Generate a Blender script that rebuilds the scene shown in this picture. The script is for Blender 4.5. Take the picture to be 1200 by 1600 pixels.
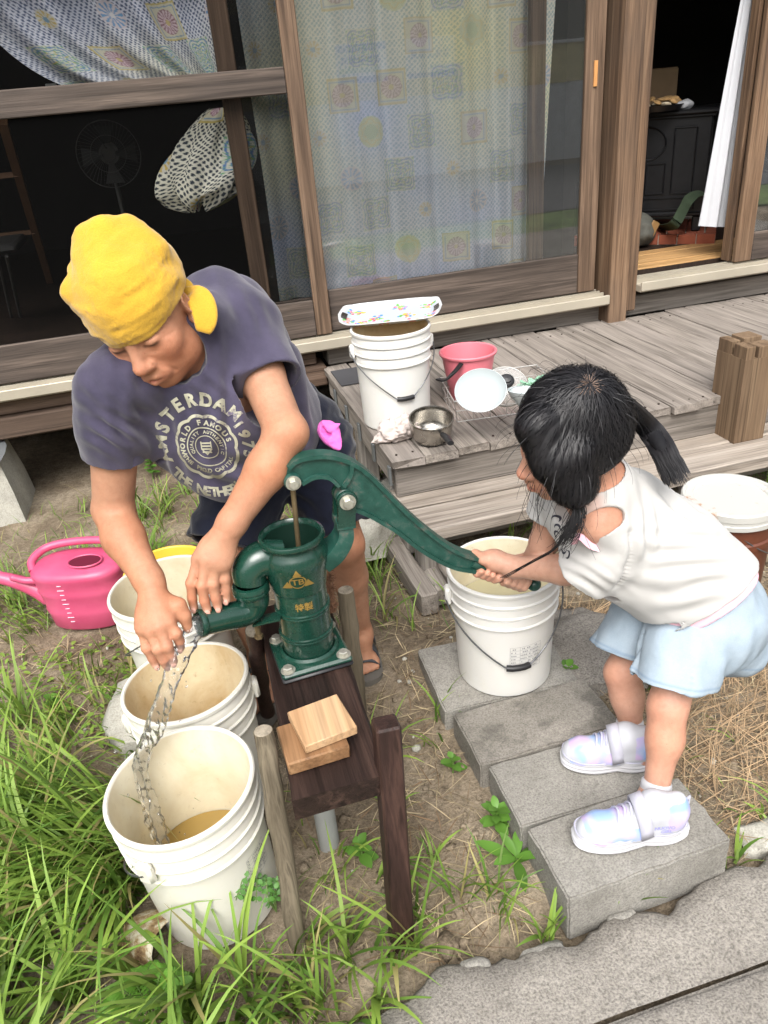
import bpy, bmesh, math, random
import numpy as np
from mathutils import Matrix, Vector
from mathutils.bvhtree import BVHTree
for _o in list(bpy.data.objects): bpy.data.objects.remove(_o)
SC = bpy.context.scene
COL = SC.collection
RNG = random.Random(7)
NR = np.random.default_rng(11)
rad = math.radians

# ---------------------------------------------------------------- camera
CAMZ = 1.5
RC = np.array([[0.95919859, -0.27054909, -0.08210515],
               [0.198782, 0.43881709, 0.87631346],
               [-0.20105667, -0.85687966, 0.47469302]])      # world -> camera
cam_d = bpy.data.cameras.new('camera'); cam = bpy.data.objects.new('camera', cam_d); COL.objects.link(cam)
cam_d.sensor_fit = 'VERTICAL'; cam_d.sensor_height = 36.0; cam_d.lens = 36.0 * 1200.0 / 1600.0
cam_d.clip_start = 0.02; cam_d.clip_end = 500
_m = Matrix([list(r) for r in RC.T]).to_4x4(); _m.translation = (0, 0, CAMZ)
cam.matrix_world = _m
SC.camera = cam

# ---------------------------------------------------------------- sky, sun, exposure (bright overcast day)
W = bpy.data.worlds.new('World'); SC.world = W; W.use_nodes = True
_n = W.node_tree.nodes; _l = W.node_tree.links
_sky = _n.new('ShaderNodeTexSky'); _sky.sky_type = 'NISHITA'; _sky.sun_disc = False
SUN_EL, SUN_AZ = rad(52), rad(200)        # azimuth measured clockwise from +Y
_sky.sun_elevation = SUN_EL; _sky.sun_rotation = SUN_AZ
_sky.dust_density = 6.0; _sky.air_density = 1.3; _sky.ozone_density = 1.0
_hs = _n.new('ShaderNodeHueSaturation'); _hs.inputs['Saturation'].default_value = 0.25   # cloud cover: almost white light
_l.new(_sky.outputs[0], _hs.inputs['Color']); _l.new(_hs.outputs[0], _n['Background'].inputs[0])
_n['Background'].inputs[1].default_value = 0.15
sun_d = bpy.data.lights.new('sun', 'SUN'); sun = bpy.data.objects.new('sun', sun_d); COL.objects.link(sun)
sun_d.energy = 1.35; sun_d.angle = rad(40); sun_d.color = (1.0, 0.97, 0.92)
_dir = Vector((math.sin(SUN_AZ) * math.cos(SUN_EL), math.cos(SUN_AZ) * math.cos(SUN_EL), math.sin(SUN_EL)))
sun.rotation_euler = _dir.to_track_quat('Z', 'Y').to_euler(); sun.location = _dir * 30
SC.view_settings.view_transform = 'Standard'; SC.view_settings.look = 'None'
SC.view_settings.gamma = 1; SC.view_settings.exposure = 0.9; SC.view_settings.use_curve_mapping = False
SC.render.engine = 'CYCLES'; SC.cycles.use_denoising = True
SC.cycles.max_bounces = 8; SC.cycles.transparent_max_bounces = 16; SC.cycles.caustics_refractive = False; SC.cycles.caustics_reflective = False

# ---------------------------------------------------------------- measuring helpers (pixel of the photo + a known depth -> place in the yard)
CC = np.array([0, 0, CAMZ])
def ray(px, py): return RC.T @ np.array([(px - 600) / 1200.0, -(py - 800) / 1200.0, -1.0])
def UZ(px, py, z): r = ray(px, py); return CC + r * (z - CAMZ) / r[2]
def UY(px, py, y): r = ray(px, py); return CC + r * y / r[1]
def UD(px, py, d): return CC + ray(px, py) * d
def CV(v): return RC.T @ np.asarray(v, float)          # camera-axes direction -> world
def unit(v): v = np.asarray(v, float); return v / (np.linalg.norm(v) + 1e-12)

# ---------------------------------------------------------------- value noise in numpy
def _h(ix, iy, iz, s):
    n = (ix * 374761393 + iy * 668265263 + iz * 2147483647 + s * 974634257) & 0xffffffff
    n = ((n ^ (n >> 13)) * 1274126177) & 0xffffffff
    return ((n ^ (n >> 16)) & 0xffff) / 65535.0
def vnoise(x, y, z=0, s=0):
    x, y, z = np.broadcast_arrays(np.asarray(x, float), np.asarray(y, float), np.asarray(z, float))
    ix, iy, iz = np.floor(x).astype(np.int64), np.floor(y).astype(np.int64), np.floor(z).astype(np.int64)
    fx, fy, fz = x - ix, y - iy, z - iz
    fx, fy, fz = [f * f * (3 - 2 * f) for f in (fx, fy, fz)]
    r = 0
    for dx in (0, 1):
        for dy in (0, 1):
            for dz in (0, 1):
                r = r + _h(ix + dx, iy + dy, iz + dz, s) * (fx if dx else 1 - fx) * (fy if dy else 1 - fy) * (fz if dz else 1 - fz)
    return r * 2 - 1
def fbm(x, y, z=0, s=0, o=3):
    r, a = 0, 1.0
    for k in range(o):
        f = 2 ** k; r = r + a * vnoise(np.asarray(x) * f, np.asarray(y) * f, np.asarray(z) * f, s + k); a *= .5
    return r

# ---------------------------------------------------------------- materials
MATS = {}
class NT:
    def __init__(s, name):
        s.m = bpy.data.materials.new(name); s.m.use_nodes = True
        s.t = s.m.node_tree; s.n = s.t.nodes; s.b = s.n['Principled BSDF']; s.out = s.n['Material Output']; MATS[name] = s.m
    def node(s, ty, **kw):
        n = s.n.new(ty)
        for k, v in kw.items():
            if k in n.inputs.keys(): n.inputs[k].default_value = v
            else: setattr(n, k, v)
        return n
    def link(s, a, b): s.t.links.new(a, b)
    def coords(s, scale=(1, 1, 1), rnd=True, kind='Object'):
        tc = s.node('ShaderNodeTexCoord'); v = tc.outputs[kind]
        if rnd:
            oi = s.node('ShaderNodeObjectInfo'); mu = s.node('ShaderNodeMath', operation='MULTIPLY'); mu.inputs[1].default_value = 37.0
            s.link(oi.outputs['Random'], mu.inputs[0])
            ad = s.node('ShaderNodeVectorMath', operation='ADD'); s.link(v, ad.inputs[0]); s.link(mu.outputs[0], ad.inputs[1]); v = ad.outputs[0]
        mp = s.node('ShaderNodeMapping'); mp.inputs['Scale'].default_value = scale; s.link(v, mp.inputs[0])
        return mp.outputs[0]
    def noise(s, vec, scale, detail=4, rough=.55, dist=0):
        n = s.node('ShaderNodeTexNoise'); s.link(vec, n.inputs['Vector'])
        n.inputs['Scale'].default_value = scale; n.inputs['Detail'].default_value = detail; n.inputs['Roughness'].default_value = rough; n.inputs['Distortion'].default_value = dist
        return n.outputs[0]
    def ramp(s, fac, stops):
        r = s.node('ShaderNodeValToRGB'); s.link(fac, r.inputs[0]); e = r.color_ramp.elements
        while len(e) < len(stops): e.new(.5)
        for i, (p, c) in enumerate(stops):
            e[i].position = p; e[i].color = (*c, 1) if len(c) == 3 else c
        return r.outputs[0]
    def mix(s, fac, a, b, mode='MIX'):
        m = s.node('ShaderNodeMix'); m.data_type = 'RGBA'; m.blend_type = mode
        for i, x in ((0, fac), (6, a), (7, b)):
            if hasattr(x, 'default_value') or hasattr(x, 'is_linked'): s.link(x, m.inputs[i])
            else: m.inputs[i].default_value = (x if i == 0 else (*x, 1))
        return m.outputs[2]
    def bump(s, h, strength=.3, dist=.01, normal=None):
        b = s.node('ShaderNodeBump'); b.inputs['Strength'].default_value = strength; b.inputs['Distance'].default_value = dist
        s.link(h, b.inputs['Height'])
        if normal: s.link(normal, b.inputs['Normal'])
        s.link(b.outputs[0], s.b.inputs['Normal']); return b.outputs[0]
    def set(s, **kw):
        for k, v in kw.items():
            k = k.replace('_', ' ')
            i = s.b.inputs[k]
            if hasattr(v, 'is_linked'): s.link(v, i)
            else: i.default_value = (*v, 1) if isinstance(v, tuple) and len(v) == 3 and i.type == 'RGBA' else v
        return s
def G(c): # photo sRGB 0-255 -> linear
    return tuple(((x / 255) / 12.92 if x / 255 < .04045 else ((x / 255 + .055) / 1.055) ** 2.4) for x in c)

def wood(name, dark, mid, light, axis=0, rough=.8, sc=1.0, bump=.35, blotch=None, crack=.5):
    t = NT(name); s = [34 * sc] * 3; s[axis] = 1.3 * sc
    v = t.coords(tuple(s)); n1 = t.noise(v, 1.0, 6, .62, .6)
    s2 = [190 * sc] * 3; s2[axis] = 4.0 * sc
    v2 = t.coords(tuple(s2)); n2 = t.noise(v2, 1.0, 3, .6, .2)
    c = t.ramp(n1, [(.28, dark), (.5, mid), (.72, light)])
    f2 = t.ramp(n2, [(.3, (.45, .45, .45)), (.55, (1, 1, 1))])
    c = t.mix(.75, c, f2, 'MULTIPLY')
    v3 = t.coords((1.6, 1.6, 1.6)); n3 = t.noise(v3, 1.3, 3)
    c = t.mix(t.ramp(n3, [(.38, (0, 0, 0)), (.7, (.55, .55, .55))]), c, blotch or mid)
    if crack:
        s4 = [60 * sc] * 3; s4[axis] = .9 * sc
        n4 = t.noise(t.coords(tuple(s4)), 1.0, 2, .5, .3)
        c = t.mix(t.ramp(n4, [(.30, (crack, crack, crack)), (.36, (0, 0, 0))]), c, tuple(x * .25 for x in dark))
    t.set(Base_Color=c, Roughness=rough)
    t.b.inputs['Specular IOR Level'].default_value = .25
    t.bump(n2, bump, .004)
    return t.m
def plain(name, col, rough=.5, metal=0, var=.12, nsc=6, bump=0, bsc=60, spec=.5, coat=0):
    t = NT(name); v = t.coords((1, 1, 1)); n = t.noise(v, nsc, 4)
    lo = tuple(x * (1 - var) for x in col); hi = tuple(min(1, x * (1 + var)) for x in col)
    t.set(Base_Color=t.ramp(n, [(.3, lo), (.7, hi)]), Roughness=rough, Metallic=metal)
    t.b.inputs['Specular IOR Level'].default_value = spec
    if coat: t.b.inputs['Coat Weight'].default_value = coat; t.b.inputs['Coat Roughness'].default_value = .08
    if bump: t.bump(t.noise(v, bsc, 4), bump, .003)
    return t.m
def concrete(name, c1, c2, sc=1.0, speck=.5, bump=.5, blot=.66):
    t = NT(name); v = t.coords((1, 1, 1))
    n1 = t.noise(v, 5 * sc, 5); n2 = t.noise(v, 240 * sc, 3, .7); n3 = t.noise(v, 60 * sc, 3)
    c = t.ramp(n1, [(.3, c1), (.7, c2)])
    c = t.mix(speck, c, t.ramp(n2, [(.36, (.45, .45, .45)), (.5, (.95, .95, .95)), (.68, (1.35, 1.35, 1.3))]), 'MULTIPLY')
    c = t.mix(.5, c, t.ramp(n3, [(.3, (.75, .74, .72)), (.6, (1.05, 1.05, 1.05))]), 'MULTIPLY')
    n4 = t.noise(v, 14 * sc, 3); c = t.mix(t.ramp(n4, [(blot, (0, 0, 0)), (blot + .14, (.5, .5, .5))]), c, tuple(x * .35 for x in c1))
    t.set(Base_Color=c, Roughness=.95); t.b.inputs['Specular IOR Level'].default_value = .2
    mixh = t.mix(.4, n2, n3); t.bump(mixh, bump, .004)
    return t.m
def attrmat(name, rough=.7, spec=.3, bump=0, bsc=300, sheen=0, sss=0, trans=0):
    t = NT(name); a = t.node('ShaderNodeVertexColor', layer_name='Col')
    t.set(Base_Color=a.outputs[0], Roughness=rough); t.b.inputs['Specular IOR Level'].default_value = spec
    if bump:
        v = t.coords((1, 1, 1)); t.bump(t.noise(v, bsc, 3), bump, .002)
    if sheen: t.b.inputs['Sheen Weight'].default_value = sheen
    if sss:
        t.b.inputs['Subsurface Weight'].default_value = sss; t.b.inputs['Subsurface Radius'].default_value = (1.0, .35, .2); t.b.inputs['Subsurface Scale'].default_value = .008
    if trans:
        tr = t.node('ShaderNodeBsdfTranslucent'); t.link(a.outputs[0], tr.inputs[0])
        mx = t.node('ShaderNodeMixShader'); mx.inputs[0].default_value = trans
        t.link(t.b.outputs[0], mx.inputs[1]); t.link(tr.outputs[0], mx.inputs[2]); t.link(mx.outputs[0], t.out.inputs[0])
    return t.m

# ---------------------------------------------------------------- mesh building
class MB:
    def __init__(s): s.v = []; s.f = []; s.m = []; s.mi = 0
    def add(s, v, f):
        o = len(s.v); s.v.extend(tuple(map(float, p)) for p in v); s.f.extend([i + o for i in q] for q in f); s.m.extend([s.mi] * len(f)); return s
    def box(s, lo, hi, bev=0.0, M=None):
        lo = np.minimum(lo, hi).astype(float) if True else lo; hi2 = np.maximum(lo, hi).astype(float)
        c = (np.array(lo) + hi2) / 2; h = (hi2 - np.array(lo)) / 2
        return s.rbox(c, h * 2, bev, M)
    def rbox(s, c, size, bev=0.0, M=None, jit=0, rng=None):
        h = np.array(size, float) / 2; c = np.array(c, float)
        b = min(bev, h.min() * .9)
        V = []; F = []
        if b <= 0:
            for sx in (-1, 1):
                for sy in (-1, 1):
                    for sz in (-1, 1): V.append(h * (sx, sy, sz))
            F = [[0, 1, 3, 2], [4, 6, 7, 5], [0, 4, 5, 1], [2, 3, 7, 6], [0, 2, 6, 4], [1, 5, 7, 3]]
        else:
            idx = {}
            for sx in (-1, 1):
                for sy in (-1, 1):
                    for sz in (-1, 1):
                        sg = np.array((sx, sy, sz))
                        for a in range(3):
                            p = h * sg - b * sg; p[a] = h[a] * sg[a]
                            idx[(sx, sy, sz, a)] = len(V); V.append(p)
            for a in range(3):
                u, w = [(1, 2), (2, 0), (0, 1)][a]
                for sg in (-1, 1):
                    q = []
                    for su, sw in ((-1, -1), (1, -1), (1, 1), (-1, 1)):
                        k = [0, 0, 0]; k[a] = sg; k[u] = su; k[w] = sw; q.append(idx[(*k, a)])
                    F.append(q if sg > 0 else q[::-1])
            for a in range(3):
                u, w = [(1, 2), (2, 0), (0, 1)][a]
                for su in (-1, 1):
                    for sw in (-1, 1):
                        k0 = [0, 0, 0]; k0[u] = su; k0[w] = sw; k1 = list(k0); k0[a] = -1; k1[a] = 1
                        q = [idx[(*k0, u)], idx[(*k1, u)], idx[(*k1, w)], idx[(*k0, w)]]
                        F.append(q if su * sw < 0 else q[::-1])
            for sx in (-1, 1):
                for sy in (-1, 1):
                    for sz in (-1, 1):
                        q = [idx[(sx, sy, sz, a)] for a in range(3)]
                        F.append(q if sx * sy * sz > 0 else q[::-1])
        V = np.array(V)
        if jit: V = V + (rng or NR).uniform(-jit, jit, V.shape)
        if M is not None: V = V @ np.array(M)[:3, :3].T
        return s.add(V + c, F)
    def lathe(s, prof, n=48, c=(0, 0, 0), M=None, wob=0, close=False):
        V = []; F = []; k = len(prof)
        a = np.linspace(0, 2 * np.pi, n, endpoint=False)
        for r, z in prof:
            for t in a: V.append((r * math.cos(t), r * math.sin(t), z))
        for i in range(k - 1 if not close else k):
            for j in range(n):
                i2 = (i + 1) % k
                F.append([i * n + j, i * n + (j + 1) % n, i2 * n + (j + 1) % n, i2 * n + j])
        V = np.array(V)
        if M is not None: V = V @ np.array(M)[:3, :3].T
        return s.add(V + np.array(c), F)
    def tube(s, pts, rad_, n=10, caps=True, flat=None, up=None, closed=False):
        pts = np.array(pts, float); k = len(pts)
        rr = np.broadcast_to(np.array(rad_, float), (k,)) if np.ndim(rad_) < 2 else np.array(rad_)
        d = np.gradient(pts, axis=0) if not closed else np.roll(pts, -1, 0) - np.roll(pts, 1, 0)
        d /= np.linalg.norm(d, axis=1)[:, None] + 1e-12
        u = np.array(up if up is not None else ((0, 0, 1) if abs(d[0][2]) < .9 else (1, 0, 0)), float)
        V = []
        for i in range(k):
            u = u - d[i] * (u @ d[i]); u /= np.linalg.norm(u) + 1e-12
            w = np.cross(d[i], u)
            for j in range(n):
                t = 2 * math.pi * j / n
                a, b = (rr[i], rr[i]) if np.ndim(rr[i]) == 0 else rr[i]
                V.append(pts[i] + u * math.cos(t) * a + w * math.sin(t) * b)
        F = []
        for i in range(k if closed else k - 1):
            i2 = (i + 1) % k
            for j in range(n): F.append([i * n + j, i * n + (j + 1) % n, i2 * n + (j + 1) % n, i2 * n + j])
        if caps and not closed: F.append(list(range(n))[::-1]); F.append([(k - 1) * n + j for j in range(n)])
        return s.add(V, F)
    def sweep(s, prof, pts, up=(0, 0, 1), scale=None):   # closed 2-D profile (side, up) along a path, caps
        pts = np.array(pts, float); k = len(pts); n = len(prof)
        d = np.gradient(pts, axis=0); d /= np.linalg.norm(d, axis=1)[:, None]
        V = []
        for i in range(k):
            u = np.array(up, float); u = u - d[i] * (u @ d[i]); u /= np.linalg.norm(u); w = np.cross(d[i], u)
            sc = 1 if scale is None else scale[i]
            for (a, b) in prof:
                sa, sb = (sc, sc) if np.ndim(sc) == 0 else sc
                V.append(pts[i] + w * a * sa + u * b * sb)
        F = []
        for i in range(k - 1):
            for j in range(n): F.append([i * n + j, i * n + (j + 1) % n, (i + 1) * n + (j + 1) % n, (i + 1) * n + j])
        F.append(list(range(n))[::-1]); F.append([(k - 1) * n + j for j in range(n)])
        return s.add(V, F)
    def grid(s, P):                                       # P: (nu, nv, 3)
        P = np.asarray(P); nu, nv = P.shape[:2]
        i = np.arange(nu * nv).reshape(nu, nv)
        F = np.stack([i[:-1, :-1], i[1:, :-1], i[1:, 1:], i[:-1, 1:]], -1).reshape(-1, 4)
        return s.add(P.reshape(-1, 3), F.tolist())
    def ico(s, c, r, M=None, sub=1):
        bm = bmesh.new(); bmesh.ops.create_icosphere(bm, subdivisions=sub, radius=1)
        V = np.array([v.co[:] for v in bm.verts]) * np.array(r); F = [[v.index for v in f.verts] for f in bm.faces]; bm.free()
        if M is not None: V = V @ np.array(M)[:3, :3].T
        return s.add(V + np.array(c), F)
def rotm(axis, ang): return np.array(Matrix.Rotation(ang, 3, axis))
def frame(z, x=(1, 0, 0)):                                # columns x,y,z with z given
    z = unit(z); x = np.array(x, float); x = unit(x - z * (x @ z)); return np.stack([x, np.cross(z, x), z], 1)

def link(o, parent=None):
    COL.objects.link(o)
    if parent is not None: o.parent = parent
    return o
def mesh_np(name, V, F, loc=(0, 0, 0)):
    me = bpy.data.meshes.new(name); V = np.asarray(V, np.float32) - np.asarray(loc, np.float32)
    if isinstance(F, np.ndarray):
        n, k = F.shape
        me.vertices.add(len(V)); me.vertices.foreach_set('co', V.ravel())
        me.loops.add(n * k); me.loops.foreach_set('vertex_index', F.ravel().astype(np.int32))
        me.polygons.add(n); me.polygons.foreach_set('loop_start', np.arange(0, n * k, k, dtype=np.int32)); me.polygons.foreach_set('loop_total', np.full(n, k, np.int32))
        me.update(calc_edges=True); me.validate()
    else: me.from_pydata(V.tolist(), [], F); me.update()
    return me
def setcol(me, C):
    a = me.color_attributes.new('Col', 'FLOAT_COLOR', 'POINT'); C = np.asarray(C, np.float32)
    if C.shape[1] == 3: C = np.concatenate([C, np.ones((len(C), 1), np.float32)], 1)
    a.data.foreach_set('color', C.ravel())
def smooth(me, ang=40):
    me.polygons.foreach_set('use_smooth', np.ones(len(me.polygons), bool))
    if ang is not None and ang < 180: me.set_sharp_from_angle(angle=rad(ang))
def pos(o): return np.array(o.location) if o is not None else np.zeros(3)
def obj(name, mb, mats, parent=None, sm=40, local=False, loc=None):
    if not isinstance(mats, (list, tuple)): mats = [mats]
    if loc is None: loc = pos(parent) if (parent is not None and not local) else (0, 0, 0)
    if parent is not None and parent.parent is not None and not local: loc = np.array(loc) + pos(parent.parent)
    me = mesh_np(name, mb.v, mb.f, loc)
    for m in mats: me.materials.append(MATS[m] if isinstance(m, str) else m)
    if len(mats) > 1: me.polygons.foreach_set('material_index', np.array(mb.m, np.int32))
    if sm: smooth(me, sm)
    o = bpy.data.objects.new(name, me); link(o, parent)
    if parent is None and not local: o.location = loc
    return o
def tag(o, label=None, cat=None, group=None, kind=None):
    for k, v in (('label', label), ('category', cat), ('group', group), ('kind', kind)):
        if v: o[k] = v
    return o
def thing(name, label, cat, loc=(0, 0, 0), group=None, rot=None):
    o = bpy.data.objects.new(name, None); o.empty_display_size = .05; COL.objects.link(o); o.location = [float(x) for x in loc]
    if rot is not None: o.rotation_euler = rot
    return tag(o, label, cat, group)
def one(name, mb, mats, label, cat, loc, group=None, sm=40):   # a thing that is one mesh, origin at its base
    o = obj(name, mb, mats, None, sm, loc=np.array(loc, float)); return tag(o, label, cat, group)
def dup(root, loc, label=None, rot=None):
    r = root.copy(); COL.objects.link(r); r.location = loc
    if rot is not None: r.rotation_euler = rot
    if label: r['label'] = label
    for ch in list(root.children):
        c = ch.copy(); COL.objects.link(c); c.parent = r
        for g in list(ch.children):
            d = g.copy(); COL.objects.link(d); d.parent = c
    return r
TXT = {}
def glyphs(words, bold=.045):                             # letter outlines, made once while the scene is still small
    for txt in words:
        cu = bpy.data.curves.new('t', 'FONT'); cu.body = txt; cu.size = 1.0; cu.offset = bold; cu.resolution_u = 3; cu.align_x = 'CENTER'; cu.align_y = 'CENTER'
        o = bpy.data.objects.new('t', cu); COL.objects.link(o)
        dg = bpy.context.evaluated_depsgraph_get(); me = bpy.data.meshes.new_from_object(o.evaluated_get(dg))
        bm = bmesh.new(); bm.from_mesh(me); bmesh.ops.triangulate(bm, faces=bm.faces)
        TXT[txt] = (np.array([v.co[:] for v in bm.verts]).reshape(-1, 3), [[v.index for v in f.verts] for f in bm.faces])
        bm.free(); bpy.data.objects.remove(o); bpy.data.curves.remove(cu); bpy.data.meshes.remove(me)
glyphs(sorted(set('AMSTERDAMTHENETHERLANDS1975WORLDFAMOUSPROUDCAPITALQUALITYAUTHENTIC')) + ['NUOVO', 'GIRL']); glyphs(['TB', '特製'], .022)
def textmesh(txt, size=1.0, **kw): V, F = TXT[txt]; return V * size, F
def catmull(P, n=8):
    P = np.array(P, float); Q = np.vstack([2 * P[0] - P[1], P, 2 * P[-1] - P[-2]]); out = []
    for i in range(1, len(Q) - 2):
        for t in np.linspace(0, 1, n, endpoint=False):
            a, b, c, d = Q[i - 1:i + 3]
            out.append(.5 * (2 * b + (c - a) * t + (2 * a - 5 * b + 4 * c - d) * t * t + (3 * b - a - 3 * c + d) * t ** 3))
    out.append(P[-1]); return np.array(out)
# ================================================================ materials of the setting
wood('deck_wood', G((96, 89, 82)), G((136, 128, 120)), G((162, 153, 144)), axis=1, blotch=G((138, 130, 124)))
wood('deck_wood_x', G((82, 76, 70)), G((122, 115, 108)), G((152, 144, 136)), axis=0, blotch=G((128, 122, 116)))
wood('step_wood', G((100, 91, 82)), G((148, 138, 128)), G((176, 167, 157)), axis=0, blotch=G((160, 148, 134)))
wood('grey_wood_z', G((80, 75, 70)), G((130, 124, 117)), G((165, 160, 152)), axis=2)
wood('grey_wood_y', G((86, 80, 74)), G((136, 128, 120)), G((172, 165, 156)), axis=1)
wood('door_wood_z', G((62, 48, 38)), G((106, 86, 70)), G((140, 116, 96)), axis=2, rough=.65, blotch=G((92, 76, 64)))
wood('door_wood_x', G((50, 43, 38)), G((84, 74, 67)), G((120, 106, 96)), axis=0, rough=.65, blotch=G((78, 70, 66)))
wood('post_wood_z', G((66, 50, 39)), G((114, 90, 70)), G((148, 122, 98)), axis=2, rough=.75, blotch=G((92, 78, 67)))
wood('beam_wood_x', G((52, 40, 32)), G((92, 74, 62)), G((128, 108, 94)), axis=0, blotch=G((84, 72, 64)))
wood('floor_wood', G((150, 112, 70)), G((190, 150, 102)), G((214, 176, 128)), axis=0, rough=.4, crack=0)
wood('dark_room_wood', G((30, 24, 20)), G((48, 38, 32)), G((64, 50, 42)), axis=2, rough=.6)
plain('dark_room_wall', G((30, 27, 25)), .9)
plain('aluminium', G((176, 168, 152)), .45, .3, .08)
plain('white_paint', (.80, .82, .84), .8)
plain('yellow_wall', (.78, .68, .34), .85)
plain('roof_dark', (.05, .05, .055), .8)
concrete('slab_concrete', G((122, 119, 113)), G((150, 147, 141)), 1, .55, .5)
concrete('path_concrete', G((124, 119, 113)), G((150, 145, 138)), .85, .75, .9)
concrete('slab_stained', G((118, 114, 107)), G((144, 139, 132)), 1, .55, .5, .52)
concrete('pier_concrete', G((150, 148, 140)), G((185, 182, 172)), 1, .4, .4)
concrete('asphalt', (.09, .09, .1), (.13, .13, .135), .5, .5, .3)
plain('lawn_green', (.09, .14, .03), .9, 0, .4, 3)
t = NT('soil'); v = t.coords((1, 1, 1), False)
_n1 = t.noise(v, 3.2, 6, .65); _n2 = t.noise(v, 45, 5, .7); _n3 = t.noise(v, 160, 3, .7)
c = t.ramp(_n1, [(.3, (.12, .092, .066)), (.5, (.22, .18, .132)), (.72, (.36, .31, .24))])
c = t.mix(.7, c, t.ramp(_n2, [(.3, (.5, .48, .45)), (.7, (1.35, 1.3, 1.25))]), 'MULTIPLY')
c = t.mix(.6, c, t.ramp(_n3, [(.35, (.55, .55, .55)), (.65, (1.3, 1.3, 1.3))]), 'MULTIPLY')
t.set(Base_Color=c, Roughness=1.0); t.b.inputs['Specular IOR Level'].default_value = .1
t.bump(t.mix(.5, _n2, _n3), .9, .012)
def glassmat(name, haze=.1, ior=1.5, tint=(1, 1, 1), boost=1.0, wav=0.0):  # white diffuse share painted in as haze, paling panes and water
    t = NT(name); tr = t.node('ShaderNodeBsdfTransparent'); tr.inputs[0].default_value = (*tint, 1)
    gl = t.node('ShaderNodeBsdfGlossy'); gl.inputs['Roughness'].default_value = .015
    fr = t.node('ShaderNodeFresnel'); fr.inputs[0].default_value = ior
    if wav:
        b = t.node('ShaderNodeBump'); b.inputs['Strength'].default_value = wav; b.inputs['Distance'].default_value = .01
        t.link(t.noise(t.coords((1, 1, 1), False), 3.0, 1), b.inputs['Height']); t.link(b.outputs[0], gl.inputs['Normal'])
    mu = t.node('ShaderNodeMath', operation='MULTIPLY'); mu.inputs[1].default_value = boost; mu.use_clamp = True
    t.link(fr.outputs[0], mu.inputs[0])
    m1 = t.node('ShaderNodeMixShader'); t.link(mu.outputs[0], m1.inputs[0]); t.link(tr.outputs[0], m1.inputs[1]); t.link(gl.outputs[0], m1.inputs[2])
    df = t.node('ShaderNodeBsdfDiffuse'); df.inputs[0].default_value = (.75, .78, .75, 1)
    m2 = t.node('ShaderNodeMixShader'); n = t.noise(t.coords((1, 1, .4), False), 2.2, 4)
    t.link(t.ramp(n, [(.3, (haze * .85,) * 3), (.7, (haze * 1.15,) * 3)]), m2.inputs[0]); t.link(m1.outputs[0], m2.inputs[1]); t.link(df.outputs[0], m2.inputs[2])
    t.link(m2.outputs[0], t.out.inputs[0]); return t.m
glassmat('door_glass', .02, 1.5, boost=1.9, wav=.02)
glassmat('door_glass_dark', .006, 1.5, boost=1.0)
t = NT('screen_mesh'); _tr = t.node('ShaderNodeBsdfTransparent'); _df = t.node('ShaderNodeBsdfDiffuse'); _df.inputs[0].default_value = (.006, .006, .006, 1)
_mx = t.node('ShaderNodeMixShader'); _mx.inputs[0].default_value = .30; t.link(_tr.outputs[0], _mx.inputs[1]); t.link(_df.outputs[0], _mx.inputs[2]); t.link(_mx.outputs[0], t.out.inputs[0])

# ================================================================ ground
def gz(x, y):                                             # soil height
    x = np.asarray(x, float); y = np.asarray(y, float)
    h = .02 * fbm(x * 1.7, y * 1.7, 0, 3, 3) + .006 * fbm(x * 9, y * 9, 0, 5, 2)
    w = np.clip((y - .2) / .4, 0, 1) * np.clip((6 - np.abs(x)) / 3, 0, 1)
    h = h + .062 * np.exp(-((x - .66) / .40) ** 2) * np.clip((y - .86) / .10, 0, 1) * np.clip((2.0 - y) / .3, 0, 1)
    return h * w - .012 - .02 * np.clip((1.15 - y) / .3, 0, 1) * np.clip((.5 - x) / .3, 0, 1)
xs = np.concatenate([[-90, -40, -18, -8, -4], np.arange(-2.2, 3.2, .022), [4, 6, 10, 20, 40, 90]])
ys = np.concatenate([[-90, -40, -18, -9, -4, -1.5, -.5, .1], np.arange(.4, 3.6, .022), [4.2, 6, 10, 20, 50, 90]])
X, Y = np.meshgrid(xs, ys, indexing='ij')
mb = MB(); mb.grid(np.stack([X, Y, gz(X, Y)], -1))
g = obj('ground', mb, 'soil', None, 180); tag(g, kind='structure')
# concrete path in front, broken edge towards the yard
ex = np.arange(-3.0, 6.01, .018)
edge = .845 + .028 * fbm(ex * 4.5, 0, 0, 21, 4) - .018 * np.abs(vnoise(ex * 13, 2, 0, 9)) + np.clip(.25 - ex, 0, 5) * -.35
mb = MB()
sec = [(0.0, -.06), (.0, .020), (-.012, .034), (-.05, .040)]
P = np.zeros((len(ex), 6 + 10, 3))
jj = .006 * fbm(ex * 30, 1, 0, 4, 2)
for k, (dy, z) in enumerate(sec): P[:, k] = np.stack([ex, edge + dy + (jj if k in (0, 1) else jj * .5), np.full_like(ex, z) + (.004 * vnoise(ex * 40, k) if k in (1, 2) else 0)], 1)
for k, t_ in enumerate(np.linspace(.08, 1, 12)):
    yy = edge * (1 - t_) + .668 * t_ if True else 0
    yy = (edge - .05) * (1 - t_) + .662 * t_
    P[:, 4 + k] = np.stack([ex, yy, .040 + .0035 * fbm(ex * 8, yy * 8, 0, 2, 3)], 1)
P = np.where((P[:, :, 1:2] < .662), np.concatenate([P[:, :, :1], np.full(P[:, :, :1].shape, .662), P[:, :, 2:]], -1), P)
mb.grid(P[:, ::-1])
o = obj('concrete_path', mb, 'path_concrete', None, 60); tag(o, kind='structure')
mb = MB(); X, Y = np.meshgrid(np.arange(-3, 6.01, .06), np.concatenate([[-1.2], np.arange(-.2, .655, .04), [.652]]), indexing='ij')
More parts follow.
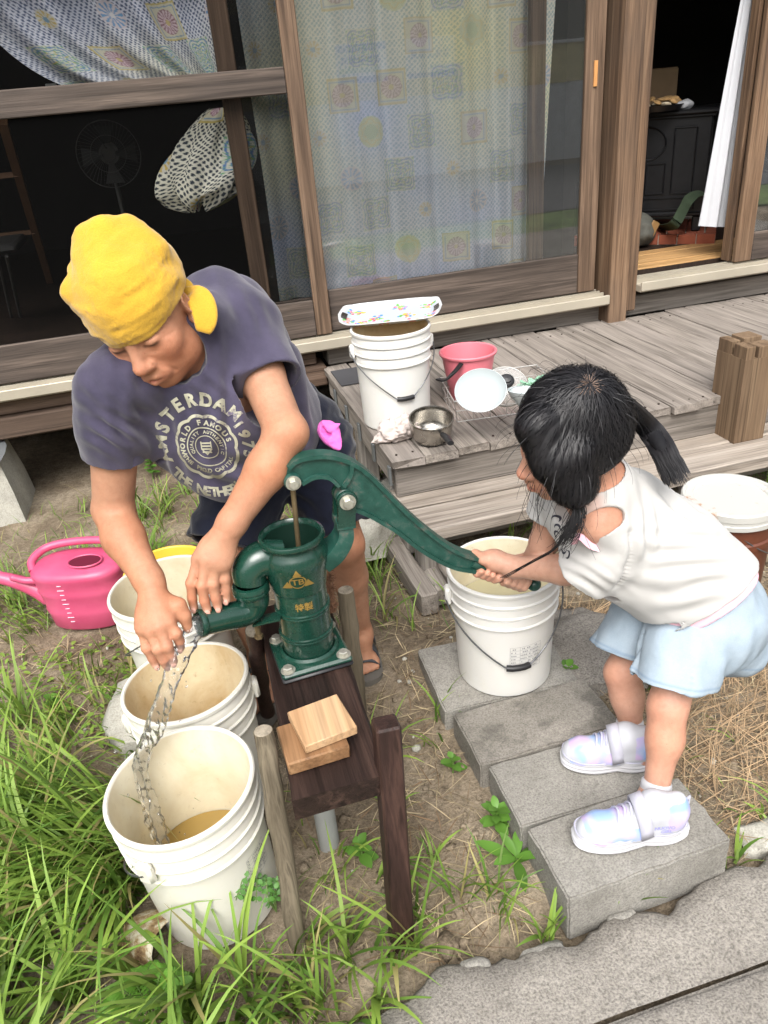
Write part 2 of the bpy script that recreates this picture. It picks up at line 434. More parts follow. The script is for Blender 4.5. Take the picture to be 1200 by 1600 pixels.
Pn = np.stack([X, Y, .038 + .003 * fbm(X * 7, Y * 7, 0, 31, 3)], -1); Pn[:, -1, 2] -= .006; mb.grid(Pn); mb.box((-3, .652, -.05), (6, .662, .024))
o = obj('paving', mb, 'path_concrete', None, 60); tag(o, kind='structure')
mb = MB(); mb.box((-30, -2.6, -.05), (30, -1.25, .012)); o = obj('lawn', mb, 'lawn_green'); tag(o, kind='structure')
mb = MB(); mb.box((-60, -8.2, -.05), (60, -2.7, .008)); o = obj('road', mb, 'asphalt'); tag(o, kind='structure')

# ================================================================ the neighbour across the road (seen only as a reflection in the panes)
nb = thing('neighbour_building', 'pale yellow and white building reflected in the glass of the sliding door', 'building', (3, -9.5, 0))
mb = MB(); mb.box((-9, -14, -.1), (14, -9.5, 1.45)); obj('lower_wall', mb, 'white_paint', nb)
mb = MB(); mb.box((-9.02, -14.02, 1.452), (14.02, -9.48, 3.4)); obj('upper_wall', mb, 'yellow_wall', nb)
mb = MB(); mb.box((-9.5, -14.5, 3.4), (14.5, -9.0, 3.6)); obj('roof', mb, 'roof_dark', nb)
plain('sign_blue', (.03, .16, .55), .5); plain('sign_white', (.8, .82, .85), .5); plain('sign_green', (.35, .55, .3), .5)
for x0 in (1.0, 7.6):
    mb = MB(); mb.box((x0, -9.53, 2.2), (x0 + 1.6, -9.45, 3.0)); w_ = obj('window', mb, 'roof_dark', nb); mb = MB(); mb.box((x0 - .06, -9.47, 2.14), (x0 + 1.66, -9.41, 2.2)); obj('window_sill', mb, 'white_paint', w_)
for x0, lb in ((3.75, 'blue and white notice board reflected in the glass, wider lettering band'), (5.15, 'pale notice board with a thin blue foot reflected in the glass')):
    s_ = thing('notice_board', lb, 'sign', (x0, -9.46, 1.75), 'notice boards across the road')
    mb = MB(); mb.box((x0, -9.465, 1.75), (x0 + 1.0, -9.43, 2.42)); obj('board', mb, 'sign_white', s_)
    mb = MB(); mb.box((x0 + .01, -9.428, 1.76), (x0 + .99, -9.42, 1.86 if x0 < 4 else 1.84)); obj('stripe', mb, 'sign_blue', s_)
    if x0 < 4:
        mb = MB(); mb.box((x0 + .01, -9.428, 2.28), (x0 + .99, -9.42, 2.4)); obj('stripe', mb, 'sign_blue', s_)
        mb = MB(); mb.box((x0 + .05, -9.428, 1.92), (x0 + .8, -9.42, 2.0)); obj('stripe', mb, 'sign_green', s_)
    for q in range(5):
        mb = MB(); mb.box((x0 + .1 + q * .16, -9.428, 2.08), (x0 + .21 + q * .16, -9.42, 2.2)); obj('lettering', mb, 'sign_blue', s_)

# ================================================================ the house
H = thing('wooden_house', 'weathered timber house with sliding glass doors behind the deck', 'house', (.6, 3.5, 0))
def hb(name, lo, hi, m, parent=H, bev=.003): mb = MB(); mb.box(lo, hi, bev); return obj(name, mb, m, parent, 30)
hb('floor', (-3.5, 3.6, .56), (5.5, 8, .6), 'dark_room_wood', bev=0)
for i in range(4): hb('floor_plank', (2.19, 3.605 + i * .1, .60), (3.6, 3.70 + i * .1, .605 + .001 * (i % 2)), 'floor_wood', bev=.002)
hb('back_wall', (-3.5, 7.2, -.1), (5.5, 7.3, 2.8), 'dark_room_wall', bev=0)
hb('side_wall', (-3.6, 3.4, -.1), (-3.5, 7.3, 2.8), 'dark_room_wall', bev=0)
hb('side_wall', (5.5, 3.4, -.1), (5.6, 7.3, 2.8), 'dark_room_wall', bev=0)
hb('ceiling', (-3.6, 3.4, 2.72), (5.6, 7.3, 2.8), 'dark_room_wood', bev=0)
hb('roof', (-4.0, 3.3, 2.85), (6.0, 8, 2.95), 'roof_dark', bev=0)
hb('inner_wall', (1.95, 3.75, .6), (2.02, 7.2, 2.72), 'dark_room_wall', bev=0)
hb('lintel', (-3.5, 3.44, 2.15), (5.5, 3.62, 2.72), 'beam_wood_x')
hb('crawlspace_wall', (-3.5, 4.6, -.1), (5.5, 4.65, .56), 'dark_room_wall', bev=0)
# sill beams and tracks
hb('sill_beam', (-3.0, 3.47, .425), (.56, 3.62, .515), 'beam_wood_x', bev=.006)
hb('sill_beam', (-3.0, 3.44, .325), (.60, 3.60, .42), 'beam_wood_x', bev=.008)
hb('sill_beam', (.62, 3.50, .40), (5.5, 3.64, .50), 'grey_wood_z' if False else 'deck_wood_x', bev=.006)
def track(x0, x1, z, y=3.40):
    mb = MB(); mb.box((x0, y, z - .055), (x1, y + .19, z - .02), .003); mb.box((x0, y - .012, z - .048), (x1, y + .004, z - .004), .003)
    for k in (.05, .09, .13): mb.box((x0, y + k, z - .022), (x1, y + k + .008, z - .002))
    return obj('door_track', mb, 'aluminium', H, 30)
track(-3.0, 2.03, .558); track(2.19, 5.4, .60, 3.38)
# posts
hb('post', (2.035, 3.40, .405), (2.135, 3.58, 2.2), 'post_wood_z', bev=.006)
hb('post', (2.137, 3.42, .45), (2.195, 3.58, 2.2), 'post_wood_z', bev=.006)
hb('post', (-1.1, 3.46, 0), (-.98, 3.6, .34), 'beam_wood_x')
def door(x0, x1, z0, y, zb, sw=(.07, .07), mid=None, glass='door_glass', pane=True, th=.03, top=2.14, mz='door_wood_z', mx='door_wood_x'):
    mb = MB(); mb.box((x0 + sw[0] + .002, y + .002, z0), (x1 - sw[1] - .002, y + th - .002, zb), .004); d = obj('sliding_door', mb, mx, H, 30)
    for a, b in ((x0, x0 + sw[0]), (x1 - sw[1], x1)): hb('stile', (a, y, z0), (b, y + th, top), mz, d, .004)
    hb('rail', (x0 + sw[0] + .002, y + .002, top - .08), (x1 - sw[1] - .002, y + th - .002, top), mx, d, .004)
    if mid: hb('rail', (x0 + sw[0] + .001, y + .001, mid[0]), (x1 - sw[1] - .001, y + th - .001, mid[1]), mx, d, .004)
    if pane: hb('pane', (x0 + sw[0] + .003, y + th * .45, zb + .001), (x1 - sw[1] - .003, y + th * .45 + .004, top - .081), glass, d, 0)
    return d
door(-1.02, .648, .562, 3.455, .722, (.07, .07), (1.54, 1.634), glass='screen_mesh')       # front panel
door(.325, 1.735, .562, 3.525, .72, (.075, .08), None, glass='door_glass_dark')               # rear panel
door(.652, 2.0, .562, 3.49, .748, (.001, .092), None)                                        # middle glass door
door(2.772, 4.2, .602, 3.45, .74, (.095, .07), None, mz='post_wood_z')                      # right door, slid open
hb('stile', (2.768, 3.50, .602), (2.79, 3.56, 2.14), 'post_wood_z', H)
plain('pull_brass', G((196, 140, 84)), .5)
hb('door_pull', (1.945, 3.482, 1.46), (1.962, 3.489, 1.56), 'pull_brass', H, .001)
# foundation pier with a bent sheet of metal on top
pier = thing('foundation_pier', 'grey concrete foundation pier under the house beside the grass', 'pier', (-.95, 3.5, 0))
mb = MB(); V = []
for z, e in ((-.1, .05), (.12, .03), (.30, 0)):
    V += [(-1.16 - e, 3.36 - e, z), (-.885 + e, 3.36 - e, z), (-.885 + e, 3.62 + e, z), (-1.16 - e, 3.62 + e, z)]
mb.add(V, [[i + 4 * k, (i + 1) % 4 + 4 * k, (i + 1) % 4 + 4 * k + 4, i + 4 * k + 4] for k in (0, 1) for i in range(4)] + [[8, 9, 10, 11]])
obj('block', mb, 'pier_concrete', pier, 30)
mb = MB(); P = np.zeros((14, 6, 3))
for i, x in enumerate(np.linspace(-1.3, -.86, 14)):
    for j, tt in enumerate(np.linspace(0, 1, 6)): P[i, j] = (x + .02 * math.sin(j), 3.30 + .3 * tt, .318 - .05 * max(0, .45 - tt) * 2 + .008 * math.sin(i * 1.1 + j))
mb.grid(P); plain('zinc', G((128, 132, 134)), .5, .6); obj('metal_sheet', mb, 'zinc', pier, 60)

# ================================================================ deck
D = thing('wooden_deck', 'weathered grey plank deck in front of the doors', 'deck', (1.6, 2.3, 0))
def plank_mesh(name, L, w, h, axis, seed, n=14):         # plank with uneven edges, long axis x or y, origin at centre
    r = np.random.default_rng(seed); mb = MB()
    t_ = np.linspace(-L / 2, L / 2, n); prof = [(-w / 2, -h / 2), (w / 2, -h / 2), (w / 2, h / 2 - .004), (w / 2 - .005, h / 2), (-w / 2 + .005, h / 2), (-w / 2, h / 2 - .004)]
    V = []
    for i, a in enumerate(t_):
        for k, (b, z) in enumerate(prof):
            e = r.uniform(-.0022, .0022); z2 = z + r.uniform(-.0012, .0012); aa = a + (r.uniform(-.006, .006) if i in (0, n - 1) else 0)
            V.append((aa, b + e, z2) if axis == 0 else (-(b + e), aa, z2))
    F = [[i * 6 + j, i * 6 + (j + 1) % 6, (i + 1) * 6 + (j + 1) % 6, (i + 1) * 6 + j] for i in range(n - 1) for j in range(6)]
    F += [list(range(6))[::-1], [(n - 1) * 6 + j for j in range(6)]]
    mb.add(V, [f[::-1] for f in F]); me = mesh_np(name, mb.v, mb.f)
    bm = bmesh.new(); bm.from_mesh(me); bmesh.ops.recalc_face_normals(bm, faces=bm.faces); bm.to_mesh(me); bm.free()
    return me
pm = [plank_mesh('plank', 1.16, .116, .03, 1, s) for s in range(6)]
for m_ in pm: m_.materials.append(MATS['deck_wood'])
x = .585 + .058; k = 0
while x < 4.6:
    o = bpy.data.objects.new('plank', pm[k % 6]); link(o, D)
    o.location = np.array((x, 2.885 + RNG.uniform(-.012, .012), .395 + RNG.uniform(-.002, .002))) - pos(D)
    o.rotation_euler = (rad(RNG.uniform(-.15, .15)), rad(RNG.uniform(-.6, .6)), rad(RNG.uniform(-.12, .12)))
    x += .119 + RNG.uniform(0, .003); k += 1
def db(name, lo, hi, m, parent=D, bev=.005): mb = MB(); mb.box(lo, hi, bev); return obj(name, mb, m, parent, 30)
db('beam', (.60, 2.325, .255), (4.6, 2.365, .378), 'deck_wood_x')
db('beam', (.62, 3.40, .26), (4.6, 3.45, .378), 'deck_wood_x')
db('beam', (.592, 2.37, .29), (.63, 3.40, .378), 'grey_wood_y')
for x_, y_ in ((.60, 2.36), (.595, 2.86), (1.75, 2.40), (2.9, 2.4), (1.75, 3.3), (2.9, 3.3)): db('leg', (x_, y_, .06), (x_ + .075, y_ + .075, .289 if y_ > 2.8 and x_ < 1 else .254), 'grey_wood_z')
for x_, y_ in ((.55, 2.80), (.56, 2.40), (1.72, 2.38)): db('footing', (x_, y_ - .04, -.06), (x_ + .2, y_ + .16, .058), 'pier_concrete', bev=.012)
for k in range(5):                                        # galvanised tie plates on the deck's side
    db('tie_plate', (.580, 2.34 + k * .22, .30), (.589, 2.365 + k * .22, .37), 'zinc', bev=.001)
db('mat_strip', (.60, 3.14, .4125), (.84, 3.36, .417), 'roof_dark', bev=.001)
plain('nail_rust', G((58, 48, 42)), .6, .5); mb = MB()
for q in range(33):
    for yy in (2.345, 3.36):
        for dx in (-.03, .03): mb.lathe([(.001, .001), (.0042, .001), (.0042, -.002)], 8, (.643 + q * .1205 + dx, yy + RNG.uniform(-.008, .008), .4112))
o = obj('nail_heads', mb, 'nail_rust', D, 30); o['kind'] = 'stuff'
# ---------------------------------------------------------------- step bench
S = thing('wooden_step', 'long grey plank step bench in front of the deck', 'step', (.65, 2.2, 0))
spm = [plank_mesh('plank', 2.3, .158, .042, 0, s + 20, 22) for s in range(3)]
for m_ in spm: m_.materials.append(MATS['step_wood'])
for k, (y_, xo) in enumerate(((2.155, .02), (2.318, -.01))):
    o = bpy.data.objects.new('plank', spm[k]); link(o, S); o.location = np.array((.575 + 1.15 + xo, y_, .232 + .002 * k)) - pos(S); o.rotation_euler = (0, 0, rad(.25 * (1 - 2 * k)))
for x_ in (.615, 1.6, 2.55):
    mb = MB(); mb.box((x_, 2.13, .05), (x_ + .055, 2.215, .209), .005); obj('leg', mb, 'grey_wood_z', S, 30)
    mb = MB(); mb.box((x_ - .01, 2.27, .05), (x_ + .05, 2.36, .209), .005); obj('leg', mb, 'grey_wood_z', S, 30)
    mb = MB(); mb.rbox((x_ - .032, 2.17, .035), (.06, .40, .085), .006, rotm('Z', rad(2))); obj('foot', mb, 'grey_wood_y', S, 30)
    mb = MB(); mb.rbox((x_ + .031, 2.125, .028), (.056, .24, .08), .012, rotm('Z', rad(-3))); obj('foot', mb, 'grey_wood_y', S, 30)
    mb = MB(); mb.rbox((x_ + .09, 2.14, .03), (.055, .22, .075), .014, rotm('Z', rad(4))); obj('foot', mb, 'grey_wood_y', S, 30)
mb = MB(); mb.box((.67, 2.285, .06), (2.55, 2.31, .13), .004); obj('apron', mb, 'deck_wood_x', S, 30)

# ================================================================ concrete blocks as stepping slabs
def slab(x0, x1, y0, y1, z1, h, label, rz=0, tl=(0, 0), m='slab_concrete'):
    c = np.array(((x0 + x1) / 2, (y0 + y1) / 2, z1 - h))
    mb = MB(); n = 26
    sx, sy = (x1 - x0) / 2, (y1 - y0) / 2
    # subdivided block with worn edges
    bm = bmesh.new(); bmesh.ops.create_cube(bm, size=1); bmesh.ops.scale(bm, vec=(2 * sx, 2 * sy, h), verts=bm.verts)
    bmesh.ops.translate(bm, vec=(0, 0, h / 2), verts=bm.verts)
    bmesh.ops.bevel(bm, geom=list(bm.edges), offset=.004, segments=2, affect='EDGES')
    bmesh.ops.subdivide_edges(bm, edges=[e for e in bm.edges if e.calc_length() > .05], cuts=9, use_grid_fill=True)
    V = np.array([v.co[:] for v in bm.verts]); F = [[v.index for v in f.verts] for f in bm.faces]; bm.free()
    s_ = int(abs(x0 * 91 + y0 * 57))
    nz = np.stack([fbm(V[:, 0] * 40, V[:, 1] * 40, V[:, 2] * 40, s_ + a, 2) for a in range(3)], 1); V = V + nz * .0022
    V = V @ rotm('Z', rz).T @ rotm('X', tl[0]).T @ rotm('Y', tl[1]).T
    mb.add(V + c, F); return one('concrete_slab', mb, m, label, 'slab', c, 'concrete blocks laid as stepping slabs', 40)
slab(.487, .852, .842, 1.018, .125, .13, 'thick concrete block under the near white sneaker', rad(1.2), (0, rad(-1)))
slab(.478, .850, 1.032, 1.214, .105, .11, 'concrete slab under the far white sneaker, second from the paving', rad(-.5))
slab(.462, .835, 1.226, 1.412, .100, .10, 'concrete slab in front of the water pail, darkened by wet stains', rad(.5), (rad(-.5), 0), 'slab_stained')
slab(.455, .83, 1.43, 1.70, .085, .09, 'concrete slab beneath the pail of yellowish water', rad(-2.5))
# rough aggregate lump behind
def rock(c, r, name, label, cat, m, seed, group=None, sub=3, sharp=.25):
    bm = bmesh.new(); bmesh.ops.create_icosphere(bm, subdivisions=sub, radius=1); V = np.array([v.co[:] for v in bm.verts]); F = [[v.index for v in f.verts] for f in bm.faces]; bm.free()
    q = np.sign(V) * np.abs(V) ** .6; q = q / np.abs(q).max()
    n = 1 + sharp * fbm(V[:, 0] * 1.6, V[:, 1] * 1.6, V[:, 2] * 1.6, seed, 3)
    V = q * n[:, None] * np.array(r); V[:, 2] = np.maximum(V[:, 2], -r[2] * .6)
    mb = MB(); mb.add(V + np.array(c), F); return one(name, mb, m, label, cat, (c[0], c[1], c[2] - r[2] * .6), group, 50)
rock((.93, 1.56, .03), (.16, .20, .07), 'concrete_lump', 'rough pebbly concrete lump behind the far sneaker', 'concrete lump', 'path_concrete', 3)
rock((.47, 2.44, .09), (.13, .12, .10), 'concrete_lump', 'broken concrete lump behind the pump handle at the end of the step', 'concrete lump', 'pier_concrete', 8)
rock((1.0, .905, -.005), (.065, .04, .035), 'stone', 'small pale broken stone between block and paving', 'stone', 'pier_concrete', 15)
_xs = (.285, .425, .60)
for k, x_ in enumerate(_xs): rock((x_, float(np.interp(x_, ex, edge)) - .004, .012), (.034 + .008 * (k % 2), .016, .018), 'concrete_chip', ('pale broken concrete chip at the paving edge nearest the square post', 'pale broken concrete chip at the paving edge below the stepping blocks', 'pale broken concrete chip at the paving edge in front of the near block')[k], 'concrete chip', 'slab_concrete', 31 + k, 'chips along the paving edge', 2, .35)
rock((-.235, 1.82, .0), (.19, .15, .066), 'stone', 'flat pale stone under the rear pail beside the watering can', 'stone', 'pier_concrete', 17)
# ================================================================ materials of the things
def pailmat(name, base, stain, amt, lo=.45, hi=.75):
    t = NT(name); v = t.coords((1, 1, .8)); n1 = t.noise(v, 7, 6, .65, .4); n2 = t.noise(v, 60, 4, .7, .3)
    c = t.mix(t.ramp(n1, [(lo, (0, 0, 0)), (hi, (amt, amt, amt))]), base, stain)
    c = t.mix(t.ramp(n2, [(.60, (0, 0, 0)), (.8, (amt * .7,) * 3)]), c, tuple(x * .6 for x in stain))
    n3 = t.noise(v, 25, 3); t.set(Base_Color=c, Roughness=t.ramp(n3, [(.3, (.3,) * 3), (.7, (.5,) * 3)]))
    t.b.inputs['Subsurface Weight'].default_value = .15; t.b.inputs['Subsurface Radius'].default_value = (.02, .018, .012)
    return t.m
pailmat('pail_white', (.66, .64, .575), (.55, .50, .38), .35, .5, .85)
pailmat('pail_clean', (.66, .65, .62), (.68, .64, .55), .25, .55, .9)
pailmat('pail_stained', (.72, .62, .42), (.46, .29, .11), .85, .34, .70)
pailmat('pail_inner', (.74, .69, .54), (.52, .40, .22), .7, .38, .78)
plain('bail_wire', G((110, 112, 115)), .4, .8); plain('black_plastic', (.012, .012, .014), .45); plain('yellow_plastic', (.75, .50, .06), .4)
t = NT('water'); t.set(Base_Color=(.86, .78, .50), Roughness=.02); t.b.inputs['Transmission Weight'].default_value = .55; t.b.inputs['IOR'].default_value = 1.33
t = NT('rusty_water'); t.set(Base_Color=(.60, .40, .12), Roughness=.04); t.b.inputs['Transmission Weight'].default_value = .5; t.b.inputs['IOR'].default_value = 1.33
plain('print_grey', (.30, .30, .31), .7)

def pail(loc, label, R=.15, r=.127, h=.36, outer='pail_white', inner='pail_inner', tilt=None, water=None, wmat='water', bail=None, labelprint=None, group='white plastic pails', lug=True, n=72):
    T = thing('plastic_pail', label, 'pail', loc, group)
    M = np.eye(3) if tilt is None else rotm('X', tilt[0]) @ rotm('Y', tilt[1])
    f = lambda z: r + (R - .008 - r) * z / h
    pr = [(0.001, .004), (r - .012, .004), (r - .008, 0), (r - .003, 0), (r, .004)]
    for z in np.linspace(.02, h * .66, 6): pr.append((f(z), z))
    for zz in (.665, .765, .865):
        z = h * zz; pr += [(f(z), z), (f(z) + .008, z + .003), (f(z) + .0085, z + .007), (f(z) + .005, z + .011), (f(z) + .004, z + .030)]
    pr += [(f(h * .97), h * .965), (R - .001, h * .965), (R, h * .975), (R, h * .99), (R - .003, h), (R - .008, h), (R - .010, h * .99)]
    k = len(pr)
    mb = MB(); mb.lathe(pr, n, loc, M)
    mb.mi = 1; mb.lathe([(R - .010, h * .99), (R - .0115, h * .95), (f(h * .6) - .004, h * .6), (f(h * .3) - .004, h * .3), (f(.012) - .006, .016), (f(.012) - .02, .009), (.001, .008)], n, loc, M)
    obj('body', mb, [outer, inner], T, 30)
    if water:
        mb = MB(); V = [(0, 0, water)]; rr = f(water) - .006
        for i in range(48): V.append((rr * math.cos(i * math.pi / 24), rr * math.sin(i * math.pi / 24), water))
        V = np.array(V); V2 = V.copy()
        if tilt is not None:
            Vw = V @ M.T; nz = M @ np.array((0, 0, 1.)); Vw[:, 2] = (M @ np.array((0, 0, water)))[2]; V2 = Vw
        mb.add(V2 + np.array(loc), [[0, i + 1, (i + 1) % 48 + 1] for i in range(48)]); obj('water', mb, wmat, T, 180)
    if lug or bail:
        a0 = (bail or (0, 0))[0]
        for s_ in (0, math.pi):
            a = a0 + s_; z = h * .80; q = (f(z) + .012); mb = MB()
            mb.rbox(M @ np.array((q * math.cos(a), q * math.sin(a), z)) + np.array(loc), (.018, .034, .05), .006, M @ rotm('Z', a)); obj('lug', mb, outer, T, 40)
    if bail:
        a0, D_ = bail; P = []
        for tt in np.linspace(0, math.pi, 29):
            e_ = 1 - abs(tt - math.pi / 2) / (math.pi / 2); e_ = min(e_, .86) / .86; z = h * .8 - D_ * e_; r_ = f(z) + (.021 - .013 * e_ if e_ < 1 else .010); a = a0 + tt; P.append((r_ * math.cos(a), r_ * math.sin(a), z))
        P = np.array(P) @ M.T + np.array(loc); mb = MB(); mb.tube(P, .0022, 6); b = obj('bail', mb, 'bail_wire', T, 60)
        mid = P[12:17]; mb = MB(); mb.tube(mid, .0085, 10); obj('grip', mb, 'black_plastic', b, 40)
    if labelprint is not None:
        mb = MB(); a_c, zc, w_, h_ = labelprint
        def cyl(u, z): a = a_c + u / f(z); return M @ np.array(((f(z) + .0012) * math.cos(a), (f(z) + .0012) * math.sin(a), z)) + np.array(loc)
        def strip(u0, u1, z0, z1):
            us = np.linspace(u0, u1, max(2, int(abs(u1 - u0) / .008) + 2)); mb.grid(np.array([[cyl(u, z0) for u in us], [cyl(u, z1) for u in us]]).transpose(1, 0, 2))
        nl = 7
        for i in range(nl + 1): z = zc - h_ / 2 + h_ * i / nl; strip(-w_ / 2, w_ / 2, z, z + .0007)
        for u in (-w_ / 2, -w_ / 5, w_ / 2): strip(u, u + .0007, zc - h_ / 2, zc + h_ / 2)
        rr = random.Random(4)
        for i in range(nl):
            z = zc - h_ / 2 + h_ * (i + .3) / nl; u = -w_ / 2 + .003
            while u < w_ / 2 - .006:
                d = rr.uniform(.002, .004)
                if rr.random() < .75 and not (-w_ / 5 - .012 < u < -w_ / 5 + .001): strip(u, u + d, z, z + h_ / nl * .38)
                u += d + .0015
        obj('label_print', mb, 'print_grey', T, 60)
    return T
YH = float(UY(262, 854, 2.25)[2])
p_front = pail((-.168, 1.172, .0), 'front pail at the left, catching the pump water, with a little rusty water', water=.12, wmat='rusty_water', R=.148, inner='pail_inner', tilt=(rad(1.5), rad(-3)), bail=(rad(55), .12), labelprint=(rad(-38), .17, .06, .07))
p_mid = pail((-.146, 1.455, .0), 'middle of three pails left of the pump, heavily stained tan inside', outer='pail_white', inner='pail_stained', R=.147, tilt=(rad(-2.5), rad(-2.5)))
p_back = pail((-.172, 1.80, .062), 'rear pail beside the pink watering can, just behind the hands', inner='pail_inner', R=.15, tilt=(rad(0), rad(-2)), bail=(rad(60), .15))
p_girl = pail((.662, 1.545, .088), 'full pail of yellowish water under the pump handle beside the child', R=.146, r=.124, h=.335, water=.215, outer='pail_clean', bail=(rad(172), .16), labelprint=(rad(-88), .13, .085, .075))
p_deck = pail((.712, 2.665, .412), 'white pail on the deck with a flowered tray on top', R=.147, outer='pail_clean', inner='pail_stained', bail=(rad(180), .16))
p_y = pail((-.197, 2.12, .0), 'yellow pail behind the rear white pail, only its rim showing', R=.134, r=.11, outer='yellow_plastic', inner='yellow_plastic', h=YH, lug=False, group='yellow pails')

# ================================================================ pump stand
wood('wet_wood', G((20, 14, 13)), G((42, 31, 28)), G((86, 66, 58)), axis=1, rough=.42, bump=.5, blotch=G((46, 34, 30)))
wood('wet_wood_z', G((30, 21, 18)), G((54, 38, 34)), G((84, 62, 54)), axis=2, rough=.5)
wood('round_post', G((72, 64, 52)), G((112, 102, 86)), G((145, 134, 114)), axis=2, rough=.85, sc=1.3)
wood('round_post_end', G((92, 84, 72)), G((150, 140, 124)), G((178, 168, 150)), axis=2)
wood('fresh_pine', G((160, 122, 88)), G((184, 150, 114)), G((198, 168, 134)), axis=1, rough=.6, sc=.6, bump=.15, crack=0)
wood('brown_pine', G((92, 66, 46)), G((134, 100, 70)), G((160, 126, 92)), axis=1, rough=.6, sc=.8, crack=0)
ST = thing('pump_stand', 'dark wet plank stand on posts carrying the green pump', 'stand', (.11, 1.3, 0))
BZ = .42
mb = MB(); n_ = 16
bl = [UZ(455, 1238, BZ), UZ(606, 1218, BZ)]
x0a, x1a, y0, y1 = .016, .192, .985, 1.60
V = []
for i, yy in enumerate(np.linspace(y0, y1, n_)):
    sx = (yy - y0) / (y1 - y0); xa = x0a + .018 * sx + RNG.uniform(-.0015, .0015); xb = x1a + .016 * sx + RNG.uniform(-.0015, .0015)
    for (xx, zz) in ((xa, BZ - .05), (xb, BZ - .048), (xb, BZ - .004), (xb - .006, BZ), (xa + .006, BZ), (xa, BZ - .004)): V.append((xx, yy, zz + RNG.uniform(-.0012, .0012)))
mb.add(V, [[i * 6 + j, (i + 1) * 6 + j, (i + 1) * 6 + (j + 1) % 6, i * 6 + (j + 1) % 6] for i in range(n_ - 1) for j in range(6)] + [list(range(6)), [(n_ - 1) * 6 + j for j in range(6)][::-1]])
obj('board', mb, 'wet_wood', ST, 25)
a, b = UZ(628, 1475, -.03), UY(603, 1128, 1.012)
sqz = frame(b - a)
mb = MB(); L = np.linalg.norm(b - a); mb.rbox((a + b) / 2, (.046, .046, L), .004, sqz); obj('square_post', mb, 'wet_wood_z', ST, 30)
def rpost(a, b, r, m='round_post', nm='round_post', tier=True):
    a, b = np.array(a), np.array(b); P = np.array([a + (b - a) * s_ for s_ in np.linspace(0, 1, 14)])
    P[1:-1] += NR.uniform(-.0025, .0025, (12, 3)); rr = r * (1 + NR.uniform(-.05, .05, 14)); rr[-1] = r * .93; rr[-2] = r
    mb = MB(); mb.tube(P, rr, 18); o = obj(nm, mb, m, ST, 40)
    mb = MB(); ax = unit(b - a); mb.tube([b - ax * .002, b + ax * .0015], [r * .9, r * .86], 18); obj('end_grain', mb, 'round_post_end', o, 40)
    return o
rpost(UZ(466, 1475, -.03), UY(411, 1142, 1.075), .019)
rpost((.246, 1.55, -.03), UY(540, 922, 1.55), .021)
rpost(UZ(418, 1118, 0) + np.array((0, .02, -.05)), UY(395, 985, 1.44), .019, 'wet_wood_z')
rpost((.19, 1.63, -.03), (.19, 1.62, .41), .02)
mb = MB(); pz = UZ(516, 1325, -.02); mb.tube([pz, pz + np.array((.0, .0, .40))], .024, 18); plain('pvc_grey', G((150, 152, 150)), .5); obj('pipe', mb, 'pvc_grey', ST, 40)
# two offcuts on the board
bx = UZ(493, 1158, BZ + .02)
mb = MB(); c_ = UZ(489, 1160, BZ + .014); mb.rbox((c_[0], c_[1], BZ + .016), (.118, .105, .03), .003, rotm('Z', rad(3)))
one('wood_offcut', mb, 'brown_pine', 'lower brown timber offcut with a charred side on the stand', 'wood offcut', (c_[0], c_[1], BZ + .001))
c_ = UZ(503, 1128, BZ + .045); mb = MB(); mb.rbox((c_[0], c_[1], BZ + .043), (.104, .104, .019), .002, rotm('Z', rad(9)))
one('wood_offcut', mb, 'fresh_pine', 'pale square pine offcut lying on the darker offcut', 'wood offcut', (c_[0], c_[1], BZ + .032))

# ================================================================ hand pump
t = NT('pump_green'); v = t.coords((1, 1, 1)); n1 = t.noise(v, 9, 5); n2 = t.noise(v, 38, 4, .7)
c = t.ramp(n1, [(.3, (.005, .030, .020)), (.7, (.010, .050, .034))])
c = t.mix(t.ramp(n2, [(.66, (0, 0, 0)), (.80, (.30, .30, .30))]), c, (.07, .085, .07))
t.set(Base_Color=c, Roughness=t.ramp(n2, [(.3, (.16,) * 3), (.75, (.36,) * 3)])); t.b.inputs['Coat Weight'].default_value = .4; t.b.inputs['Coat Roughness'].default_value = .12
t.bump(t.noise(v, 55, 3), .12, .004)
t = NT('pump_green_worn'); v = t.coords((1, 1, 1)); n1 = t.noise(v, 26, 6, .7); n2 = t.noise(v, 120, 3)
c = t.ramp(n1, [(.3, (.008, .040, .030)), (.52, (.014, .066, .050)), (.60, (.045, .085, .07)), (.72, (.16, .105, .08))])
t.set(Base_Color=c, Roughness=t.ramp(n1, [(.3, (.3,) * 3), (.7, (.55,) * 3)])); t.bump(n1, .25, .004)
plain('bolt_steel', G((190, 188, 176)), .35, .7, .2, 40); plain('rod_brass', G((120, 104, 78)), .4, .6, .3, 30); plain('gold_paint', G((150, 122, 62)), .45, .3, .15, 30)
plain('pump_inside', (.004, .022, .014), .5)
PX, PY = .124, 1.372
PU = thing('hand_pump', 'dark green cast iron hand pump with a long lever', 'water pump', (PX, PY, BZ))
def pz_(z): return BZ + z
mb = MB(); mb.rbox((PX, PY, BZ + .0045), (.158, .150, .009), .004, rotm('Z', rad(4))); obj('base_gasket', mb, 'black_plastic', PU, 40)
mb = MB(); mb.rbox((PX, PY, BZ + .016), (.156, .148, .014), .005, rotm('Z', rad(4))); mb.lathe([(.066, .022), (.064, .030), (.058, .034)], 40, (PX, PY, BZ)); pl_ = obj('base_plate', mb, 'pump_green', PU, 30)
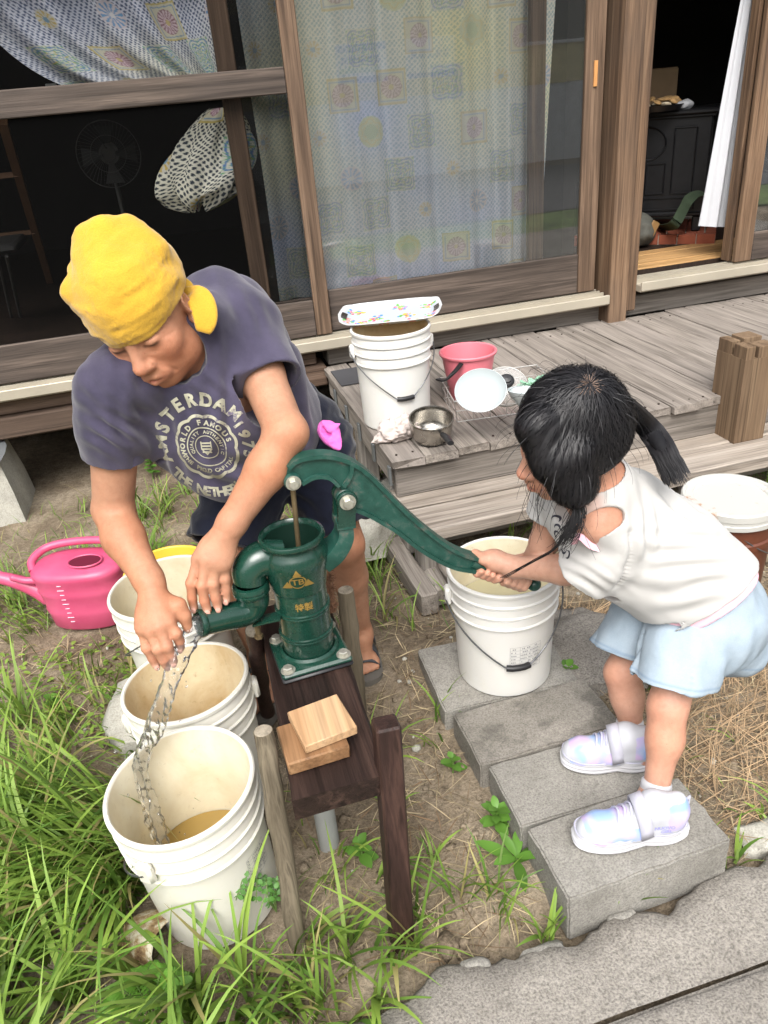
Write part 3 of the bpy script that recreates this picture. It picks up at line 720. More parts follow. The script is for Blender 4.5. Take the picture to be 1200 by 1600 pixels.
def hexbolt(p, ax, r=.011, h=.009, parent=PU, washer=True):
    ax = unit(ax); M = frame(ax, (.9, .3, .2)); mb = MB()
    if washer: mb.lathe([(.001, 0), (r * 1.45, 0), (r * 1.45, .002), (.001, .002)], 20, p, M)
    mb.lathe([(r * 1.0, .002), (r, .002 + h * .8), (r * .86, .002 + h), (.001, .002 + h * 1.05)], 6, p, M); return obj('bolt', mb, 'bolt_steel', parent, 25)
for dx, dy in ((-.062, -.058), (.062, -.058), (.062, .058), (-.062, .058)): q = rotm('Z', rad(4)) @ np.array((dx, dy, 0)); hexbolt((PX + q[0], PY + q[1], BZ + .023), (0, 0, 1))
pr = [(.054, .024)]
def ring(z, r0): return [(r0, z - .006), (r0 + .0035, z - .005), (r0 + .0035, z - .0015), (r0 + .001, z), (r0 + .0035, z + .0015), (r0 + .0035, z + .005), (r0, z + .006)]
pr += [(.056, .034)] + ring(.078, .056) + ring(.140, .056) + [(.056, .192), (.0575, .1925), (.0585, .196), (.059, .200), (.063, .225), (.068, .248), (.071, .262), (.0705, .274), (.066, .286), (.0605, .294), (.0595, .299), (.0645, .302), (.0685, .306), (.0690, .311), (.0665, .316), (.0615, .317), (.058, .313), (.0565, .306)]
mb = MB(); mb.lathe(pr, 64, (PX, PY, BZ)); obj('barrel', mb, 'pump_green', PU, 50)
mb = MB(); mb.lathe([(.0565, .306), (.056, .29), (.054, .22), (.05, .12), (.001, .12)], 48, (PX, PY, BZ)); obj('bore', mb, 'pump_inside', PU, 60)
# spout
col = UY(392, 918, 1.362); tip = UY(317, 973, 1.322)
P1 = catmull([(PX - .03, PY, pz_(.262)), (PX - .068, PY - .002, pz_(.272)), (PX - .094, PY - .006, pz_(.258)), (col[0] + .001, col[1] + .002, col[2] + .016)], 8)
mb = MB(); mb.tube(P1, np.linspace(.040, .034, len(P1)), 28, up=(0, 1, 0)); obj('elbow', mb, 'pump_green', PU, 60)
d0 = np.array((0, 0, -1.))
mb = MB(); mb.lathe([(.030, .012), (.0365, .011), (.0385, .006), (.0385, .001), (.0365, 0), (.0365, -.002), (.0385, -.003), (.0385, -.008), (.036, -.013), (.03, -.014)], 36, col); obj('collar', mb, 'pump_green', PU, 40)
e0 = col - np.array((0, 0, .014)); td = unit(tip - (col - np.array((-.004, 0, .05)))); 
P2 = catmull([e0 + (0, 0, .012), e0, e0 + np.array((-.002, -.001, -.020)), e0 + np.array((-.020, -.008, -.036)), tip + (e0 + np.array((-.02, -.008, -.036)) - tip) * .45, tip], 7)
rr = np.interp(np.linspace(0, 1, len(P2)), [0, .35, .6, 1], [.034, .034, .030, .026])
mb = MB(); mb.tube(P2, rr, 28, caps=False, up=(0, 1, 0)); td = unit(P2[-1] - P2[-3]); M_ = frame(td)
mb.lathe([(.0255, -.004), (.0285, -.002), (.0295, .004), (.0285, .009), (.0265, .010), (.0225, .008), (.0215, 0), (.021, -.05), (.001, -.06)], 32, tip, M_); obj('spout', mb, 'pump_green', PU, 50)
SPT, SPD = tip + td * .006, td
# small bracket with hanging bolt
a_ = UY(440, 962, 1.34); b_ = UY(397, 972, 1.36); mb = MB()
mb.sweep([(-.016, -.002), (.016, -.002), (.016, .002), (-.016, .002)], [a_, (a_ + b_) / 2 + (0, 0, .001), b_], up=(0, 0, 1)); obj('bracket', mb, 'pump_green', PU, 30)
mb = MB(); mb.tube([b_ + (0.004, 0, .004), b_ + (.004, 0, -.035)], .006, 10); mb.tube([b_ + (.004, 0, -.033), b_ + (.004, 0, -.042)], .0095, 6); obj('bolt', mb, 'rod_brass', PU, 30)
# fork
HY = 1.366
piv = UY(539, 775, HY - .024); pivc = UY(538, 775, HY)
def plate_outline(name, px, y0, y1, m, bev=0):            # outline measured on the plane of the lever, thickness in y
    q = np.array([UY(a, b, HY) for a, b in px]); n = len(q); mb = MB()
    V = [(p[0], y0, p[2]) for p in q] + [(p[0], y1, p[2]) for p in q]
    mb.add(V, [list(range(n)), list(range(2 * n - 1, n - 1, -1))] + [[i, i + n, (i + 1) % n + n, (i + 1) % n] for i in range(n)]); return mb
arm = catmull([(PX + .055, PY - .002, pz_(.245)), (PX + .085, HY, pz_(.262)), (PX + .106, HY, pz_(.290)), (PX + .110, HY, pz_(.322))], 6)
mb = MB(); mb.sweep([(-.024, -.016), (.024, -.016), (.027, 0), (.024, .016), (-.024, .016), (-.027, 0)], arm, up=(-1, 0, .3), scale=np.linspace(1.25, .9, len(arm)))
q = pivc.copy(); top_arm = arm[-1]
mb.sweep([(-.026, -.019), (.026, -.019), (.028, 0), (.026, .019), (-.026, .019), (-.028, 0)], [top_arm - (0, 0, .006), top_arm + (.001, 0, .008)], up=(-1, 0, 0))
obj('fork_arm', mb, 'pump_green_worn', PU, 40)
for s_ in (-1, 1):
    yc = HY + s_ * .0225; mb = MB()
    M_ = frame((0, 1, 0), (1, 0, 0)); mb.lathe([(.001, -.006), (.019, -.006), (.0215, -.003), (.0215, .003), (.019, .006), (.001, .006)], 28, (pivc[0], yc, pivc[2]), M_)
    w_ = .0185; zb = top_arm[2]; xb = top_arm[0]
    mb.add([(pivc[0] - w_, yc - .0055, pivc[2]), (pivc[0] + w_, yc - .0055, pivc[2]), (xb + w_ * .95, yc - .0055, zb), (xb - w_ * .95, yc - .0055, zb), (pivc[0] - w_, yc + .0055, pivc[2]), (pivc[0] + w_, yc + .0055, pivc[2]), (xb + w_ * .95, yc + .0055, zb), (xb - w_ * .95, yc + .0055, zb)],
           [[0, 1, 2, 3], [7, 6, 5, 4], [0, 3, 7, 4], [1, 5, 6, 2], [2, 6, 7, 3], [0, 4, 5, 1]]); obj('fork_cheek', mb, 'pump_green', PU, 40)
hexbolt((pivc[0], HY - .0295, pivc[2]), (0, -1, 0), .0115, .010)
mb = MB(); mb.tube([(pivc[0], HY - .028, pivc[2]), (pivc[0], HY + .032, pivc[2])], .006, 12); obj('pivot_pin', mb, 'bolt_steel', PU, 40)
# lever
topE = [(446, 742), (449, 728), (462, 717), (485, 711), (512, 710), (540, 717), (566, 732), (590, 754), (615, 780), (642, 806), (670, 830), (700, 852), (725, 864), (745, 870)]
botE = [(446, 758), (456, 764), (470, 752), (490, 742), (512, 743), (528, 756), (552, 792), (572, 800), (594, 812), (620, 828), (648, 850), (676, 868), (708, 883), (740, 889)]
mb = plate_outline('web', topE + botE[::-1], HY - .008, HY + .008, None); LV = obj('lever', mb, 'pump_green_worn', PU, 30)
def flange(E, w, h_):
    P = catmull([UY(a, b, HY) for a, b in E], 5); mb = MB(); mb.sweep([(-w, -h_), (w, -h_), (w, h_), (-w, h_)], P, up=(0, 0, 1)); return mb
obj('flange', flange(topE[1:], .0165, .0042), 'pump_green_worn', LV, 40); obj('flange', flange(botE[6:], .0165, .004), 'pump_green_worn', LV, 40)
obj('flange', flange(botE[2:6], .0165, .0035), 'pump_green_worn', LV, 40)
obj('flange', flange([(548, 722), (545, 740), (535, 757)], .0155, .004), 'pump_green_worn', LV, 40)
rb = UY(456, 749, HY); M_ = frame((0, 1, 0)); mb = MB(); mb.lathe([(.001, -.017), (.015, -.017), (.0175, -.014), (.0175, .014), (.015, .017), (.001, .017)], 28, rb, M_); obj('eye', mb, 'pump_green_worn', LV, 40)
hexbolt((rb[0], HY - .018, rb[2]), (0, -1, 0), .0105, .010)
mb = MB(); M_ = frame((0, 1, 0)); mb.lathe([(.017, -.014), (.0195, -.012), (.0195, .012), (.017, .014)], 28, pivc, M_); obj('hub', mb, 'pump_green_worn', LV, 40)
e1, e2 = UY(738, 879, HY), UY(832, 912, HY - .012)
HANDLE_A, HANDLE_B = e1, e2
P = catmull([e1 + (e1 - e2) * .02, e1 * .6 + e2 * .4 + (0, 0, -.004), e2], 6); mb = MB(); mb.tube(P, np.linspace(.0135, .010, len(P)), 16); mb.ico(e2 + unit(e2 - e1) * .004, (.0165,) * 3, sub=3); obj('grip', mb, 'pump_green_worn', LV, 60)
rod0 = np.array((rb[0], HY, rb[2])); mb = MB(); mb.tube([rod0, (PX + .004, PY - .002, pz_(.14))], .0052, 12); obj('piston_rod', mb, 'rod_brass', PU, 60)
# emblem and characters cast on the barrel
def on_barrel(V2, a0, z0, off, prof=pr):
    zs = [p[1] for p in prof[:26]]; rs = [p[0] for p in prof[:26]]; out = []
    for u, w, d in V2:
        z = z0 + w; r_ = np.interp(z, zs, rs) + off + d; a = a0 + u / .062; out.append((PX + r_ * math.cos(a), PY + r_ * math.sin(a), BZ + z))
    return out
AE = rad(-97)
def subtri(V, F, maxl):
    bm = bmesh.new(); vs = [bm.verts.new(p) for p in V]
    for f in F:
        try: bm.faces.new([vs[i] for i in f])
        except ValueError: pass
    for _ in range(4):
        es = [e for e in bm.edges if e.calc_length() > maxl]
        if not es: break
        bmesh.ops.subdivide_edges(bm, edges=es, cuts=1); bmesh.ops.triangulate(bm, faces=bm.faces)
    bm.verts.index_update(); Vn = np.array([v.co[:] for v in bm.verts]); Fn = [[v.index for v in f.verts] for f in bm.faces]; bm.free(); return Vn, Fn
mb = MB()
def emb(V, F): V, F = subtri(V, F, .006); mb.add(on_barrel(V, AE, .238, .0012), F)
def ringp(r0, r1, n=28): a = np.linspace(0, 2 * np.pi, n, endpoint=False); V = [(r0 * math.cos(x), r0 * math.sin(x), 0) for x in a] + [(r1 * math.cos(x), r1 * math.sin(x), 0) for x in a]; return V, [[i, (i + 1) % n, (i + 1) % n + n, i + n] for i in range(n)]
emb(*ringp(.0165, .0140))
for q in ([(-.008, .016, 0), (.008, .016, 0), (0, .032, 0)], [(-.019, .004, 0), (-.012, -.0135, 0), (-.033, -.015, 0)], [(.012, -.0135, 0), (.019, .004, 0), (.033, -.015, 0)]): emb(q, [[0, 1, 2]])
V, F = textmesh('TB', .021, bold=.0006); emb(V, F)
obj('emblem', mb, 'gold_paint', PU, 60)
mb = MB(); V, F = textmesh('特製', .021, bold=.0005); V, F = subtri(V, F, .006); mb.add(on_barrel(V, AE + .08, .168, .0012), F); obj('characters', mb, 'gold_paint', PU, 60)
# coir brush behind the barrel
t = NT('coir'); n1 = t.noise(t.coords((1, 1, 1)), 90, 4); t.set(Base_Color=t.ramp(n1, [(.3, (.10, .045, .025)), (.7, (.30, .16, .09))]), Roughness=.9)
mb = MB(); bc = np.array((.205, 1.52, BZ + .0)); rr_ = random.Random(3)
for i in range(420):
    a = rr_.uniform(0, 6.28); z = rr_.uniform(.0, .115); d = np.array((math.cos(a), math.sin(a), rr_.uniform(-.2, .4))) * rr_.uniform(.014, .022); p = bc + (0, 0, z + .005); mb.tube([p, p + d], [.0012, .0006], 3, False)
mb.tube([bc, bc + (0, 0, .13)], .010, 10); one('coir_brush', mb, 'coir', 'round brown bristle brush standing behind the pump barrel', 'brush', bc, sm=60)
# ================================================================ curtains
def paint(u, v, seed=0, dot=(.58, .71, .74), pw=.6):                                  # printed tile pattern, metres -> colour; pale dots and low pw paint haze in
    u = u.ravel(); v = v.ravel(); C = np.ones((len(u), 3)) * np.array((.98, .99, .94)); pale = np.array((.95, .96, .90))
    s_ = .0205; a = (u + v) / s_; b = (u - v) / s_; fa, fb = a - np.round(a), b - np.round(b)
    C[fa ** 2 + fb ** 2 < .125] = dot
    C = C * (1 + .16 * np.stack([fbm(u * 2.1, v * 2.1, 0, 7, 2), .6 * fbm(u * 2.1, v * 2.1, 0, 7, 2), -1.5 * fbm(u * 2.1, v * 2.1, 0, 7, 2)], 1))
    rr_ = random.Random(seed + 5)
    for i in range(-7, 9):
        for j in range(-4, 13):
            cx = i * .245 + (.1225 if j % 2 else 0) + rr_.uniform(-.02, .02); cy = j * .17 + rr_.uniform(-.02, .02); kd = rr_.choice([0, 0, 1, 1, 2, 3, 4, 4])
            ix = np.nonzero((np.abs(u - cx) < .08) & (np.abs(v - cy) < .08))[0]
            if not len(ix): continue
            du, dv = u[ix] - cx, v[ix] - cy; R_ = np.hypot(du, dv); A_ = np.arctan2(dv, du); mx = np.maximum(np.abs(du), np.abs(dv))
            def over(mask, col, w_=pw): C[ix[mask]] = np.array(col) * w_ + pale * (1 - w_)
            if kd == 0:                                   # square with a petalled rosette
                over(mx < .066, (.82, .80, .62)); over((mx < .066) & (mx > .060), (.72, .60, .20)); over((mx < .054) & (mx > .050), (.30, .45, .62))
                over(R_ < .044, (.36, .18, .24)); over((R_ < .042) & (np.cos(A_ * 16) > -.2), (.86, .68, .76)); over(R_ < .010, (.72, .6, .25))
            elif kd == 1:                                 # blue scrolls
                over(mx < .070, (.84, .85, .74)); over((mx < .068) & (np.abs(np.sin(R_ * 210 + 2.2 * np.cos(4 * A_))) > .80), (.14, .30, .60)); over((R_ < .05) & (np.abs(np.cos(4 * A_)) < .16), (.72, .62, .18)); over((mx < .068) & (np.abs(np.sin(R_ * 90 + 3 * np.cos(8 * A_))) > .95), (.25, .55, .28))
            elif kd == 2:                                 # green and yellow disc
                over(R_ < .062, (.70, .78, .45)); over((R_ < .058) & (np.sin(R_ * 300 + np.cos(6 * A_) * 2) > .35), (.76, .70, .22)); over((R_ < .03), (.5, .66, .33))
            elif kd == 3:
                over(R_ < .05, (.82, .74, .78)); over((R_ < .045) & (np.cos(A_ * 12) > .1), (.14, .38, .70)); over(R_ < .01, (.9, .9, .9))
            else:
                over(R_ < .034, (.84, .84, .76)); over((R_ < .030) & (np.cos(A_ * 10) > 0), (.78, .60, .18)); over(R_ < .010, (.22, .42, .62))
    return C
attrmat('curtain_print', .9, .1, trans=.06); attrmat('curtain_dim', .9, .1, trans=.06)
def sheet(name, P, uv, m, label, cat='curtain', seed=0, **kw):
    mb = MB(); mb.grid(P); me = mesh_np(name, mb.v, np.array(mb.f)); me.materials.append(MATS[m])
    setcol(me, paint(uv[0].ravel(), uv[1].ravel(), seed, **kw)); smooth(me, 180)
    o = bpy.data.objects.new(name, me); link(o); return tag(o, label, cat)
n1, n2 = 300, 330
U_, V_ = np.meshgrid(np.linspace(.45, 1.84, n1), np.linspace(.70, 2.14, n2), indexing='ij')
Pc = np.stack([U_ - .10 * np.clip((U_ - 1.55) / .35, 0, 1) * np.clip((2.0 - V_) / 1.3, 0, 1), 3.63 + .014 * np.sin(U_ * 26 + .4 * np.sin(V_ * 3)) + .010 * np.sin(U_ * 61 + V_) + .03 * np.clip((.95 - U_) / .4, 0, 1) * np.sin(V_ * 4), V_], -1)
sheet('window_curtain', Pc, (U_ * 1.02, V_), 'curtain_print', 'pale tile-print curtain hanging behind the middle glass door')
# left curtain, gathered towards a knot
knot = UY(342, 150, 3.60)
n1, n2 = 240, 200
A_, B_ = np.meshgrid(np.linspace(0, 1, n1), np.linspace(0, 1, n2), indexing='ij')
tx = -.62 + 1.07 * A_; tz = np.full_like(A_, 2.16)
fx = knot[0] + (A_ - .5) * .05; fz = knot[2] - (A_ - .5) * .03
sg = np.sin(B_ * np.pi)
Xc = tx + (fx - tx) * B_ ** 1.15 - .11 * sg * (1 - A_); Zc = tz + (fz - tz) * B_ + (-.20 * sg * (1 - A_) ** 1.2); Yc = 3.62 + .03 * np.sin(A_ * 40) * (1 - B_ * .3) * .8 + .02 * np.sin(A_ * 17 + B_ * 3) - .02 * sg
sheet('tied_curtain', np.stack([Xc, Yc, Zc], -1), (tx * 1.0, 2.16 - B_ * np.hypot(fx - tx, fz - tz)), 'curtain_dim', 'tile-print curtain swept aside at the top of the dark left door', seed=3, dot=(.16, .20, .28), pw=.9)
# bunched end below the rail
n1, n2 = 220, 150
A_, B_ = np.meshgrid(np.linspace(0, 2 * np.pi, n1), np.linspace(0, 1, n2), indexing='ij')
kc = UY(347, 168, 3.575); bc_ = UY(312, 326, 3.575)
cen = kc[None, None] + (bc_ - kc)[None, None] * B_[..., None]
wd = .040 + .135 * np.sin(np.clip(B_ * 1.12, 0, 1) ** .8 * np.pi * .62) * (1 - np.clip((B_ - .80) / .2, 0, 1) ** 2.2 * .95)
fold = 1 + .10 * np.sin(A_ * 7 + B_ * 4) + .07 * np.sin(A_ * 13 - B_ * 7) + .10 * np.sin(A_ * 3 + B_ * 6)
Pb = np.stack([cen[..., 0] + wd * fold * np.cos(A_), np.clip(cen[..., 1] + .06 + .42 * wd * fold * np.sin(A_), 3.56, 9), cen[..., 2] + .02 * np.sin(A_ * 5 + B_ * 9) * B_], -1)
sheet('bunched_curtain', Pb, (A_ * .11, B_ * .36), 'curtain_dim', 'bunched knot of patterned curtain hanging below the door rail', seed=9, dot=(.06, .08, .12), pw=1.0)
# white cloth at the open doorway
plain('white_cloth', (.52, .53, .56), .9, 0, .05, 4, .2, 160)
n1, n2 = 40, 60
A_, B_ = np.meshgrid(np.linspace(0, 1, n1), np.linspace(0, 1, n2), indexing='ij')
xl = 2.655 + (2.80 - 2.655) * B_ ** .9; xr = 2.862 + .01 * B_; zz = .775 - .03 * A_ + (2.16 - .775) * B_
mb = MB(); mb.grid(np.stack([xl + (xr - xl) * A_, 3.62 + .012 * np.sin(A_ * 11 + B_) * (1 - .3 * B_) + .006 * np.sin(A_ * 23 + 4 * B_), zz], -1))
one('door_curtain', mb, 'white_cloth', 'plain white cloth curtain hanging in the open doorway', 'curtain', (2.76, 3.62, .75), sm=180)

# ================================================================ inside the house
# fan behind the left door
plain('fan_grey', G((84, 84, 82)), .5); plain('fan_dark', (.03, .03, .03), .5)
fc = UY(170, 241, 4.5); FN = thing('electric_fan', 'upright electric fan standing in the dark room', 'fan', (fc[0], 4.5, .6))
mb = MB(); R_ = .155; M_ = frame((.0, -1, .1))
for r_ in (R_, R_ * .55, R_ * .22): mb.tube([fc + M_ @ np.array((r_ * math.cos(t_), r_ * math.sin(t_), .03 if r_ < R_ else 0)) for t_ in np.linspace(0, 2 * np.pi, 40, endpoint=False)], .0025 if r_ == R_ else .0016, 5, closed=True)
for k in range(48):
    t_ = k * 2 * np.pi / 48; mb.tube([fc + M_ @ np.array((q * math.cos(t_ + .3 * q / R_), q * math.sin(t_ + .3 * q / R_), .03 * math.cos(q / R_ * 1.5))) for q in (.035, R_ * .55, R_)], .0009, 3, False)
obj('guard', mb, 'fan_grey', FN, 60)
for k in range(4):
    a = k * math.pi / 2; mb = MB(); q = [fc + M_ @ np.array((r_ * math.cos(a + o_), r_ * math.sin(a + o_), h_)) for r_, o_, h_ in ((.03, -.2, -.03), (.14, -.35, -.05), (.145, .35, -.02), (.03, .3, -.02))]; mb.add(q, [[0, 1, 2, 3]]); obj('blade', mb, 'fan_dark', FN, 0)
mb = MB(); mb.tube([fc + (0, .03, 0), fc + (0, .15, .01)], [.05, .045], 20); obj('motor', mb, 'fan_grey', FN)
mb = MB(); mb.tube([fc + (0, .1, -.02), (fc[0], 4.6, .62)], .012, 12); obj('pole', mb, 'fan_grey', FN)
mb = MB(); mb.lathe([(.17, 0), (.17, .015), (.12, .03), (.03, .04)], 32, (fc[0], 4.6, .601)); obj('base', mb, 'fan_grey', FN)
# slanting timber and metal chair leg in the dark left room
plain('dim_pine', G((120, 88, 62)), .6)
a_, b_ = UY(4, 190, 4.2), UZ(78, 440, .61); mb = MB(); mb.sweep([(-.02, -.015), (.02, -.015), (.02, .015), (-.02, .015)], [a_, b_], up=(0, 1, 0)); ld = thing('wooden_ladder', 'brown wooden ladder leaning in the dark room at the left edge', 'ladder', b_)
obj('rail', mb, 'dim_pine', ld, 30)
for f_ in (.25, .6):
    p_ = a_ + (b_ - a_) * f_; mb = MB(); mb.sweep([(-.015, -.012), (.015, -.012), (.015, .012), (-.015, .012)], [p_ + (-.35, .02, 0), p_], up=(0, 0, 1)); obj('rung', mb, 'dim_pine', ld, 30)
ch_ = thing('metal_chair', 'thin metal chair legs showing low in the dark room', 'chair', UZ(20, 495, .605))
for d_ in (0, 14):
    mb = MB(); mb.tube([UY(-4 + d_, 400, 4.0), UZ(18 + d_, 495, .605)], .008, 8); obj('leg', mb, 'fan_grey', ch_, 60)
mb = MB(); q_ = UY(0, 396, 4.0); mb.rbox((q_[0] - .1, q_[1] + .15, q_[2] + .02), (.36, .36, .04), .012); obj('seat', mb, 'fan_dark', ch_, 40)
# pale poles behind the upper curtain
mb = MB(); mb.box(UY(64, 60, 4.0) - (.03, 0, .25), UY(88, 130, 4.02) + (.0, 0, 0), .002); one('pale_board', mb, 'white_paint', 'narrow pale board standing behind the left curtain', 'board', UY(76, 130, 4.0))
# hearth and stove, set diagonally in the corner
c8, s8 = .8, -.6
HM = np.array([[.8, .6, 0], [-.6, .8, 0], [0, 0, 1.]])    # local x along the front, y away from the door
HO = np.array((3.0, 3.92, .602))
def hw(p): return HM @ np.array(p, float) + HO
plain('red_brick', G((140, 74, 52)), .85, 0, .15, 20, .3, 80); plain('mortar', G((150, 140, 128)), .9); plain('iron_black', (.012, .012, .014), .38, .2, .2, 20)
HE = thing('brick_hearth', 'low red brick hearth under the black stove', 'hearth', HO)
mb = MB(); mb.rbox(hw((-.40, .375, .024)), (.796, .74, .048), 0, HM); obj('bed', mb, 'mortar', HE, 30)
for k in range(8):
    mb = MB(); mb.rbox(hw((-.052 - k * .103, .028, .029)), (.098, .055, .054), .003, HM); obj('brick', mb, 'red_brick', HE, 30)
for k in range(6):
    mb = MB(); mb.rbox(hw((-.0285, .113 + k * .105, .029)), (.056, .100, .054), .003, HM); obj('brick', mb, 'red_brick', HE, 30)
for k in range(7):
    for j in range(5): mb = MB(); mb.rbox(hw((-.115 - k * .103, .115 + j * .103, .0505)), (.098, .098, .010), .002, HM); obj('brick', mb, 'red_brick', HE, 30)
SV = thing('wood_stove', 'black cast iron wood stove with panelled front on the brick hearth', 'stove', hw((-.35, .3, .056)))
def sb(name, c, sz, bev=.004, m='iron_black', parent=SV): mb = MB(); mb.rbox(hw(c), sz, bev, HM); return obj(name, mb, m, parent, 30)
SX0, SX1, SY0, SY1 = -.64, -.085, .10, .50
body = sb('body', ((SX0 + SX1) / 2, (SY0 + SY1) / 2, .41), (SX1 - SX0, SY1 - SY0, .50))
sb('top_plate', ((SX0 + SX1) / 2, (SY0 + SY1) / 2, .685), (SX1 - SX0 + .07, SY1 - SY0 + .07, .026), .008)
sb('cornice', ((SX0 + SX1) / 2, (SY0 + SY1) / 2, .665), (SX1 - SX0 + .035, SY1 - SY0 + .035, .015), .004)
sb('skirt', ((SX0 + SX1) / 2, (SY0 + SY1) / 2, .155), (SX1 - SX0 + .03, SY1 - SY0 + .03, .022), .006)
for x_ in (SX0 + .03, SX1 - .03):
    for y_ in (SY0 + .03, SY1 - .03): sb('leg', (x_, y_, .099), (.05, .05, .088), .008)
def frm(x0, x1, z0, z1, y):                               # raised moulding on the front
    mb = MB()
    for a, b in (((x0, z0), (x1, z0)), ((x1, z0), (x1, z1)), ((x1, z1), (x0, z1)), ((x0, z1), (x0, z0))): mb.tube([hw((a[0], y, a[1])), hw((b[0], y, b[1]))], .006, 6)
    obj('moulding', mb, 'iron_black', body, 40)
frm(-.27, -.155, .27, .61, SY0 - .002); frm(-.41, -.31, .27, .43, SY0 - .002); frm(-.56, -.14, .18, .245, SY0 - .002); frm(-.60, -.46, .27, .43, SY0 - .002)
mb = MB(); mb.tube([hw((-.42 + .105 * math.cos(t_), SY0 - .002, .535 + .085 * math.sin(t_))) for t_ in np.linspace(0, 6.283, 32, endpoint=False)], .006, 6, closed=True); obj('moulding', mb, 'iron_black', body, 60)
for y_ in (.15, .24, .33, .42): mb = MB(); mb.tube([hw((SX1 + .003, y_, .2)), hw((SX1 + .003, y_, .62))], .005, 6); obj('moulding', mb, 'iron_black', body, 40)
# things on the stove
plain('dried_mushroom', G((176, 140, 92)), .9, 0, .3, 30); plain('pale_cap', G((205, 190, 165)), .9, 0, .2, 30)
pn = UY(1030, 152, 4.22); PN = thing('griddle_pan', 'black pan of dried mushrooms on the stove', 'pan', (pn[0] - .02, pn[1], 1.302))
mb = MB(); mb.lathe([(.001, 0), (.13, 0), (.15, .03), (.145, .03), (.125, .006), (.001, .006)], 32, (pn[0] - .02, pn[1], 1.302)); obj('pan_body', mb, 'iron_black', PN)
for k in range(16):
    a = k * 2.4; r_ = .03 + .10 * (k / 16) ** .5; mb = MB(); mb.ico((pn[0] - .02 + r_ * math.cos(a), pn[1] + r_ * math.sin(a), 1.335 + .012 * (k % 3)), (.028 + .008 * (k % 3), .024, .010), rotm('Z', k) @ rotm('X', .5 * math.sin(k * 3)), 2)
    one('dried_mushroom', mb, 'dried_mushroom' if k % 3 else 'pale_cap', ('pale curled' if k % 3 == 0 else 'tan') + ' dried mushroom piled in the black pan on the stove', 'mushroom', (pn[0] + r_ * math.cos(a), pn[1] + r_ * math.sin(a), 1.33), 'mushrooms drying on the stove', 60)
rg = UY(1071, 156, 4.16); mb = MB(); mb.ico((rg[0], rg[1], 1.322), (.055, .04, .026), None, 3); V = np.array(mb.v); V += .008 * np.stack([fbm(V[:, 0] * 40, V[:, 1] * 40, V[:, 2] * 40, 50 + a, 2) for a in range(3)], 1); mb.v = [tuple(p) for p in V]
one('oven_cloth', mb, 'white_cloth', 'small crumpled white cloth on the stove corner', 'cloth', (rg[0], rg[1], 1.30), sm=180)
plain('tan_board', G((122, 100, 74)), .8); q_ = UY(1040, 148, 4.55); mb = MB(); mb.rbox((q_[0] - .05, 4.62, 1.38), (.34, .02, .26), .009); one('chair_back', mb, 'tan_board', 'tan rounded board standing behind the stove top', 'board', (q_[0] - .05, 4.62, 1.25))
# bag and strap
plain('bag_canvas', G((84, 84, 78)), .9, 0, .25, 12, .4, 120); plain('strap_green', G((52, 66, 48)), .9, 0, .15, 30, .3, 300); plain('tan_leather', G((150, 116, 74)), .6)
bp = UZ(1010, 385, .605); BG = thing('tool_bag', 'grey canvas tool bag slumped on the floor beside the bricks', 'bag', (bp[0] - .06, bp[1] + .02, .605))
mb = MB(); mb.ico((bp[0] - .08, bp[1] + .06, .69), (.16, .11, .095), rotm('Z', -.5), 4); V = np.array(mb.v); V += .022 * np.stack([fbm(V[:, 0] * 14, V[:, 1] * 14, V[:, 2] * 14, 60 + a, 3) for a in range(3)], 1); V[:, 2] = np.maximum(V[:, 2], .607); mb.v = [tuple(p) for p in V]; obj('pouch', mb, 'bag_canvas', BG, 180)
mb = MB(); mb.rbox((bp[0] + .02, bp[1] - .02, .70), (.05, .012, .09), .004, rotm('Y', .5)); obj('strap_end', mb, 'tan_leather', BG)
mb = MB(); P = catmull([UZ(1030, 356, .67), UY(1052, 352, 3.98), UY(1066, 330, 3.98), UY(1078, 310, 4.0), UY(1098, 302, 4.0), UY(1125, 318, 4.02)], 8); mb.sweep([(-.03, -.002), (.03, -.002), (.03, .002), (-.03, .002)], P, up=(.5, -.3, .8)); obj('strap', mb, 'strap_green', BG, 40)

# ================================================================ things on the deck
DZ = .412
# flowered tray on the pail
cz = .781; TC = np.array((.735, 2.735, cz + .012))
tx_ = unit(UZ(690, 487, cz) - UZ(527, 497, cz)); ty_ = np.cross((0, 0, 1.), tx_)
TM = np.stack([tx_, ty_, np.array((0, 0, 1.))], 1) @ rotm('X', rad(9)) @ rotm('Y', rad(-2))
n1, n2 = 150, 84; A_, B_ = np.meshgrid(np.linspace(-1, 1, n1), np.linspace(-1, 1, n2), indexing='ij')
def sup(a, b, L, w): # rounded rectangle mapping
    r_ = np.maximum(np.abs(a), np.abs(b)); th = np.arctan2(b, a); q = (np.abs(np.cos(th)) ** 5 + np.abs(np.sin(th)) ** 5) ** (-1 / 5.); return r_ * q * np.cos(th) * L, r_ * q * np.sin(th) * w, r_
gx, gy, gr = sup(A_, B_, .185, .098)
zt = np.where(gr < .8, 0, (gr - .8) / .2 * .016); end = np.clip((np.abs(gx) - .15) / .03, 0, 1); 
Pt = np.stack([gx * (1 + .04 * np.clip(1 - np.abs(gy) / .05, 0, 1) * end), gy, zt + .006 * end], -1) @ TM.T + TC
Ct = np.ones((n1, n2, 3)) * (.38, .42, .48)
rr_ = random.Random(12)
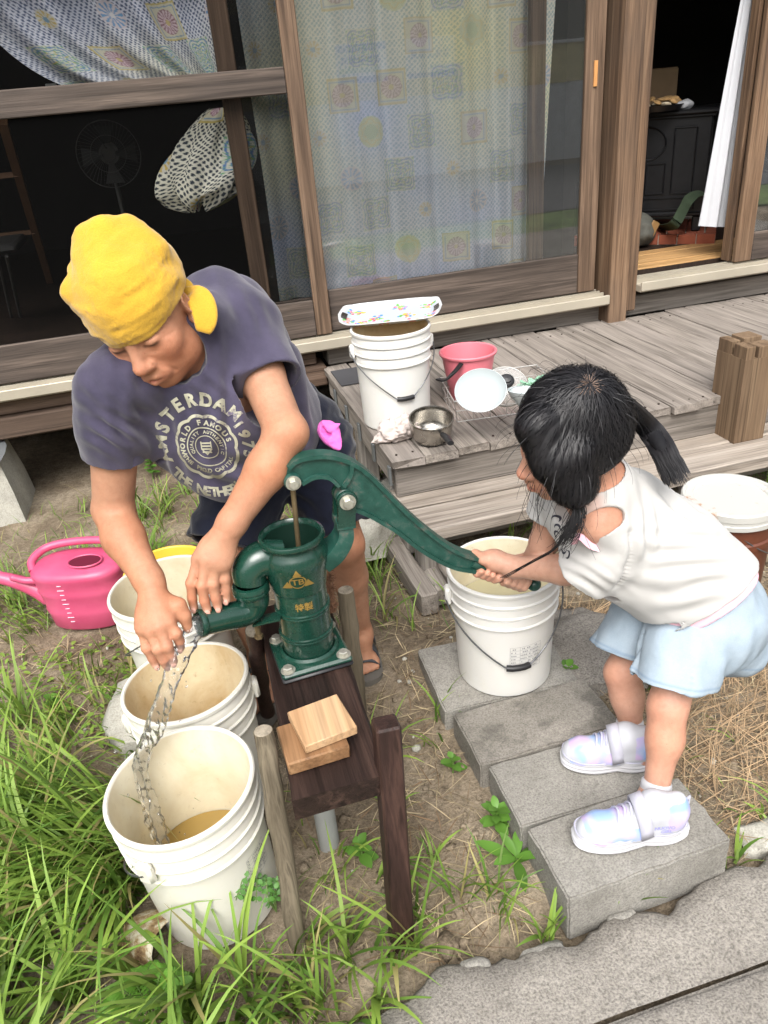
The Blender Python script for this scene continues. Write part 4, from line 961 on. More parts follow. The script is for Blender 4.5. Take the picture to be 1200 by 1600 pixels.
for cx, cy in ((-.13, .045), (-.05, -.02), (.03, .055), (.06, -.015), (.135, .05), (.15, -.045), (-.10, -.06), (-.02, -.075), (.08, -.075), (-.155, -.03)):
    for k in range(26):
        a = rr_.uniform(0, 6.28); d = rr_.uniform(0, .026); r_ = rr_.uniform(.003, .0075); col = rr_.choice([(.55, .04, .08), (.62, .16, .20), (.60, .36, .05), (.10, .32, .05), (.16, .40, .08), (.06, .20, .55), (.6, .3, .28)]); Ct[np.hypot(gx - cx - d * math.cos(a) * 1.2, gy - cy - d * math.sin(a)) < r_] = col
Ct[(gr > .93)] = (.48, .49, .50)
for s_ in (-1, 1): Ct[(np.abs(gx - s_ * .168) < .008) & (np.abs(gy) < .026)] = (.03, .025, .02)
attrmat('tray_print', .25, .5); mb = MB(); mb.grid(Pt); me = mesh_np('serving_tray', np.array(mb.v), np.array(mb.f), TC); me.materials.append(MATS['tray_print']); setcol(me, Ct.reshape(-1, 3)); smooth(me, 60)
o = bpy.data.objects.new('serving_tray', me); link(o); o.location = TC; md = o.modifiers.new('th', 'SOLIDIFY'); md.thickness = .003; md.offset = -1; tag(o, 'white tray printed with small flowers lying on the deck pail', 'tray')
# pink-red bucket
plain('red_plastic', G((214, 118, 130)), .4, 0, .06, 5); plain('grey_patch', G((128, 112, 112)), .6)
BK = thing('red_bucket', 'pinkish red plastic bucket with a dark handle on the deck', 'bucket', (1.045, 2.765, DZ)); bl_ = (1.045, 2.765, DZ)
mb = MB(); mb.lathe([(.001, .003), (.072, 0), (.076, .004), (.092, .10), (.104, .175), (.112, .178), (.114, .186), (.110, .190), (.104, .188), (.100, .17), (.088, .09), (.072, .008), (.001, .008)], 56, bl_); obj('body', mb, 'red_plastic', BK)
mb = MB(); P = [np.array(bl_) + (.112 * math.cos(t_), .112 * math.sin(t_), .165 - .09 * abs(math.sin((t_ - rad(200)) / 2 + math.pi / 2)) ** 2 * 0) for t_ in np.linspace(rad(170), rad(250), 8)]
hp = [np.array(bl_) + q for q in ((-.108, -.03, .168), (-.115, -.055, .135), (-.125, -.075, .105), (-.105, -.10, .10))]
mb.sweep([(-.009, -.003), (.009, -.003), (.009, .003), (-.009, .003)], catmull([np.array(bl_) + (-.06, -.088, .17), np.array(bl_) + (-.10, -.105, .145), np.array(bl_) + (-.135, -.10, .12), np.array(bl_) + (-.15, -.06, .115)], 5), up=(0, 0, 1)); obj('handle', mb, 'black_plastic', BK)
# saucepan
t = NT('pan_steel'); v = t.coords((1, 1, 1)); n1_ = t.noise(v, 14, 4); t.set(Base_Color=t.ramp(n1_, [(.3, (.30, .28, .25)), (.7, (.55, .53, .49))]), Metallic=1.0, Roughness=t.ramp(n1_, [(.3, (.16,) * 3), (.7, (.32,) * 3)]))
pc = np.array((.762, 2.405, DZ)); SPn = thing('saucepan', 'stainless steel saucepan with a black handle at the deck edge', 'saucepan', pc)
mb = MB(); mb.lathe([(.001, 0), (.052, 0), (.066, .010), (.073, .03), (.0745, .058), (.0755, .078), (.079, .081), (.0785, .084), (.0735, .083), (.0715, .075), (.0715, .072), (.070, .058), (.0695, .03), (.062, .012), (.05, .004), (.001, .004)], 64, pc + (0, 0, .012), frame((-.03, -.20, .97))); obj('pot', mb, 'pan_steel', SPn, 50)
h0 = pc + (.012, -.088, .058); h1 = UZ(708, 699, .485); h1 = h0 + unit(h1 - h0) * .125; mb = MB(); mb.tube([h0, h0 + (h1 - h0) * .15, h0 + (h1 - h0) * .5 + (0, 0, .006), h1 + (0, 0, .004)], [(.006, .009), (.008, .012), (.009, .013), (.008, .011)], 12); obj('handle', mb, 'black_plastic', SPn, 50)
# crumpled rag
def crumple(name, c, r, m, label, cat, seed, amp=.02, fr=26, sub=5):
    mb = MB(); mb.ico((0, 0, 0), (1, 1, 1), None, sub); V = np.array(mb.v); 
    d = 1 + .28 * fbm(V[:, 0] * 2.2, V[:, 1] * 2.2, V[:, 2] * 2.2, seed, 3); V = V * d[:, None] * np.array(r)
    rid = np.abs(fbm(V[:, 0] * fr, V[:, 1] * fr, V[:, 2] * fr, seed + 9, 3)); V *= (1 - .35 * (rid[:, None] < .16) * (1 - rid[:, None] / .16)); V[:, 2] = np.maximum(V[:, 2], -r[2] * .55)
    V += np.array(c) + (0, 0, r[2] * .56); mb.v = [tuple(p) for p in V]; return one(name, mb, m, label, cat, c, sm=180)
plain('rag_cloth', G((190, 178, 172)), .95, 0, .12, 10, .3, 200)
rp = UZ(622, 676, DZ + .02); crumple('rag', (rp[0], rp[1], DZ + .001), (.085, .055, .048), 'rag_cloth', 'crumpled pale rag beside the saucepan', 'rag', 4)
# dish rack
plain('wire_steel', G((190, 188, 184)), .35, .6); plain('porcelain', (.40, .44, .45), .18, 0, .03); 
DR = thing('dish_rack', 'silver wire dish rack holding bowls on the deck', 'dish rack', (1.10, 2.60, DZ))
ra = [np.array((*UZ(*p, .42)[:2], DZ)) for p in ((697, 650), (862, 622), (893, 596), (690, 606))]
ra = [np.array((.895, 2.50, DZ)), np.array((1.27, 2.46, DZ)), np.array((1.31, 2.72, DZ)), np.array((.935, 2.76, DZ))]
def lp(z, g=0): c_ = sum(ra) / 4; return [p + (p - c_) * g + (0, 0, z) for p in ra]
mb = MB()
for z, g_, r_ in ((.012, 0, .0016), (.055, .02, .0014), (.095, .05, .0026)):
    q = lp(z, g_)
    for i in range(4): mb.tube([q[i], q[(i + 1) % 4]], r_, 5)
obj('rim', mb, 'wire_steel', DR, 60)
mb = MB(); q0, q1 = lp(.012), lp(.095, .05)
for i in range(4):
    for s_ in np.linspace(0, 1, 7 if i % 2 == 0 else 5): mb.tube([q0[i] * (1 - s_) + q0[(i + 1) % 4] * s_, q1[i] * (1 - s_) + q1[(i + 1) % 4] * s_], .0013, 4, False)
for s_ in np.linspace(.05, .95, 16): a = q0[0] * (1 - s_) + q0[1] * s_; b = q0[3] * (1 - s_) + q0[2] * s_; mb.tube([a, a * .7 + b * .3 - (0, 0, .008 * (int(s_ * 16) % 5 > 1)), a * .3 + b * .7 - (0, 0, .008 * (int(s_ * 16) % 5 > 1)), b], .0013, 4, False)
obj('wires', mb, 'wire_steel', DR, 60)
def bowl(c, R_, h, ax, label, m='porcelain'):
    M = frame(ax); mb = MB(); mb.lathe([(.001, .004), (R_ * .42, .0), (R_ * .45, .006), (R_ * .8, h * .5), (R_, h), (R_ - .003, h + .0015), (R_ * .78, h * .53), (R_ * .4, .012), (.001, .01)], 56, c, M); return one('bowl', mb, m, label, 'bowl', c, 'white bowls in the dish rack', 50)
bowl(UD(752, 622, 2.63), .088, .05, CV((-.16, .42, .9)), 'large white bowl tilted to the front of the dish rack')
bowl(UD(820, 632, 2.60), .062, .05, (.1, .1, 1), 'smaller white bowl further along the dish rack')
t = NT('lid_glass'); t.set(Base_Color=(.9, .92, .92), Roughness=.05); t.b.inputs['Transmission Weight'].default_value = .0; t.b.inputs['Alpha'].default_value = .22; t.b.inputs['Specular IOR Level'].default_value = .8
lc = UD(790, 604, 2.72); LM = frame(CV((-.05, .35, .93))); LD = thing('glass_lid', 'glass pot lid with a black knob behind the big bowl', 'lid', lc)
mb = MB(); mb.lathe([(.079, 0), (.07, .010), (.045, .022), (.012, .027)], 48, lc, LM); obj('glass', mb, 'lid_glass', LD, 180)
mb = MB(); mb.tube([lc + LM @ np.array((.079 * math.cos(a), .079 * math.sin(a), 0)) for a in np.linspace(0, 6.283, 48, endpoint=False)], .0028, 6, closed=True); obj('rim', mb, 'wire_steel', LD, 60)
mb = MB(); mb.lathe([(.010, .024), (.012, .032), (.026, .036), (.027, .042), (.022, .048), (.016, .050), (.015, .058), (.001, .060)], 28, lc, LM); obj('knob', mb, 'black_plastic', LD, 40)
plain('green_net', G((150, 196, 168)), .8, 0, .15, 40, .5, 150); gp = UD(832, 600, 2.68); rr_ = random.Random(8); mb = MB()
for k in range(26):
    p = gp + np.array((rr_.uniform(-.05, .06), rr_.uniform(-.02, .03), rr_.uniform(-.02, .012))); P = catmull([p + np.array((rr_.uniform(-.025, .025), rr_.uniform(-.02, .02), rr_.uniform(-.012, .014))) for _ in range(4)], 4); mb.tube(P, .0035, 5)
one('scouring_net', mb, 'green_net', 'pale green scouring net in the dish rack', 'scrubber', gp - (0, 0, .03), sm=60)
# notched timber block on the step
wood('timber_block', G((66, 50, 38)), G((112, 92, 72)), G((142, 120, 96)), axis=2, rough=.85, sc=.8, blotch=G((120, 100, 80)))
TB = thing('timber_block', 'upright squared timber block with a cross-notched top on the step', 'timber block', (1.94, 2.29, .255))
zt_ = .62; x0, x1, y0, y1 = 1.878, 2.005, 2.215, 2.37; mb = MB(); mb.box((x0, y0, .255), (x1, y1, zt_ - .045), 0); obj('trunk', mb, 'timber_block', TB, 30)
gx_, gy_ = .012, .012; cx, cy = x0 + .045, y0 + .075
for (a0, a1), (b0, b1), e in (((x0, cx - gx_ / 2), (y0, cy - gy_ / 2), 0), ((cx + gx_ / 2, x1), (y0, cy - gy_ / 2), -.004), ((x0, cx - gx_ / 2), (cy + gy_ / 2, y1), .002), ((cx + gx_ / 2, x1), (cy + gy_ / 2, y1), .006)):
    mb = MB(); mb.box((a0 + .001, b0 + .001, zt_ - .047), (a1 - .001, b1 - .001, zt_ + e), .0015); obj('tenon', mb, 'timber_block', TB, 30)
# brown drum with a white lid
plain('brown_plastic', G((92, 50, 34)), .5, 0, .2, 8)
t = NT('lid_stained'); v = t.coords((1, 1, 1), False); n1_ = t.noise(v, 22, 5, .7); n2_ = t.noise(v, 5, 3)
c = t.mix(t.ramp(t.mix(.5, n1_, n2_), [(.55, (0, 0, 0)), (.62, (.85, .85, .85))]), (.47, .47, .445), (.34, .13, .03)); t.set(Base_Color=c, Roughness=.4)
dc = np.array((1.525, 1.775, -.01)); DM = thing('lidded_tub', 'brown tub with a rust-spotted white lid behind the child', 'tub', dc)
mb = MB(); mb.lathe([(.001, 0), (.118, 0), (.122, .01), (.130, .2), (.136, .205), (.137, .225), (.131, .23), (.133, .29)], 56, dc); obj('body', mb, 'brown_plastic', DM, 40)
mb = MB(); mb.lathe([(.137, .285), (.146, .285), (.147, .30), (.1445, .302), (.1445, .312), (.147, .314), (.147, .334), (.143, .340), (.134, .340), (.131, .333), (.112, .333), (.109, .329), (.001, .329)], 64, dc); obj('lid', mb, 'lid_stained', DM, 30)
mb = MB(); mb.tube([dc + np.array((.137 * math.cos(a) + .02, .137 * math.sin(a), .27 - .12 * math.sin((a + 2.2) * .9))) for a in np.linspace(-2.0, .9, 16)], .002, 5); obj('bail', mb, 'bail_wire', DM, 60)
# ================================================================ watering can
t = NT('pink_plastic'); v = t.coords((1, 1, 1)); n1_ = t.noise(v, 8, 4); t.set(Base_Color=t.ramp(n1_, [(.3, G((184, 70, 106))), (.7, G((198, 88, 122)))]), Roughness=.38); t.b.inputs['Subsurface Weight'].default_value = .1; t.b.inputs['Subsurface Radius'].default_value = (.03, .01, .015); t.bump(t.noise(v, 90, 2), .05, .002)
wl = np.array((-.50, 2.40, 0.0)); WC = thing('watering_can', 'bright pink plastic watering can in the grass', 'watering can', wl)
WM = rotm('Z', rad(-18))
def wv(p): return WM @ (np.array(p, float) * .93) + wl
prof_ = [(.001, .004, 1), (.80, 0, 1), (.86, .008, 1), (.90, .06, 1), (.93, .075, 1), (.915, .082, 1), (.95, .14, 1), (.985, .155, 1), (.965, .162, 1), (.985, .20, 1), (1.02, .215, 1), (1.015, .226, 1), (.97, .236, 1), (.88, .243, 1), (.60, .252, 1), (.3, .256, 1), (.001, .257, 1)]
n_ = 64; V = []
for r_, z, _ in prof_:
    for k in range(n_):
        a = k * 2 * math.pi / n_; ex_ = 2.5; cx, sx = math.cos(a), math.sin(a); q = (abs(cx) ** ex_ + abs(sx) ** ex_) ** (-1 / ex_); V.append(wv((r_ * q * cx * .165, r_ * q * sx * .105, z)))
mb = MB(); mb.add(V, [[i * n_ + j, i * n_ + (j + 1) % n_, (i + 1) * n_ + (j + 1) % n_, (i + 1) * n_ + j] for i in range(len(prof_) - 1) for j in range(n_)]); obj('tank', mb, 'pink_plastic', WC, 60)
plain('dark_red', (.10, .004, .02), .6); mb = MB(); mb.add([wv((.045 + .058 * math.cos(a), -.028 + .040 * math.sin(a), .2575 + .004 * math.cos(a * 2) * 0)) for a in np.linspace(0, 6.283, 40, endpoint=False)], [list(range(40))]); obj('filler_shade', mb, 'dark_red', WC, 0)  # flat dark red disc paints the shade inside the opening
mb = MB(); mb.tube([wv((.045 + .060 * math.cos(a), -.028 + .042 * math.sin(a), .257)) for a in np.linspace(0, 6.283, 40, endpoint=False)], .0035, 6, closed=True); obj('filler_rim', mb, 'pink_plastic', WC, 60)
mb = MB(); P = catmull([wv((-.155, -.03, .225)), wv((-.168, .01, .250)), wv((-.13, .065, .268)), wv((-.03, .085, .276)), wv((.09, .082, .274)), wv((.165, .06, .255)), wv((.175, .04, .22))], 8); mb.tube(P, (.0135), 14); obj('handle', mb, 'pink_plastic', WC, 60)
mb = MB(); P = catmull([wv((-.13, -.02, .11)), wv((-.18, -.02, .15)), wv((-.26, -.02, .19)), wv((-.40, -.02, .235))], 6); mb.tube(P, np.linspace(.034, .017, len(P)), 16); obj('spout', mb, 'pink_plastic', WC, 60)
mb = MB(); P = catmull([wv((-.14, -.05, .20)), wv((-.18, -.055, .205)), wv((-.215, -.06, .222))], 5); mb.tube(P, .0125, 12); mb.ico(P[-1], (.0125,) * 3, None, 2); obj('spout_rest', mb, 'pink_plastic', WC, 60)
plain('mark_white', (.8, .6, .68), .5); mb = MB()
for k in range(9): z = .045 + k * .02; a = -1.72; q = (abs(math.cos(a)) ** 2.5 + abs(math.sin(a)) ** 2.5) ** -.4; r_ = np.interp(z, [p[1] for p in prof_[1:11]], [p[0] for p in prof_[1:11]]) + .008; p = wv((r_ * q * math.cos(a) * .165 - .01, r_ * q * math.sin(a) * .105, z)); mb.rbox(p, (.022 if k % 3 == 1 else .014, .002, .0016), 0, WM)
obj('scale_marks', mb, 'mark_white', WC, 0)
# rusty tin half buried at the front pail
t = NT('rusty_white'); v = t.coords((1, 1, 1)); n1_ = t.noise(v, 30, 5, .7); t.set(Base_Color=t.ramp(n1_, [(.35, (.10, .045, .02)), (.5, (.35, .24, .12)), (.62, (.62, .58, .46))]), Roughness=.8); t.bump(n1_, .5, .004)
rc_ = UZ(248, 1478, .0); mb = MB(); M_ = rotm('Z', .5) @ rotm('X', 1.25) @ rotm('Y', .3)
mb.lathe([(.058, -.045), (.06, 0), (.057, .045), (.054, .046), (.055, 0), (.054, -.043), (.001, -.044)], 28, rc_ + (0, 0, .012), M_); V = np.array(mb.v); V += .008 * np.stack([fbm(V[:, 0] * 18, V[:, 1] * 18, V[:, 2] * 18, 70 + a, 2) for a in range(3)], 1); mb.v = [tuple(p) for p in V]
one('rusty_tin', mb, 'rusty_white', 'crushed rusty white tin half buried beside the front pail', 'tin', rc_ - (0, 0, .03))
# ================================================================ sculpting: smooth-blended volumes meshed by surface nets
class Field:
    def __init__(s, lo, hi, h):
        s.lo = np.array(lo, float); s.h = h; s.n = np.ceil((np.array(hi) - s.lo) / h).astype(int) + 1
        s.ax = [(s.lo[k] + np.arange(s.n[k]) * h).astype(np.float32) for k in range(3)]
        s.d = np.full(s.n, .5, np.float32)
    def sub(s, lo, hi):
        i0 = np.clip(np.floor((np.array(lo) - s.lo) / s.h).astype(int), 0, s.n); i1 = np.clip(np.ceil((np.array(hi) - s.lo) / s.h).astype(int) + 1, 0, s.n)
        sl = tuple(slice(a, b) for a, b in zip(i0, i1))
        return sl, s.ax[0][sl[0]][:, None, None], s.ax[1][sl[1]][None, :, None], s.ax[2][sl[2]][None, None, :]
    def put(s, sl, d, k, op):
        f = s.d[sl]
        if op == 'sub': d = -d
        if op in ('sub', 'and'):
            if k > 0: hh = np.maximum(k - np.abs(f - d), 0) / k; s.d[sl] = np.maximum(f, d) + hh * hh * k * .25
            else: s.d[sl] = np.maximum(f, d)
        else:
            if k > 0: hh = np.maximum(k - np.abs(f - d), 0) / k; s.d[sl] = np.minimum(f, d) - hh * hh * k * .25
            else: s.d[sl] = np.minimum(f, d)
    def cap(s, a, b, ra, rb=None, k=.012, op='add'):
        a = np.array(a, float); b = np.array(b, float); rb = ra if rb is None else rb; m = max(ra, rb) + max(k, .006) + 2 * s.h
        sl, X, Y, Z = s.sub(np.minimum(a, b) - m, np.maximum(a, b) + m)
        if min(x.stop - x.start for x in sl) <= 0: return s
        ba = b - a; q = ba @ ba + 1e-12
        px, py, pz = X - a[0], Y - a[1], Z - a[2]
        t_ = np.clip((px * ba[0] + py * ba[1] + pz * ba[2]) / q, 0, 1)
        d = np.sqrt((px - t_ * ba[0]) ** 2 + (py - t_ * ba[1]) ** 2 + (pz - t_ * ba[2]) ** 2) - (ra + (rb - ra) * t_)
        s.put(sl, d.astype(np.float32), k, op); return s
    def chain(s, P, R, k=.012, op='add'):
        for i in range(len(P) - 1): s.cap(P[i], P[i + 1], R[i], R[i + 1], k, op)
        return s
    def ell(s, c, r, M=None, k=.012, op='add'):
        c = np.array(c, float); r = np.array(r, float); M = np.eye(3) if M is None else np.array(M); m = (np.abs(M) @ r) + max(k, .006) + 2 * s.h
        sl, X, Y, Z = s.sub(c - m, c + m)
        if min(x.stop - x.start for x in sl) <= 0: return s
        px, py, pz = X - c[0], Y - c[1], Z - c[2]; k0 = 0; k1 = 0
        for a in range(3):
            q = px * M[0, a] + py * M[1, a] + pz * M[2, a]; k0 = k0 + (q / r[a]) ** 2; k1 = k1 + (q / r[a] ** 2) ** 2
        k0 = np.sqrt(k0); d = k0 * (k0 - 1) / (np.sqrt(k1) + 1e-6); s.put(sl, np.maximum(d, -r.min()).astype(np.float32), k, op); return s
    def rbx(s, c, hs, M=None, rd=.01, k=.012, op='add'):
        c = np.array(c, float); hs = np.array(hs, float); M = np.eye(3) if M is None else np.array(M); m = (np.abs(M) @ (hs + rd)) + max(k, .006) + 2 * s.h
        sl, X, Y, Z = s.sub(c - m, c + m)
        if min(x.stop - x.start for x in sl) <= 0: return s
        px, py, pz = X - c[0], Y - c[1], Z - c[2]; q = [np.abs(px * M[0, a] + py * M[1, a] + pz * M[2, a]) - hs[a] for a in range(3)]
        d = np.sqrt(sum(np.maximum(t_, 0) ** 2 for t_ in q)) + np.minimum(np.maximum(np.maximum(q[0], q[1]), q[2]), 0) - rd
        s.put(sl, d.astype(np.float32), k, op); return s
    def half(s, p, n, op='sub', k=0, R=None):             # 'sub' removes the side the normal points to; R limits it to a ball round p
        n = unit(n); p = np.array(p, float)
        sl, X, Y, Z = s.sub(p - R, p + R) if R else (tuple(slice(0, a) for a in s.n), s.ax[0][:, None, None], s.ax[1][None, :, None], s.ax[2][None, None, :])
        d = -((X - p[0]) * n[0] + (Y - p[1]) * n[1] + (Z - p[2]) * n[2])
        if R: d = np.maximum(d, np.sqrt((X - p[0]) ** 2 + (Y - p[1]) ** 2 + (Z - p[2]) ** 2) - R * .9)
        s.put(sl, d.astype(np.float32), k, op); return s
    def mesh(s, relax=2):
        d = s.d; sg = d < 0; n = s.n
        cnt = np.zeros(tuple(n - 1), np.uint8)
        for a in (0, 1):
            for b in (0, 1):
                for c in (0, 1): cnt += sg[a:n[0] - 1 + a, b:n[1] - 1 + b, c:n[2] - 1 + c]
        act = np.argwhere((cnt > 0) & (cnt < 8)); del cnt
        idx = np.full(tuple(n - 1), -1, np.int32); idx[act[:, 0], act[:, 1], act[:, 2]] = np.arange(len(act))
        P = np.zeros((len(act), 3)); W_ = np.zeros(len(act))
        val = {}
        for a in (0, 1):
            for b in (0, 1):
                for c in (0, 1): val[a, b, c] = d[act[:, 0] + a, act[:, 1] + b, act[:, 2] + c]
        for p0 in val:
            for ax in range(3):
                if p0[ax] == 0:
                    p1 = list(p0); p1[ax] = 1; v0, v1 = val[p0], val[tuple(p1)]; m = (v0 < 0) != (v1 < 0); t_ = np.where(m, v0 / np.where(m, v0 - v1, 1), 0)
                    for q in range(3): P[:, q] += m * (p0[q] + (t_ if q == ax else 0))
                    W_ += m
        P = act + P / W_[:, None]; Q = []
        for ax in range(3):
            u, w = (ax + 1) % 3, (ax + 2) % 3
            s0 = [slice(None)] * 3; s1 = [slice(None)] * 3; s0[ax] = slice(0, -1); s1[ax] = slice(1, None)
            A, B = sg[tuple(s0)], sg[tuple(s1)]; e = np.argwhere(A != B); e = e[(e[:, u] > 0) & (e[:, w] > 0) & (e[:, u] < n[u] - 1) & (e[:, w] < n[w] - 1)]
            fl = A[e[:, 0], e[:, 1], e[:, 2]]; c4 = []
            for du, dw in ((1, 1), (0, 1), (0, 0), (1, 0)): t_ = e.copy(); t_[:, u] -= du; t_[:, w] -= dw; c4.append(idx[t_[:, 0], t_[:, 1], t_[:, 2]])
            q = np.stack(c4, 1); q[~fl] = q[~fl][:, ::-1]; Q.append(q)
        Q = np.concatenate(Q); Q = Q[(Q >= 0).all(1)]
        V = s.lo + P * s.h
        E = np.concatenate([Q[:, [0, 1]], Q[:, [1, 2]], Q[:, [2, 3]], Q[:, [3, 0]]])
        for _ in range(relax):
            S_ = np.zeros_like(V); N_ = np.bincount(E[:, 0], minlength=len(V)) + np.bincount(E[:, 1], minlength=len(V))
            for k in range(3): S_[:, k] = np.bincount(E[:, 0], V[E[:, 1], k], len(V)) + np.bincount(E[:, 1], V[E[:, 0], k], len(V))
            V = V * .4 + .6 * S_ / np.maximum(N_, 1)[:, None]
        return V, Q
def vnormals(V, Q):
    a = np.cross(V[Q[:, 2]] - V[Q[:, 0]], V[Q[:, 3]] - V[Q[:, 1]]); N = np.zeros_like(V)
    for k in range(3):
        for q in range(4): N[:, k] += np.bincount(Q[:, q], a[:, k], len(V))
    return N / (np.linalg.norm(N, axis=1)[:, None] + 1e-12)
def meshobj(name, V, Q, m, parent, C=None, ang=180):
    loc = pos(parent) if parent is not None else np.zeros(3)
    me = mesh_np(name, V, np.ascontiguousarray(Q), loc); me.materials.append(MATS[m])
    if C is not None: setcol(me, C)
    smooth(me, ang); o = bpy.data.objects.new(name, me); link(o, parent); return o
def gauss(V, p, r): return np.exp(-((V - np.array(p)) ** 2).sum(1) / (r * r))[:, None]

# skin and cloth
def skinmat(name, rough=.52):
    t = NT(name); a = t.node('ShaderNodeVertexColor', layer_name='Col'); v = t.coords((1, 1, 1), False)
    n1 = t.noise(v, 28, 5, .6); n2 = t.noise(v, 420, 3, .6); n3 = t.noise(v, 90, 4, .6)
    c = t.mix(.55, a.outputs[0], t.ramp(n1, [(.3, (.80, .72, .70)), (.7, (1.12, 1.08, 1.06))]), 'MULTIPLY')
    n4 = t.noise(v, 150, 2, .5); c = t.mix(t.ramp(n4, [(.70, (0, 0, 0)), (.78, (.30, .30, .30))]), c, (.16, .07, .04))
    c = t.mix(.35, c, t.ramp(n3, [(.35, (.88, .78, .74)), (.6, (1.04, 1.04, 1.04))]), 'MULTIPLY')
    t.set(Base_Color=c, Roughness=rough); t.b.inputs['Specular IOR Level'].default_value = .3
    t.b.inputs['Subsurface Weight'].default_value = .10; t.b.inputs['Subsurface Radius'].default_value = (1.0, .32, .18); t.b.inputs['Subsurface Scale'].default_value = .006
    t.bump(t.mix(.5, n2, n3), .42, .0030); return t.m
skinmat('skin_tan'); skinmat('skin_child', .45)
def clothmat(name, col, var=.15, weave=900, bump=.25, rough=.95, sheen=.25, fade=None, nsc=9):
    t = NT(name); v = t.coords((1, 1, 1), False); n1 = t.noise(v, nsc, 5, .6); n2 = t.noise(v, weave, 2, .6); n3 = t.noise(v, 60, 4, .65)
    c = t.ramp(n1, [(.3, tuple(x * (1 - var) for x in col)), (.7, fade or tuple(min(1, x * (1 + var)) for x in col))])
    c = t.mix(.35, c, t.ramp(n2, [(.3, (.75, .75, .75)), (.7, (1.2, 1.2, 1.2))]), 'MULTIPLY')
    t.set(Base_Color=c, Roughness=rough); t.b.inputs['Specular IOR Level'].default_value = .15; t.b.inputs['Sheen Weight'].default_value = sheen; t.b.inputs['Sheen Roughness'].default_value = .5
    t.bump(t.mix(.35, n3, n2), bump, .003); return t.m

# ---------------------------------------------------------------- a head in local axes (l: own left, f: forward, u: up)
class Head:
    def __init__(s, c, u, f, sc, wide=1.0):
        s.c = np.array(c); s.u = unit(u); s.f = unit(np.array(f) - s.u * (np.array(f) @ s.u)); s.l = np.cross(s.u, s.f) * -1; s.l = np.cross(s.f, s.u) * -1
        s.l = -np.cross(s.f, s.u) * -1 if False else np.cross(s.u, s.f) * 1.0
        s.M = np.stack([s.l, s.f, s.u], 1); s.sc = sc; s.w = np.array((wide, 1, 1))
    def p(s, x, y, z): return s.c + s.M @ (np.array((x, y, z)) * s.sc * s.w)
    def r(s, *a): return np.array(a) * s.sc * s.w
    def build(s, F, child=False, brow=True):
        e = lambda c, r, k=.014, op='add', M=None: F.ell(s.p(*c), s.r(*r), s.M if M is None else M, k * s.sc, op)
        e((0, -.012, .034), (.075, .097, .086)); e((0, .028, -.028), (.062, .062, .082), .03)
        e((0, .034, -.074), (.050 if not child else .046, .050, .040), .03); e((0, .066, -.096), (.021, .018, .018), .026)
        for q in (-1, 1):
            e((q * .041, .056, -.026), (.024, .022, .022) if not child else (.028, .028, .030), .024); e((q * .050, .020, -.070), (.016, .028, .024), .025)
            if brow: e((q * .034, .070, .022), (.024, .010, .008), .014)
        F.cap(s.p(0, .084, .010), s.p(0, .106, -.030), .008 * s.sc, .0125 * s.sc, .014 * s.sc)
        e((0, .106, -.034), (.0135, .012, .0115), .008)
        for q in (-1, 1): e((q * .0135, .097, -.037), (.009, .010, .008), .007)
        for q in (-1, 1): e((q * .033, .094, .000), (.019, .013, .011), .012, 'sub'); e((q * .033, .0735, .000), (.0165, .0145, .0125), .004)
        for q in (-1, 1): F.chain([s.p(q * .018, .0865, -.001), s.p(q * .033, .0885, -.0045), s.p(q * .048, .080, -.002)], np.array([.0016] * 3) * s.sc, .003 * s.sc, 'sub')
        e((0, .088, -.064), (.030, .012, .018), .016)
        F.chain([s.p(-.024, .086, -.065), s.p(-.008, .099, -.0615), s.p(.008, .099, -.0615), s.p(.024, .086, -.065)], np.array([.003, .0062, .0062, .003]) * s.sc, .005 * s.sc)
        F.chain([s.p(-.020, .086, -.071), s.p(0, .098, -.0745), s.p(.020, .086, -.071)], np.array([.004, .0078, .004]) * s.sc, .005 * s.sc)
        F.chain([s.p(-.025, .088, -.0675), s.p(0, .104, -.0685), s.p(.025, .088, -.0675)], np.array([.0014, .0024, .0014]) * s.sc, .002 * s.sc, 'sub')
        for q in (-1, 1):
            Me = s.M @ rotm('Z', q * -.5) @ rotm('X', -.25)
            e((q * .0755, -.012, -.004), (.009, .021, .033), .008, 'add', Me); e((q * .083, -.006, .000), (.007, .011, .019), .004, 'sub', Me); e((q * .076, -.004, -.034), (.007, .009, .010), .008)
    def paint(s, V, C, lip=(.42, .16, .13), brow=(.03, .025, .02), cheek=(.55, .25, .18)):
        def mixc(w, col):
            nonlocal C
            C = C * (1 - w) + np.array(col) * w
        for q in (-1, 1): mixc(.35 * gauss(V, s.p(q * .045, .07, -.035), .028 * s.sc), cheek)
        mixc(.4 * gauss(V, s.p(0, .115, -.034), .016 * s.sc), cheek)
        for x in np.linspace(-.02, .02, 7): mixc(.55 * gauss(V, s.p(x, .099 - abs(x) * .5, -.068), .0075 * s.sc), lip)
        for q in (-1, 1):
            for x in np.linspace(.018, .052, 8): mixc(.75 * gauss(V, s.p(q * x, .089 - (x - .018) * .35, .0225 - (x - .035) ** 2 * 6), .006 * s.sc), brow)
            for x in np.linspace(.020, .047, 8): mixc(.85 * gauss(V, s.p(q * x, .0875 - abs(x - .03) * .25, -.003), .0032 * s.sc), (.02, .015, .012))
        return C

